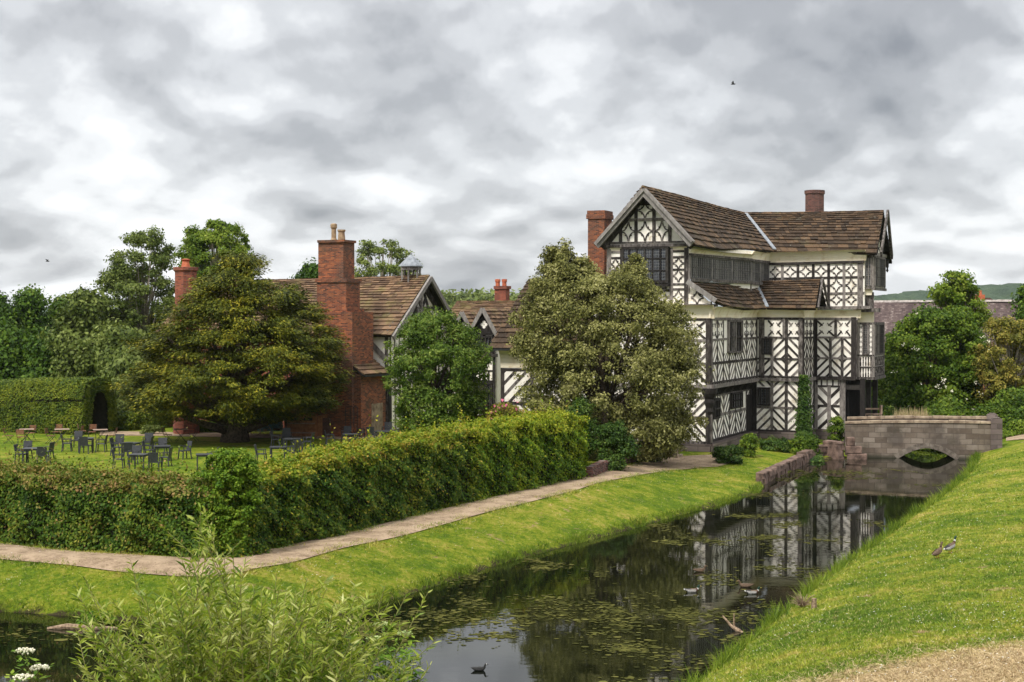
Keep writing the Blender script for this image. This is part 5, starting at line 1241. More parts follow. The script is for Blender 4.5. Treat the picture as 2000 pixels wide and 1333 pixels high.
# ================================================================ HEDGES
M['twigs'] = noisy('hedge_shade_twigs', (.008, .010, .005), (.03, .028, .015), 6, .95, .3)  # near-black twig tone, the shade between the leaves put into it
def hedge(name, base, thick, top_py, dens, L, label, m_side, m_top, bumps=.2, shoots=0, fresh=None, endcap=True):
    """base: picture points of its near foot; top_py: height (m) at each base point; a mesh of leaves round a solid dark core"""
    Bp = np.array([on_ground(*q)[:2] for q in base]); Hh = np.array(top_py, float)
    d = np.r_[0, np.cumsum(np.hypot(*np.diff(Bp, axis=0).T))]; LT = d[-1]
    tan = np.gradient(np.stack([np.interp(np.linspace(0, LT, 200), d, Bp[:, k]) for k in (0, 1)], 1), axis=0); tan = np.stack([np.convolve(tan[:, k], np.ones(9) / 9, 'same') for k in (0, 1)], 1); tan = unit(tan)
    nb = np.stack([-tan[:, 1], tan[:, 0]], 1)       # pointing to the back
    if nb[:, 1].mean() < 0: nb = -nb
    S = np.linspace(0, LT, 200)
    def at(s): return np.stack([np.interp(s, d, Bp[:, k]) for k in (0, 1)], 1), np.stack([np.interp(s, S, nb[:, k]) for k in (0, 1)], 1), np.interp(s, d, Hh)
    def bump(s, v): return bumps * (np.sin(s * 2.1 + v * 1.7) * np.sin(s * .83 - v * 2.6 + 1) + .6 * np.sin(s * 5.3 + v * 4.1) * np.sin(v * 6.3 + s * .7))
    n1 = int(dens * LT * Hh.mean()); n2 = int(dens * LT * thick * 1.1); 
    s = rng.random(n1) * LT; s1_ = s; v = rng.random(n1) ** .9; b_, nn, h = at(s); o = .12 * v - bump(s, v * h) + rng.normal(0, .07, n1) + .25 * np.clip(v - .85, 0, 1) * 2
    F_ = np.concatenate([b_ + nn * o[:, None], (v * h + .02)[:, None] + np.zeros((n1, 1))], 1); g0 = hgt(b_[:, 0], b_[:, 1]); F_[:, 2] += g0
    FN = np.concatenate([-nn, np.full((n1, 1), .55)], 1) + rng.normal(size=(n1, 3)) * .5
    s = rng.random(n2) * LT; v = rng.random(n2); b_, nn, h = at(s); g1 = hgt(b_[:, 0], b_[:, 1]); hz = h + .5 * bump(s, v * 3) * 1.4 + rng.normal(0, .06, n2) - .18 * (np.abs(v - .5) * 2) ** 4
    U_ = np.concatenate([b_ + nn * (.1 + v * (thick - .1))[:, None], (g1 + hz)[:, None]], 1); UN = np.array([0, 0, 1.]) + rng.normal(size=(n2, 3)) * .5
    allP = [F_, U_]; allN = [FN, UN]; mi = [np.zeros(n1, int), np.ones(n2, int)]
    mi[0][F_[:, 2] - g0 > at(rng.random(1) * 0)[2][0] * 10] = 1
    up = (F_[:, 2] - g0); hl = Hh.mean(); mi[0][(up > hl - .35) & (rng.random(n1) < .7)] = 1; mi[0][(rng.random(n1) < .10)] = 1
    SS = [s1_, s]; 
    for s0 in ([0, LT] if endcap else []):
        ne = int(dens * thick * Hh.mean()); v = rng.random(ne); w_ = rng.random(ne); b_, nn, h = at(np.full(ne, s0)); gg = hgt(b_[:, 0], b_[:, 1])
        tt = unit(np.array([tan[0] if s0 == 0 else tan[-1]])); sg = -1 if s0 == 0 else 1
        E_ = np.concatenate([b_ + nn * (w_ * thick)[:, None] + tt * sg * (rng.normal(0, .07, ne) + bump(w_ * 3, v * h))[:, None], (gg + v * h)[:, None]], 1)
        allP.append(E_); allN.append(np.concatenate([np.repeat(tt * sg, ne, 0), np.full((ne, 1), .4)], 1) + rng.normal(size=(ne, 3)) * .5); mi.append((rng.random(ne) < .1).astype(int))
    if shoots:
        s = rng.random(shoots) * LT; b_, nn, h = at(s); gg = hgt(b_[:, 0], b_[:, 1]); hs = rng.gamma(2, .11, shoots)
        for k_ in range(7):
            Q = np.concatenate([b_ + nn * (rng.random(shoots) * thick)[:, None] if k_ == 0 else Q0[:, :2] + rng.normal(0, .05, (shoots, 2)), (gg + h + hs * (k_ + .5) / 7 * 1.6)[:, None]], 1)
            if k_ == 0: Q0 = Q.copy()
            allP.append(Q); allN.append(rng.normal(size=Q.shape)); mi.append(np.ones(shoots, int) * (1 if m_top else 0))
    if fresh:
        for q_ in (0, 1): mi[q_] = np.where(SS[q_] / LT + rng.normal(0, .04, len(SS[q_])) + .03 * np.sin(SS[q_] * 2) > fresh, 3 + mi[q_], mi[q_])
        mi[3] = mi[3] + 3
    P = np.concatenate(allP); Nn = np.concatenate(allN); mi = np.concatenate(mi)
    V = leafquads(P, Nn, L, .62)
    # solid dark core, twigs and the shade between leaves put into its colour
    k_ = 40; sc = np.linspace(0.12, LT - .12, k_); b_, nn, h = at(sc); gg = hgt(b_[:, 0], b_[:, 1]); q = []
    sec = lambda i: [(*(b_[i] + nn[i] * .32), gg[i] - .1), (*(b_[i] + nn[i] * .36), gg[i] + h[i] - .28), (*(b_[i] + nn[i] * (thick - .25)), gg[i] + h[i] - .28), (*(b_[i] + nn[i] * (thick - .2)), gg[i] - .1)]
    for i in range(k_ - 1):
        a, c = sec(i), sec(i + 1)
        for j in range(3): q += [a[j], c[j], c[j + 1], a[j + 1]]
    q += sec(0) + sec(k_ - 1)
    V = np.r_[V, np.array(q)]; mi = np.r_[mi, np.full(len(q) // 4, 2)]
    mats = [LM[m_side], LM[m_top], M['twigs'], LM['hedge_fresh'], LM['hedge_freshtop']]
    return bigmesh(name, V, 4, mats, midx=mi, origin=(*Bp[len(Bp) // 2], .9), label=label, cat='hedge')
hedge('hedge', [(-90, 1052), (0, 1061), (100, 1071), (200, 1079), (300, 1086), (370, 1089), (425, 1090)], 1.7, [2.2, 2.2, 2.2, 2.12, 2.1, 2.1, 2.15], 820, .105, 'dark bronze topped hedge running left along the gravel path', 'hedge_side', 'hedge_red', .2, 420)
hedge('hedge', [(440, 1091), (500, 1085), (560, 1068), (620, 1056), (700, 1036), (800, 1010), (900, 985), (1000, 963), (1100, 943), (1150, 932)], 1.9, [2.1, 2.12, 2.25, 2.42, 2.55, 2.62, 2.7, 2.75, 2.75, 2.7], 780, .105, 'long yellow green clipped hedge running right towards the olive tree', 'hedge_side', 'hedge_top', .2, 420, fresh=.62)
blob_bush('elder_shrub', [(1088, 405, 470), (1040, 392, 500), (980, 385, 522), (930, 378, 520), (900, 392, 505), (882, 410, 470)], 45.6, 'brighter green elder bush growing out of the hedge corner', 'shrub', 'elder', 26000, .09, 200, .22, depth=.45, jag=.15)
# clipped yew tunnel on the left of the lawn
HX = at_z(218, 846, 1.0)[:2]; adir = unit(np.array([[-.93, .36]]))[0]; pdir = np.array([adir[1], -adir[0]]) * -1   # runs left and away
pdir = np.array([.36, .93])
def tunnel():
    P, Nn = [], []; Wt, Ht, LTn = 3.4, 3.15, 24; base = HX - pdir * .0 + np.array([-1.3, -1.6])
    n = 110000; s = rng.random(n) * LTn; th = rng.random(n) * (Ht * 2 + Wt)
    # section: up the near side, over a rounded top, down the back
    ang = (th / (Ht * 2 + Wt)) * np.pi; ca, sa = np.cos(ang), np.sin(ang); k_ = 3.6
    rr_ = 1 / (np.abs(ca) ** k_ + np.abs(sa) ** k_) ** (1 / k_); w_ = -ca * rr_ * Wt / 2; z = sa * rr_ * Ht
    j = .05 * rng.normal(size=n) + .10 * np.sin(s * .8) * np.sin(z * 1.5 + 1) + .16 * np.sin(s * .45 + 1) * (z > 2); w_ = w_ * (1 + j / Wt * 2); z = z + j
    XY = base + np.outer(s, adir) + np.outer(w_ + Wt / 2, pdir); P.append(np.c_[XY, z + 1.0]); Nn.append(np.c_[np.outer(-ca, pdir), sa * .8 + .2] + rng.normal(size=(n, 3)) * .45)
    n = 9000; w_ = (rng.random(n) - .5) * Wt; z = rng.random(n) * Ht
    kk = (np.abs(w_ / (Wt / 2)) ** k_ + (z / Ht) ** k_) < 1; hole = ((np.abs(w_) / .85) ** 3 + (z / 2.5) ** 3) < 1; kk &= ~hole; w_, z = w_[kk], z[kk]
    XY = base + np.outer(.05 * rng.normal(size=len(w_)), adir) + np.outer(w_ + Wt / 2, pdir); P.append(np.c_[XY, z + 1.0]); Nn.append(np.tile([*(-adir), .3], (len(w_), 1)) + rng.normal(size=(len(w_), 3)) * .45)
    P, Nn = np.concatenate(P), np.concatenate(Nn); V = leafquads(P, Nn, .13, .5); mi = np.zeros(len(P), int)
    q = []                                   # dark twiggy lining, inside and under the leaves, shade put into its colour
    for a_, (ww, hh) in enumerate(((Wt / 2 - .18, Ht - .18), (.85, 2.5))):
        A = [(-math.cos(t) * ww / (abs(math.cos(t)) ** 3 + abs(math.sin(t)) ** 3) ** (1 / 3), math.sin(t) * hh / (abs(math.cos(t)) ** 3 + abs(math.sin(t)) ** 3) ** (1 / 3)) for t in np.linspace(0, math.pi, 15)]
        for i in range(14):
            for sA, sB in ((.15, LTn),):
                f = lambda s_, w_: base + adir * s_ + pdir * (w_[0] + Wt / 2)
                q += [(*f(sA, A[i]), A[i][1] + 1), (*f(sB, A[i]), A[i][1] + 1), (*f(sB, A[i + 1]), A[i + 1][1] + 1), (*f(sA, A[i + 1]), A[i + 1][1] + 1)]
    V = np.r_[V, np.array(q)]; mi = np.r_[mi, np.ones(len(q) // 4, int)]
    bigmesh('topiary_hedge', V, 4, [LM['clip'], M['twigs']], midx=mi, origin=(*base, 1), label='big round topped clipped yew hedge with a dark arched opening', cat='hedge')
tunnel()
blob_bush('low_hedge', [(846, 222, 275), (825, 220, 276), (806, 222, 272)], 96, 'low square dark hedge just right of the arched opening', 'hedge', 'clip', 12000, .14, 60, .4, tips=0)
blob_bush('low_hedge', [(846, 270, 335), (820, 268, 335), (800, 275, 330), (790, 285, 320)], 98, 'dark loose hedge between the low square hedge and the yew', 'hedge', 'clip', 12000, .15, 60, .45, tips=0)
blob_bush('garden_shrub', [(800, 205, 262), (770, 208, 258), (745, 215, 250)], 100, 'rounded bush rising behind the low square hedge', 'shrub', 'lime', 12000, .18, 60, .5)
for i, (px, py, w_, lab) in enumerate(((285, 848, 12, 'small grey green lavender mound nearest the low hedge'), (305, 847, 14, 'wider lavender mound in the bed left of the wooden chairs'))):
    blob_bush('lavender', [(py, px - w_, px + w_), (py - 8, px - w_, px + w_), (py - 16, px - w_ * .5, px + w_ * .5)], 92.5, lab, 'plant', 'lime', 2500, .1, 14, .18, tips=0)
blob_bush('flower_bed', [(852, 378, 420), (838, 378, 428), (826, 385, 425)], 94, 'leafy border plants with red blooms under the yew branches', 'plants', 'elder', 5000, .14, 30, .3)
# planting at the foot of the gatehouse
fg = 'shrubs along the foot of the gatehouse wall'
for rows, D_, mk, lab in (([(905, 1388, 1450), (890, 1384, 1458), (872, 1392, 1450)], 79.5, 'ivy', 'dark leafy low shrub at the front corner of the gatehouse'), ([(890, 1442, 1478), (870, 1440, 1480), (850, 1452, 1472)], 83.5, 'ash', 'feathery light green plant between the two dark shrubs'),
                          ([(886, 1478, 1545), (870, 1478, 1548), (858, 1485, 1540)], 87.5, 'ivy', 'low dark ground shrub below the second timbered front'), ([(890, 1540, 1600), (875, 1538, 1604), (855, 1555, 1598)], 87, 'haw', 'leafy green shrub at the top of the stone edged corner'),
                          ([(885, 1608, 1655), (865, 1612, 1655), (840, 1618, 1652), (815, 1630, 1645)], 90.5, 'haw', 'pointed green bush before the herringbone panel beside the bridge'), ([(885, 1612, 1640), (878, 1610, 1640)], 90, 'ash', 'tuft of grass on the rocky footing')):
    blob_bush('shrub', rows, D_, lab, 'shrub', mk, 5200, .12, 34, .28, group=fg, tips=.1)
# ivy column climbing the corner, trailing to the water
n = 9000; t = rng.random(n); zz_ = np.where(t < .75, .9 + (t / .75) ** 1.0 * 3.6, 1.0 - (t - .75) / .25 * .95); wv = .32 * (1 - .55 * np.clip((zz_ - 1) / 3.6, 0, 1)) + .05
c0 = PC + ER * .12 - ED * .15; low = np.array(P2(1592, 903)); mixf = np.clip((1.1 - zz_) / 1.0, 0, 1)[:, None]
XY = (c0 * (1 - mixf) + low * mixf) + rng.normal(size=(n, 2)) * (wv * .55)[:, None]; wv2 = None
bigmesh('ivy', leafquads(np.c_[XY, zz_], np.tile([.2, -1, .4], (n, 1)) + rng.normal(size=(n, 3)) * .5, .13, .8), 4, LM['ivy'], origin=(*c0, .4), label='ivy climbing the gatehouse corner and trailing to the water', cat='ivy')
# rose bed behind the hedge end
blob_bush('rose_bush', [(845, 930, 1040), (820, 925, 1045), (800, 935, 1030), (788, 960, 1000)], 84, 'loose rose bushes in front of the dark leaded windows', 'shrub', 'gold', 12000, .12, 80, .35)
P = np.stack([rng.uniform(-1.6, .6, 60), rng.uniform(82.5, 83.6, 60), rng.uniform(2.0, 3.6, 60)], 1); bigmesh('blossom', leafquads(P, rng.normal(size=P.shape) + [0, -1, .5], .16, .9), 4, M['pinkflower'], bpy.data.objects['rose_bush'])
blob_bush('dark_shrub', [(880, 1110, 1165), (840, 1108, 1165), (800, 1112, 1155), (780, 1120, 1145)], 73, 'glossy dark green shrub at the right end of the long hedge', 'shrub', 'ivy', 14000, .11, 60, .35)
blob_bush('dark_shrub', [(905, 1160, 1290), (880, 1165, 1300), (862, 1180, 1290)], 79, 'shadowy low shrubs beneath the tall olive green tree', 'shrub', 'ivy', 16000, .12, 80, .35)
blob_bush('dark_shrub', [(930, 1160, 1212), (895, 1158, 1240), (855, 1158, 1235), (830, 1165, 1215)], 72, 'added dark shrub standing in for deep shade between hedge end and brick wall', 'shrub', 'ivy', 15000, .11, 70, .35)  # shrub added to darken the shaded gap under the tree
blob_bush('dock_plant', [(1226, 150, 218), (1210, 148, 225), (1198, 165, 205)], 40.5, 'leafy waterside dock plants behind the floating log', 'plant', 'elder', 1600, .13, 22, .14)
# ================================================================ WILLOW in the near foreground
M['willow_stem'] = noisy('willow_stem', (.10, .11, .03), (.24, .22, .08), 20, .7, .2, .005)
def willow():
    D0 = 13.0; base = np.array([-2.25, 12.9, h1(-2.25, 12.9)])
    t = empty('willow_bush', base, label='feathery bright green willow sapling in the near foreground', cat='willow')
    tips = [(392, 992), (400, 1000), (385, 1025), (410, 1050), (398, 1075), (430, 1095), (372, 1095), (150, 1140), (175, 1150), (378, 1010), (420, 1035), (350, 1075), (455, 1075), (480, 1090), (255, 1095), (262, 1120), (165, 1128), (140, 1165), (470, 1110), (540, 1120), (600, 1130), (640, 1128), (560, 1150), (690, 1160), (720, 1180), (700, 1200), (520, 1160), (420, 1120), (330, 1130), (300, 1170), (360, 1180), (240, 1210), (180, 1235), (150, 1290), (760, 1230), (745, 1265), (800, 1290), (840, 1300), (650, 1190), (590, 1200)]
    stems = MB(); LP, LT_, LN = [], [], []
    full = [(px, py, 1.0) for px, py in tips] + [(random.gauss(480, 150), random.uniform(1140, 1400), random.uniform(.6, 1)) for _ in range(390)]
    for px, py, k_ in full:
        px = min(max(px, 150), 850); 
        if py > 1180 + 0: pass
        D_ = D0 + random.uniform(-1.2, 1.2); tip = at_D(px, py, D_)
        b0 = base + [random.gauss(0, .35), random.gauss(0, .35), 0]; mid = b0 * .45 + tip * .55 + [(tip[0] - b0[0]) * -.12, 0, (tip[2] - b0[2]) * .02]
        n_ = 14; ts = np.linspace(0, 1, n_)[:, None]; C_ = (1 - ts) ** 2 * b0 + 2 * ts * (1 - ts) * (mid + [random.gauss(0, .12), random.gauss(0, .12), .15]) + ts ** 2 * tip
        stems.tube(C_, list(np.linspace(.012, .0025, n_)), 4, cap=False)
        Ln = np.linalg.norm(tip - b0); vis = 1.9; 
        def leafset(C_, cnt, lo, sz):
            n2 = len(C_)
            for j in range(cnt):
                f = lo + (1 - lo) * (j + random.random()) / cnt; x = f * (n2 - 1); i = min(int(x), n2 - 2); p = C_[i] * (1 - (x - i)) + C_[i + 1] * (x - i); d = C_[i + 1] - C_[i]; d = d / np.linalg.norm(d)
                a = random.uniform(0, 6.28); side = np.array([math.cos(a), math.sin(a), random.uniform(-.2, .3)]); dr = d * random.uniform(.35, .9) + side * .75; dr /= np.linalg.norm(dr)
                LP.append(p + dr * sz * .5); LT_.append(dr); LN.append(np.cross(dr, [random.gauss(0, 1), random.gauss(0, 1), random.gauss(0, 1)]))
        lo = max(.12, 1 - vis / Ln)
        leafset(C_, int(80 * (1 - lo) * Ln / 1.9), lo, .09)
        for _ in range(3):
            f = random.uniform(max(lo, .45), .92); x = int(f * (n_ - 1)); p = C_[x]; e = p + [random.gauss(0, .16), random.gauss(0, .16), random.uniform(.06, .28)]; tw = np.linspace(0, 1, 5)[:, None] * (e - p) + p
            stems.tube(tw, [.004, .003, .003, .002, .0015], 4, cap=False); leafset(tw, 11, .1, .085)
    stems.build('stems', M['willow_stem'], t)
    P, T, Nn = np.array(LP), unit(np.array(LT_)), unit(np.array(LN)); n = len(P); Nn = unit(Nn - T * np.sum(Nn * T, 1, keepdims=True)); B = np.cross(Nn, T)
    L = rng.uniform(.065, .125, n)[:, None]; W_ = L * rng.uniform(.13, .21, n)[:, None]; dr = np.array([0, 0, -1.]) * L * .10
    V = np.stack([P - T * L * .5, P - T * L * .22 + B * W_ * .5 + Nn * L * .02, P + T * L * .15 + B * W_ * .42 + dr * .4, P + T * L * .5 + dr, P + T * L * .15 - B * W_ * .42 + dr * .4, P - T * L * .22 - B * W_ * .5 + Nn * L * .02], 1).reshape(-1, 3)
    bigmesh('leaves', V, 6, LM['willow'], t)
    return n
NW = willow()
def elderplant(name, base, pts, label, nl=16, fl=True, fcol=None, Lf=.11):
    t = empty(name, base, label=label, cat='plant'); st = MB(); LP, LT_, LN = [], [], []; fb = MB()
    for (p, flower) in pts:
        p = np.array(p); m_ = (np.array(base) + p) / 2 + [random.gauss(0, .05), random.gauss(0, .05), .1]; st.tube([base, m_, p], [.012, .008, .004], 5)
        for k_ in range(nl):
            f = random.uniform(.35, 1); q = np.array(base) * (1 - f) ** 2 + 2 * f * (1 - f) * m_ + f * f * p; a = random.uniform(0, 6.28); out_ = np.array([math.cos(a), math.sin(a), random.uniform(-.1, .35)])
            for j, sgn in ((1, 0), (.65, 1), (.65, -1), (.35, 1), (.35, -1)):
                pe = np.array([-out_[1], out_[0], 0]); c = q + out_ * Lf * 2.2 * j + pe * sgn * Lf * .5; LP.append(c); LT_.append(out_ + pe * sgn * .8); LN.append([random.gauss(0, .3), random.gauss(0, .3), 1])
        if flower:
            for _ in range(70):
                a = random.uniform(0, 6.28); r_ = .085 * math.sqrt(random.random()); c = p + [r_ * math.cos(a), r_ * math.sin(a), .03 + random.uniform(-.008, .012) - r_ * .2]
                fb.lathe(c, [(.002, -.012), (.009, 0), (.006, .006)], 5)
    st.build('stems', M['willow_stem'], t); P = np.array(LP); bigmesh('leaves', leafquads(P, np.array(LN), Lf, .45, np.array(LT_) * 3), 4, LM['elder'], t)
    if fb.f: fb.build('blossom', fcol or M['creamflower'], t)
b_ = at_D(60, 1500, 13.5); elderplant('elder_plant', tuple(b_), [(at_D(48, 1275, 13.2), 1), (at_D(76, 1308, 13.4), 1), (at_D(45, 1326, 13.0), 1), (at_D(20, 1325, 13.6), 0), (at_D(95, 1345, 13.6), 0)], 'elder sprig with flat white flower heads at the lower left corner', 12, Lf=.07)
b_ = at_D(770, 1480, 16.5); M['greenbud'] = noisy('green_umbels', (.22, .30, .10), (.40, .46, .2), 8)
elderplant('elder_bush', tuple(b_), [(at_D(x, y, 16.5 + random.uniform(-.5, .5)), f) for x, y, f in ((700, 1225, 0), (745, 1222, 1), (790, 1240, 1), (775, 1270, 0), (730, 1250, 1), (810, 1265, 0), (720, 1290, 0), (760, 1305, 0), (690, 1265, 0), (800, 1300, 0), (740, 1330, 0), (680, 1310, 0))], 'dark leaved elder with pale green umbels just right of the willow', 26, fcol=M['greenbud'], Lf=.085)
# ================================================================ POND WEED
n = 1350; cxs = rng.uniform(-26, 25, n); cys = 24 + rng.random(n) ** 1.3 * 62
di, do, ins = water_info(cxs, cys); cxs, cys = cxs[ins], cys[ins]
patch = np.sin(cxs * .32 + cys * .11 + 1.5) * np.sin(cys * .23 - cxs * .21) + .25 * np.sin(cxs * .9) * np.sin(cys * .8)
keep = ((patch > -.02) | (rng.random(len(cxs)) < .22)) & ~((cxs > 6) & (cys > 42) & (rng.random(len(cxs)) < .72)); cxs, cys = cxs[keep], cys[keep]
PX, PY = [], []
for x, y in zip(cxs, cys):
    k_ = int(rng.integers(40, 190)); s1, s2 = rng.uniform(.25, 1.1), rng.uniform(.15, .6); a = -1.0 + rng.normal(0, .5)
    u, v = rng.normal(0, s1, k_), rng.normal(0, s2, k_); PX.append(x + u * math.cos(a) - v * math.sin(a)); PY.append(y + u * math.sin(a) + v * math.cos(a))
PX, PY = np.concatenate(PX), np.concatenate(PY); di, do, ins = water_info(PX, PY); PX, PY = PX[ins & (np.minimum(di, do) > .05)], PY[ins & (np.minimum(di, do) > .05)]
n = len(PX); r_ = rng.gamma(3, .011, n) + .010; a0_ = rng.random(n) * 6; ang = a0_[:, None] + np.arange(6)[None] * math.pi / 3
V = np.stack([PX[:, None] + r_[:, None] * np.cos(ang) * 1.25, PY[:, None] + r_[:, None] * np.sin(ang), np.full((n, 6), .006) + rng.random(n)[:, None] * .006], -1).reshape(-1, 3)
m, N, b = mat('pondweed'); rr_ = isl(N); put(N, b, N.ramp(N.math('ADD', N.math('MULTIPLY', rr_, .6), N.math('MULTIPLY', N.noise(pos(N), .7, 3), .4)), [(.1, (.018, .020, .005)), (.5, (.050, .052, .011)), (.85, (.125, .12, .032))]), .9); b.inputs['Specular IOR Level'].default_value = .04; M['weed'] = m
bigmesh('pondweed', V, 6, m, origin=(5, 50, 0), label='scattered rafts of olive pondweed floating on the moat', cat='pondweed', kind='stuff')
# ================================================================ GRASS BLADES, TUFTS, DAISIES
m, N, b = mat('grass_blades'); c, n3 = grasscol(N); rr_ = isl(N); c = N.mix(1.0, c, N.ramp(rr_, [(0, (.75, .8, .7)), (1, (1.6, 1.5, 1.3))]), 'MULTIPLY')
c = N.mix(N.ramp(rr_, [(.84, 0), (.86, .75)], 'CONSTANT'), c, (.40, .33, .16)); put(N, b, c, .7); M['blades'] = m
m, N, b = mat('straw_blades'); rr_ = isl(N); put(N, b, N.ramp(rr_, [(0, (.22, .14, .07)), (.5, (.42, .31, .17)), (1, (.62, .50, .30))]), .8); M['straw'] = m
def blades(x, y, hgt_, wd, lean=.5):
    n = len(x); z = hgt(x, y); B = np.stack([x, y, z - .01], 1); a = rng.random(n) * 2 * np.pi; s = np.stack([np.cos(a), np.sin(a), np.zeros(n)], 1)
    tip = B + np.stack([rng.normal(0, lean, n), rng.normal(0, lean, n), np.ones(n)], 1) * (hgt_ * rng.uniform(.5, 1.4, n))[:, None]; w_ = (wd * rng.uniform(.6, 1.4, n))[:, None]
    return np.stack([B - s * w_ / 2, B + s * w_ / 2, tip], 1).reshape(-1, 3)
def scatter(n, xr, yr, power=2.0, cond=None):
    """random spots, thinning out with distance"""
    y0, y1 = yr; u = rng.random(n * 2); y = 1 / (1 / y0 + u * (1 / y1 - 1 / y0)); x = rng.uniform(-1, 1, n * 2) * 0 + (xr[0] + rng.random(n * 2) * (xr[1] - xr[0])) * y
    di, do, ins = water_info(x, y); k_ = ~ins
    if cond is not None: k_ &= cond(x, y, di, do)
    return x[k_][:n], y[k_][:n]
x, y = scatter(230000, (.02, .36), (20, 84), cond=lambda x, y, di, do: do < di)
V1 = blades(x, y, .035 + .0004 * y, .008 + .00035 * y, .8)
x, y = scatter(110000, (-.36, .2), (38, 84), cond=lambda x, y, di, do: (di < do) & (di < 6.5))
near = np.array([0]); V2 = blades(x, y, .03 + .0003 * y, .010 + .0003 * y, .8)
# keep the blades off the gravel
bigmesh('grass', np.r_[V1], 3, M['blades'], origin=(10, 40, 1), label='short mown grass with dry yellow patches on the right hand bank', cat='grass', kind='stuff')
pth = [o for o in bpy.data.objects if o.name == 'path'][0]; pv = np.array([v.co[:] for v in pth.data.vertices])[:, :2] + WL['path'][:2]
Cn = V2.reshape(-1, 3, 3)[:, 0, :2]; ok = np.ones(len(Cn), bool)
for ch in range(0, len(Cn), 4000):
    dd = np.min(np.hypot(Cn[ch:ch + 4000, None, 0] - pv[None, :, 0], Cn[ch:ch + 4000, None, 1] - pv[None, :, 1]), 1); ok[ch:ch + 4000] = dd > .12
V2 = V2.reshape(-1, 3, 3)[ok].reshape(-1, 3)
bigmesh('grass', V2, 3, M['blades'], origin=(0, 50, .5), label='short green grass on the bank between path and moat', cat='grass', kind='stuff')
pe = np.concatenate([pv[0::7], pv[6::7]]); pe = pe[(pe[:, 1] < 78)]; idx = rng.integers(0, len(pe), 26000); xy = pe[idx] + rng.normal(0, .10, (26000, 2)) + np.c_[rng.normal(0, .25, 26000), np.zeros(26000)]
cl_ = np.sin(xy[:, 0] * 1.7) * np.sin(xy[:, 1] * 2.3) > -.3; xy = xy[cl_]; bigmesh('grass', blades(xy[:, 0], xy[:, 1], .09, .022, .9), 3, M['blades'], origin=(0, 55, 1), label='ragged grass and weeds creeping over both edges of the path', cat='grass', kind='stuff')
# long bright tufts at the water's edge
m = LM['elder']
def edge_tufts(n, side, hmax, pred, label, mk, hb=.12):
    t = rng.random(n); poly = np.array(outer if side == 'o' else island); d = np.r_[0, np.cumsum(np.hypot(*np.diff(poly, axis=0).T))]
    s = t * d[-1]; x = np.interp(s, d, poly[:, 0]); y = np.interp(s, d, poly[:, 1]); x2 = x + rng.normal(0, .16, n); y2 = y + rng.normal(0, .16, n)
    di, do, ins = water_info(x2, y2); clump = .5 + .5 * np.sin(s * 1.9) * np.sin(s * .53 + 1); k_ = pred(x2, y2) & (rng.random(n) < .25 + .75 * clump) & (~ins | (np.minimum(di, do) < .12))
    x2, y2, cl = x2[k_], y2[k_], clump[k_]; V = blades(x2, y2, hb + hmax * cl, .018 + .0002 * y2, .45)
    return bigmesh('bank_grass', V, 3, LM[mk], origin=(x2.mean(), y2.mean(), .1), label=label, cat='long grass', kind='stuff')
edge_tufts(60000, 'o', .30, lambda x, y: (y > 25) & (y < 88) & (x > 0), 'long bright grass tufts hanging over the right hand water edge', 'ash')
edge_tufts(50000, 'i', .12, lambda x, y: (y > 38) & (y < 82) & (x < 12), 'leafy weeds and grass fringing the left hand water edge', 'ash', .06)
# straw clippings
sx = rng.normal(0, 1, 44000); sy = rng.normal(0, 1, 44000); x = STRAW[0] + 1.0 + sx * 2.9; y = STRAW[1] - .8 + sy * 1.35
di, do, ins = water_info(x, y); k_ = ~ins & (do > 2); x, y = x[k_], y[k_]; n = len(x); z = hgt(x, y)
Cc = np.stack([x, y, z + rng.uniform(.0, .05, n)], 1); bigmesh('straw', leafquads(Cc, np.tile([0, 0, 1.], (n, 1)) + rng.normal(size=(n, 3)) * .5, .17, .045), 4, M['straw'], origin=(*STRAW, 2.5), label='strewn dry straw clippings on the near right bank', cat='straw', kind='stuff')
M['daisy'] = noisy('daisy_white', (.6, .6, .58), (.8, .8, .78), 8)
x, y = scatter(1500, (-.33, .36), (24, 80), cond=lambda x, y, di, do: (np.minimum(di, do) > .8) & ((do < di) | (di < 7))); pz_ = hgt(x, y) + .06; k_ = (np.sin(x * .7) * np.sin(y * .45) > -.2); x, y, pz_ = x[k_], y[k_], pz_[k_]
n = len(x); ang = np.arange(6)[None] * math.pi / 3; r_ = rng.uniform(.009, .017, n)[:, None] * (.6 + y[:, None] / 60); V = np.stack([x[:, None] + r_ * np.cos(ang), y[:, None] + r_ * np.sin(ang), np.repeat(pz_[:, None], 6, 1)], -1).reshape(-1, 3)
bigmesh('daisies', V, 6, M['daisy'], origin=(5, 45, 1), label='tiny white daisies scattered through the short grass', cat='daisies', kind='stuff')
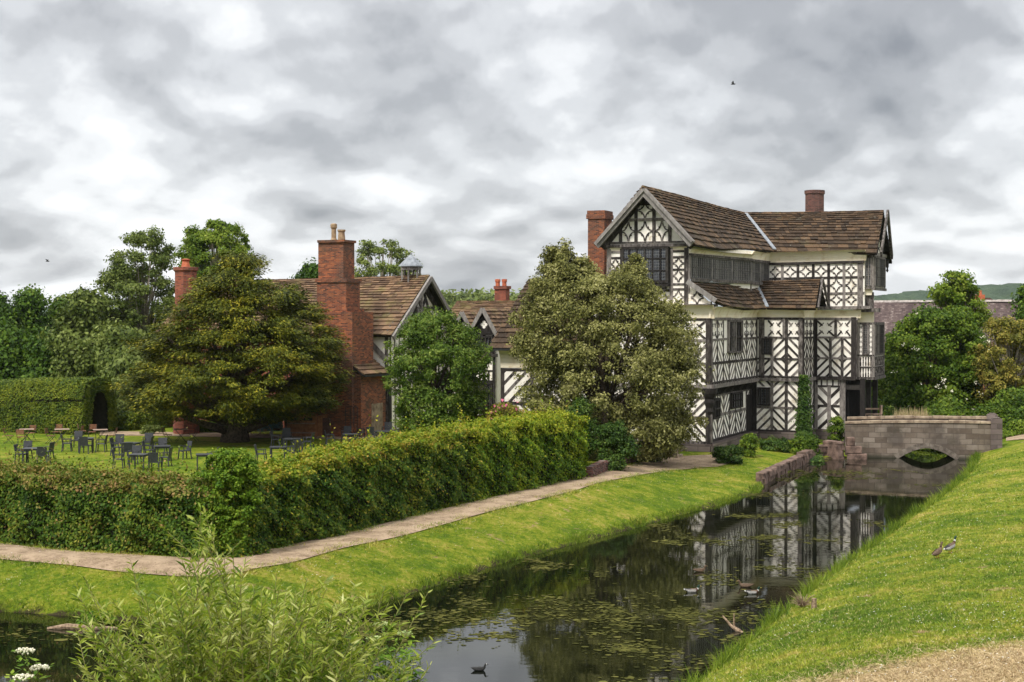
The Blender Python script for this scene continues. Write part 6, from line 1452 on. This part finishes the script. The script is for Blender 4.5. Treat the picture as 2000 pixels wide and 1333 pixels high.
# ================================================================ TEA LAWN FURNITURE
def gpos(px, py): return on_ground(px, py)
def mk_chair():
    r = empty('garden_chair', (0, 0, 0)); m_ = M['plastic']
    b = MB(); b.box((0, 0, .41), (.48, .46, .035)); b.box((0, -.22, .385), (.46, .03, .03)); b.build('seat', m_, r)
    b = MB(); n = 5
    for i in range(n):
        x = -.18 + i * .09; b.hull8([(x - .044, .20, .44), (x + .044, .20, .44), (x + .044, .225, .44), (x - .044, .225, .44)], [(x - .044, .275, .86), (x + .044, .275, .86), (x + .044, .30, .86), (x - .044, .30, .86)])
    b.hull8([(-.24, .272, .84), (.24, .272, .84), (.24, .305, .84), (-.24, .305, .84)], [(-.23, .28, .89), (.23, .28, .89), (.23, .31, .89), (-.23, .31, .89)]); b.build('backrest', m_, r)
    for sx in (-1, 1):
        for sy in (-1, 1):
            b = MB(); x, y = sx * .22, sy * .20; b.hull8([(x + sx * .03 - .022, y + sy * .04 - .022, 0), (x + sx * .03 + .022, y + sy * .04 - .022, 0), (x + sx * .03 + .022, y + sy * .04 + .022, 0), (x + sx * .03 - .022, y + sy * .04 + .022, 0)], [(x - .025, y - .025, .41), (x + .025, y - .025, .41), (x + .025, y + .025, .41), (x - .025, y + .025, .41)]); b.build('leg', m_, r)
        b = MB(); x = sx * .25; b.box((x, .02, .63), (.05, .46, .03)); b.box((x, -.18, .43), (.04, .04, .2)); b.build('armrest', m_, r)
    return r
def mk_table(w_=.8, l_=.8):
    r = empty('garden_table', (0, 0, 0)); m_ = M['plastic']; b = MB(); b.box((0, 0, .70), (w_, l_, .035)); b.box((0, 0, .64), (w_ - .12, l_ - .12, .06)); b.build('table_top', m_, r)
    for sx in (-1, 1):
        for sy in (-1, 1): b = MB(); b.box((sx * (w_ / 2 - .06), sy * (l_ / 2 - .06), 0), (.06, .06, .64)); b.build('leg', m_, r)
    return r
def mk_wchair():
    r = empty('folding_chair', (0, 0, 0)); b = MB()
    for i in range(5): b.box((0, -.17 + i * .085, .44), (.42, .06, .02))
    b.build('seat', M['teak'], r); b = MB()
    for i in range(4): b.box((0, .23 + i * .012, .58 + i * .075), (.44, .018, .058))
    b.build('backrest', M['teak'], r); b = MB()
    for sx in (-1, 1): b.tube([(sx * .21, -.22, 0), (sx * .21, .12, .44), (sx * .21, .27, .87)], .012, 5); b.tube([(sx * .19, .25, 0), (sx * .19, -.2, .44)], .012, 5)
    b.build('folding_frame', M['iron'], r); return r
def mk_wtable():
    r = empty('folding_table', (0, 0, 0)); b = MB()
    for i in range(8): b.box((0, -.35 + i * .1, .72), (.8, .09, .022))
    b.build('table_top', M['teaktop'], r); b = MB()
    for sy in (-1, 1): b.tube([(-.3, sy * .3, 0), (.3, sy * .3, .72)], .013, 5); b.tube([(.3, sy * .28, 0), (-.3, sy * .28, .72)], .013, 5)
    b.build('folding_frame', M['iron'], r); return r
protos = {}
def place(kind, mk, px, py, rz, label, cat, group):
    if kind not in protos: protos[kind] = mk(); o = protos[kind]
    else: o = copy_tree(protos[kind])
    p = gpos(px, py); o.location = p; o.rotation_euler.z = rz; tag(o, label, cat, group); return o
GT, GC = 'charcoal tables set out on the tea lawn', 'charcoal armchairs set out on the tea lawn'
rw_, lf_, toward, away = R(-90), R(90), R(180), 0
# chair faces its own -y: rz 0 faces us
tabs = [((62, 905), 'the leftmost half hidden charcoal table', [(42, 904, 'r', 'facing right'), (86, 908, 'a', 'seen from behind'), (92, 899, 'l', 'facing left'), (50, 897, 't', 'on the far side')]),
        ((168, 883), 'the charcoal table before the long wooden tables', [(131, 882, 'r', 'facing right'), (150, 875, 't', 'on the far side'), (168, 886, 'a', 'seen from behind'), (198, 883, 'l', 'facing left')]),
        ((256, 893), 'the charcoal table left of the lone chair cluster', [(228, 890, 'r', 'facing right'), (232, 882, 't', 'on the far side'), (251, 899, 'a', 'seen from behind'), (287, 886, 'l', 'facing left'), (290, 879, 't', 'farthest back')]),
        ((317, 900), 'the square charcoal table beside the lone chair', [(315, 890, 't', 'on the far side'), (291, 896, 'r', 'leaning in and facing right')]),
        ((272, 918), 'the nearest charcoal table by the hedge', [(263, 907, 't', 'on the far side'), (232, 915, 'r', 'facing right'), (303, 921, 'a', 'seen from behind'), (323, 911, 'l', 'facing left')]),
        ((570, 884), 'the charcoal table right of the yew trunk', [(540, 874, 'r', 'facing right'), (560, 868, 't', 'on the far side'), (602, 878, 'l', 'facing left'), (581, 890, 'a', 'seen from behind')]),
        ((543, 902), 'the nearer charcoal table right of the yew', [(510, 904, 'r', 'facing right'), (570, 897, 'l', 'facing left')]),
        ((748, 868), 'the charcoal table by the brick corner', [(705, 860, 'r', 'facing right'), (726, 864, 'a', 'seen from behind'), (757, 855, 't', 'on the far side'), (778, 862, 'l', 'facing left')]),
        ((684, 874), 'the charcoal table before the brick wall', [(645, 872, 'r', 'facing right'), (677, 864, 't', 'on the far side'), (698, 872, 'l', 'facing left')]),
        ((400, 918), 'the charcoal table nearly hidden by the hedge', [(415, 910, 'l', 'facing left')])]
ang = {'r': R(90), 'l': R(-90), 't': 0, 'a': R(180)}
for (tp, tl, chs) in tabs:
    place('t', mk_table, *tp, R(random.uniform(-14, 14)), 'square ' + tl.replace('the ', '', 1).replace('square ', ''), 'table', GT)
    for px, py, k_, d_ in chs: place('c', mk_chair, px, py, ang[k_] + R(random.uniform(-14, 14)), f'charcoal armchair {d_} at {tl}', 'chair', GC)
place('c', mk_chair, 361, 897, R(-50), 'charcoal armchair standing alone on open grass left of the yew', 'chair', GC)
GW = 'wooden folding chairs along the far edge of the lawn'
wt = [((52, 864), 'first wooden table from the left', [(18, 867, 'r', 'turned right'), (42, 869, 'a', 'seen from behind'), (60, 861, 't', 'on the far side')]), ((121, 864), 'second wooden table from the left', [(99, 867, 'r', 'turned right'), (112, 859, 't', 'on the far side'), (153, 861, 'l', 'turned left')]),
      ((196, 865), 'wooden table before the arched hedge', [(180, 859, 't', 'on the far side'), (219, 866, 'l', 'turned left'), (161, 857, 'r', 'turned right')]), ((353, 864), 'wooden table by the yew and the flower bed', [(327, 865, 'r', 'turned right'), (378, 862, 'l', 'turned left')])]
for tp, tl, chs in wt:
    place('wt', mk_wtable, *tp, R(random.uniform(-20, 20)), 'slatted folding table, ' + tl, 'table', 'wooden folding tables along the far edge of the lawn')
    for px, py, k_, d_ in chs: place('wc', mk_wchair, px, py, ang[k_] + R(random.uniform(-20, 20)), f'brown folding chair {d_} at the {tl}', 'chair', GW)
# wooden shed, tarpaulined cart, trellis, bench
def shed():
    p = at_z(592, 853, 1.0); r = empty('wooden_shed', p, rz=0, label='small new timber store with twin pointed doors under the yew', cat='shed')
    A = p[:2] + np.array([-.95, 0]); B = p[:2] + np.array([.75, -.2]); W_ = Wall(A, B, 0); L = W_.L
    b = MB(); W_.rect(0, 1, L, 2.15, 0, -1.6, b); b.build('cabinet', M['shedwood'], r)
    for i in range(2):
        b = MB(); u0, u1 = i * L / 2 + .02, (i + 1) * L / 2 - .02; n_ = 5
        for j in range(n_):
            a, c = u0 + (u1 - u0) * j / n_, u0 + (u1 - u0) * (j + 1) / n_ - .012; m0 = (u0 + u1) / 2; zt_ = lambda u: 2.42 - abs(u - m0) * .55; b.prism([W_.w(a, 1.03, .01), W_.w(c, 1.03, .01), W_.w(c, zt_(c), .01), W_.w(a, zt_(a), .01)], [W_.w(a, 1.03, .04), W_.w(c, 1.03, .04), W_.w(c, zt_(c), .04), W_.w(a, zt_(a), .04)], 0)
        d = b.build('door', M['shedwood'], r); b = MB(); W_.rect(u0 + .15, 1.95, u1 - .15, 2.12, .05, .041, b); b.build('opening', M['iron'], d); [(W_.rect(u0, z9, u1, z9 + .07, .055, .041, b9), b9.build('brace', M['teaktop'], d)) for z9, b9 in ((1.2, MB()), (1.75, MB()))]  # opening is a dark plate on the door, its shade put into colour
    b = MB()
    for i in range(8): q = B + np.array([.06 + i * .14, .1 + i * .02]); b.box((*q, 1.0), (.12, .03, 1.25), 0)
    b.build('side_boards', M['shedwood'], r)
shed()
def cart():
    p = at_z(520, 850, 1.0); r = empty('covered_cart', p, label='old cart under a crumpled teal tarpaulin with spoked wheels', cat='cart'); b = MB(); n1, n2 = 14, 22; vs_ = []
    for i in range(n1 + 1):
        ph = math.pi / 2 * i / n1 * 1.12
        for j in range(n2): th = 2 * math.pi * j / n2; rr_ = 1 + .09 * math.sin(th * 5 + i) * math.sin(i * 1.3) + random.uniform(-.03, .03); vs_.append((p[0] + 1.0 * math.sin(ph) * math.cos(th) * rr_, p[1] + .2 + .8 * math.sin(ph) * math.sin(th) * rr_, 1.45 + 1.0 * math.cos(ph) * rr_))
    b.v += [tuple(map(float, q)) for q in vs_]; b.n = len(b.v)
    for i in range(n1):
        for j in range(n2): b.f.append((i * n2 + j, i * n2 + (j + 1) % n2, (i + 1) * n2 + (j + 1) % n2, (i + 1) * n2 + j)); b.m.append(0)
    b.build('tarpaulin', M['tarp'], r)
    for dx in (-.55, .05):
        b = MB(); c = np.array([p[0] + dx, p[1] - .7, 1.33]); k_ = 18
        b.tube([c + np.array([.32 * math.cos(2 * math.pi * i / k_), 0, .32 * math.sin(2 * math.pi * i / k_)]) for i in range(k_ + 1)], .025, 5)
        for i in range(6): a = math.pi * i / 6; d = np.array([.32 * math.cos(a), 0, .32 * math.sin(a)]); b.tube([c - d, c + d], .012, 4)
        b.build('wheel', M['teaktop'], r)
    b = MB(); b.box((p[0] - .1, p[1] + .1, 1.3), (1.9, 1.1, .12)); b.build('cart_bed', M['bark'], r)
cart()
b = MB(); p0 = at_D(675, 846, 89.6)[:2]; p1 = at_D(698, 846, 89.3)[:2]; pm_ = (p0 + p1) / 2; zt_ = at_D(680, 795, 89.6)[2]
for q in (p0, p1, p0 * .6 + p1 * .4, p0 * .3 + p1 * .7): b.tube([(*q, .95), (*q, zt_)], .022, 5)
for z in (1.3, 1.9, zt_): b.tube([(*p0, z), (*p1, z)], .018, 5)
b.build('trellis', M['iron'], origin=(*p0, 1), label='black metal plant frame standing against the brick wall', cat='trellis')
p = at_D(1706, 809, 97); r = empty('garden_bench', (p[0], p[1], p[2] - .42), label='small pale wooden bench on the bank beyond the bridge', cat='bench')
b = MB()
for i in range(4): b.box((p[0], p[1] + i * .11, p[2] - .03), (1.1, .09, .03))
b.build('seat', M['teaktop'], r); b = MB(); b.box((p[0] + .52, p[1] + .2, p[2]), (.07, .5, .55)); b.box((p[0], p[1] + .46, p[2] + .25), (1.1, .03, .1)); b.build('backrest', M['teaktop'], r)
for sx in (-.5, .5):
    for sy in (0, .4): b = MB(); b.box((p[0] + sx, p[1] + sy, p[2] - .45), (.06, .06, .42)); b.build('leg', M['teaktop'], r)
# ================================================================ DUCKS
def fmat(name, c1, c2, s=40): return noisy(name, c1, c2, s, .7, .3, .005)
DM = [fmat('grey_flank_feathers', (.16, .15, .14), (.34, .33, .32)), fmat('brown_feathers', (.05, .032, .02), (.15, .10, .065)), fmat('green_head', (.004, .02, .012), (.012, .05, .03)), fmat('white_feathers', (.5, .5, .48), (.7, .7, .68)), fmat('chestnut_breast', (.05, .02, .015), (.10, .045, .03)), fmat('yellow_bill', (.35, .28, .05), (.5, .4, .1)), fmat('dark_feathers', (.01, .01, .01), (.03, .03, .03)), fmat('olive_bill', (.12, .08, .03), (.2, .12, .04))]
M['legorange'] = noisy('orange_leg', (.5, .15, .02), (.6, .2, .04), 10)
SP = [(-.27, .155, .008, .012), (-.23, .14, .035, .022), (-.16, .115, .075, .052), (-.06, .095, .10, .078), (.04, .09, .102, .082), (.11, .10, .085, .075), (.155, .13, .055, .058), (.17, .175, .034, .036), (.178, .22, .028, .03), (.185, .25, .031, .032), (.20, .275, .037, .037), (.225, .283, .030, .031), (.245, .277, .018, .018), (.265, .270, .016, .010), (.292, .265, .014, .006), (.30, .264, .006, .004)]
def duck(name, p, rz, male, stand, label, cat, group, scale=1.15, dark=False):
    b = MB(); seg = 10; pts = [np.array([x, 0, z]) for x, z, _, _ in SP]
    if stand: pts = [np.array([x * .92 + (0 if i > 5 else 0), 0, z + .07 + .42 * (x + .05) * (1 if i < 7 else .55) + (.045 if i > 6 else 0)]) for i, (x, z, _, _) in enumerate(SP)]
    else: pts = [q - [0, 0, .055] - ([0, 0, .03] if i > 6 else 0) * np.array(1.0) for i, q in enumerate(pts)]
    vs_ = []
    for i, q in enumerate(pts):
        for k_ in range(seg):
            th = 2 * math.pi * k_ / seg; _, _, ry, rz_ = SP[i]
            up = np.array([0, 0, 1.]) if i not in (7, 8, 9) else np.array([-.95, 0, .3]); vs_.append(q + np.array([0, 1, 0]) * ry * math.cos(th) + up * rz_ * math.sin(th))
    b.v += [tuple(map(float, q * scale)) for q in vs_]; b.n = len(b.v)
    for i in range(len(pts) - 1):
        for k_ in range(seg):
            b.f.append((i * seg + k_, i * seg + (k_ + 1) % seg, (i + 1) * seg + (k_ + 1) % seg, (i + 1) * seg + k_))
            th = math.sin(2 * math.pi * (k_ + .5) / seg)
            if dark: mi = 3 if i == 11 else 6
            elif male: mi = (6 if i == 1 else 3 if i == 0 else (1 if th > .6 else 0) if i < 5 else 4 if i < 7 else 3 if i == 7 else 2) if i < 12 else 5
            else: mi = 1 if i < 12 else 7
            if male and not dark and i == 2: mi = 3 if th < .2 else 6
            b.m.append(mi)
    b.f += [tuple(range(seg - 1, -1, -1)), tuple(range((len(pts) - 1) * seg, len(pts) * seg))]; b.m += [3, 5]
    v = np.array(b.v); c, s = math.cos(rz), math.sin(rz); v2 = v.copy(); v2[:, 0] = v[:, 0] * c - v[:, 1] * s; v2[:, 1] = v[:, 0] * s + v[:, 1] * c; b.v = [tuple(q + np.array(p)) for q in v2]
    o = b.build(name, DM, origin=p, smooth=True, label=label, cat=cat, group=group)
    for sg in (-1, 1):
        wb_ = MB(); P_ = []
        for (x, z, ry) in ((-.21, .012, .02), (-.10, .03, .05), (.03, .045, .055), (.10, .03, .04)): P_.append((x, z, ry))
        base = [np.interp(x, [q[0] for q in SP[:6]], [q_[2] for q_ in pts[:6]]) for x, _, _ in P_]; yy = [np.interp(x, [q[0] for q in SP[:6]], [q[2] for q in SP[:6]]) for x, _, _ in P_]
        L_ = []
        for (x, z, ry), bz, y_ in zip(P_, base, yy): L_ += [np.array([x, sg * (y_ * .80 + .012), bz + z * 1.2 + .015]), np.array([x, sg * (y_ + .012), bz + z * .2 - .012])]
        L_ = [q * scale for q in L_]; L_ = [np.array([q[0] * c - q[1] * s, q[0] * s + q[1] * c, q[2]]) + p for q in L_]
        for i in range(3): wb_.add([L_[2 * i], L_[2 * i + 2], L_[2 * i + 3], L_[2 * i + 1]], [(0, 1, 2, 3)])
        wb_.build('wing', DM[6 if dark else (0 if male else 1)], o)
        if stand:
            lb = MB(); q = np.array([-.01, sg * .045, 0]) * scale; f = lambda x, y, z: np.array([x * c - y * s, x * s + y * c, z]) + p
            lb.tube([f(q[0], q[1], .12), f(q[0] + .01, q[1], .01)], .008, 5); lb.add([f(q[0], q[1], .008), f(q[0] + .07, q[1] - .03, .004), f(q[0] + .08, q[1], .004), f(q[0] + .07, q[1] + .03, .004)], [(0, 1, 2, 3)]); lb.build('leg', M['legorange'], o)
    return o
gd = 'mallards swimming on the moat'
p = on_ground(1856, 1081); duck('mallard', p, R(25), True, True, 'drake with dark green head standing on the grassy bank', 'duck', None, 1.02)
p = on_ground(1831, 1091); duck('mallard', p, R(35), False, True, 'brown hen duck standing on the bank just behind the drake', 'duck', None, .95)
duck('mallard', at_z(1352, 1157), R(5), True, False, 'pale bodied drake swimming, lowest on the left of the group', 'duck', gd, .95)
duck('mallard', at_z(1367, 1117), R(15), False, False, 'mottled duck swimming alone farthest from the bank, above the pale drake', 'duck', gd, .9)
duck('mallard', at_z(1456, 1147), R(175), False, False, 'brown duck with lowered head swimming in the reflection of the house', 'duck', gd, .95)
duck('mallard', at_z(1470, 1160), R(5), True, False, 'grey drake swimming just in front of the brown duck', 'duck', gd, .92)
duck('moorhen', at_z(936, 1310), R(5), False, False, 'small black moorhen swimming near the bottom of the picture', 'bird', None, .72, dark=True)
for px, py, D_, lab in ((1432, 165, 90, 'tiny dark bird flying high above the gatehouse roof'), (93, 511, 110, 'tiny dark bird flying over the woods on the left')):
    q = at_D(px, py, D_); b = MB(); b.tube([q + [-.14, 0, 0], q + [-.05, 0, .01], q + [.08, 0, .01], q + [.15, 0, .02]], [.01, .04, .035, .01], 6)
    for sg in (-1, 1): b.prism([q + [.05, 0, .02], q + [-.05, 0, .02], q + [-.08, sg * .25, .14], q + [-.02, sg * .25, .15]], [q + [.05, 0, .03], q + [-.05, 0, .03], q + [-.08, sg * .25, .15], q + [-.02, sg * .25, .16]], 0)
    b.build('bird', DM[6], label=lab, cat='bird')
# driftwood, log, brushwood
M['deadwood'] = noisy('bleached_wood', (.10, .065, .04), (.34, .25, .17), 12, .9, .5, .01)
b = MB(); q = at_z(1432, 1232); b.tube([q + [-.25, .2, .35], q + [-.05, .05, .12], q + [.12, -.1, .02], q + [.22, -.2, -.05]], [.02, .04, .06, .06], 6); b.tube([q + [.02, 0, .08], q + [.03, .05, .45]], [.035, .012], 5); b.build('driftwood', M['deadwood'], label='forked bleached branch sticking out of the water', cat='branch')
b = MB(); q = at_z(130, 1229); b.tube([q + [-.5, 0, .0], q + [0, .05, .05], q + [.8, -.05, .03], q + [1.3, .1, .0]], [.05, .09, .07, .04], 7); b.build('floating_log', M['deadwood'], label='half sunk log floating at the left beside the island bank', cat='log')
b = MB(); q = on_ground(1568, 1186)
for i in range(70): a = random.uniform(0, 6.28); e = np.array([math.cos(a) * random.uniform(.1, .45), math.sin(a) * random.uniform(.1, .4), random.uniform(.05, .38)]); b.tube([q + e * .1, q + e * .6 + [0, 0, .05], q + e], [.010, .007, .003], 4, cap=False)
b.build('dead_bush', M['deadwood'], origin=q, label='brown dead bush of cut twigs at the right hand water edge', cat='bush')
b = MB(); q = on_ground(1590, 1188); b.lathe(q, [(.09, -.1), (.07, .1), (.065, .25), (.01, .255)], 9); b.build('stump', M['deadwood'], origin=q, label='pale sawn stump beside the dead bush', cat='stump')

# ================================================================ HAZE
hz_m = bpy.data.materials.new('haze_air'); hz_m.use_nodes = True; hz_m.node_tree.nodes.clear(); N = NT(hz_m.node_tree)
pv_ = N.new('ShaderNodeVolumePrincipled', ins={'Color': (.80, .88, .97, 1), 'Density': .00005, 'Anisotropy': .0}); o_ = N.new('ShaderNodeOutputMaterial'); N.l.new(pv_.outputs[0], o_.inputs['Volume'])
b = MB(); b.box((200, 2560, -3), (5900, 5400, 90)); b.build('haze', hz_m, origin=(200, 2560, -3), label='thin blue haze lying over the far hills', cat='haze', kind='stuff')
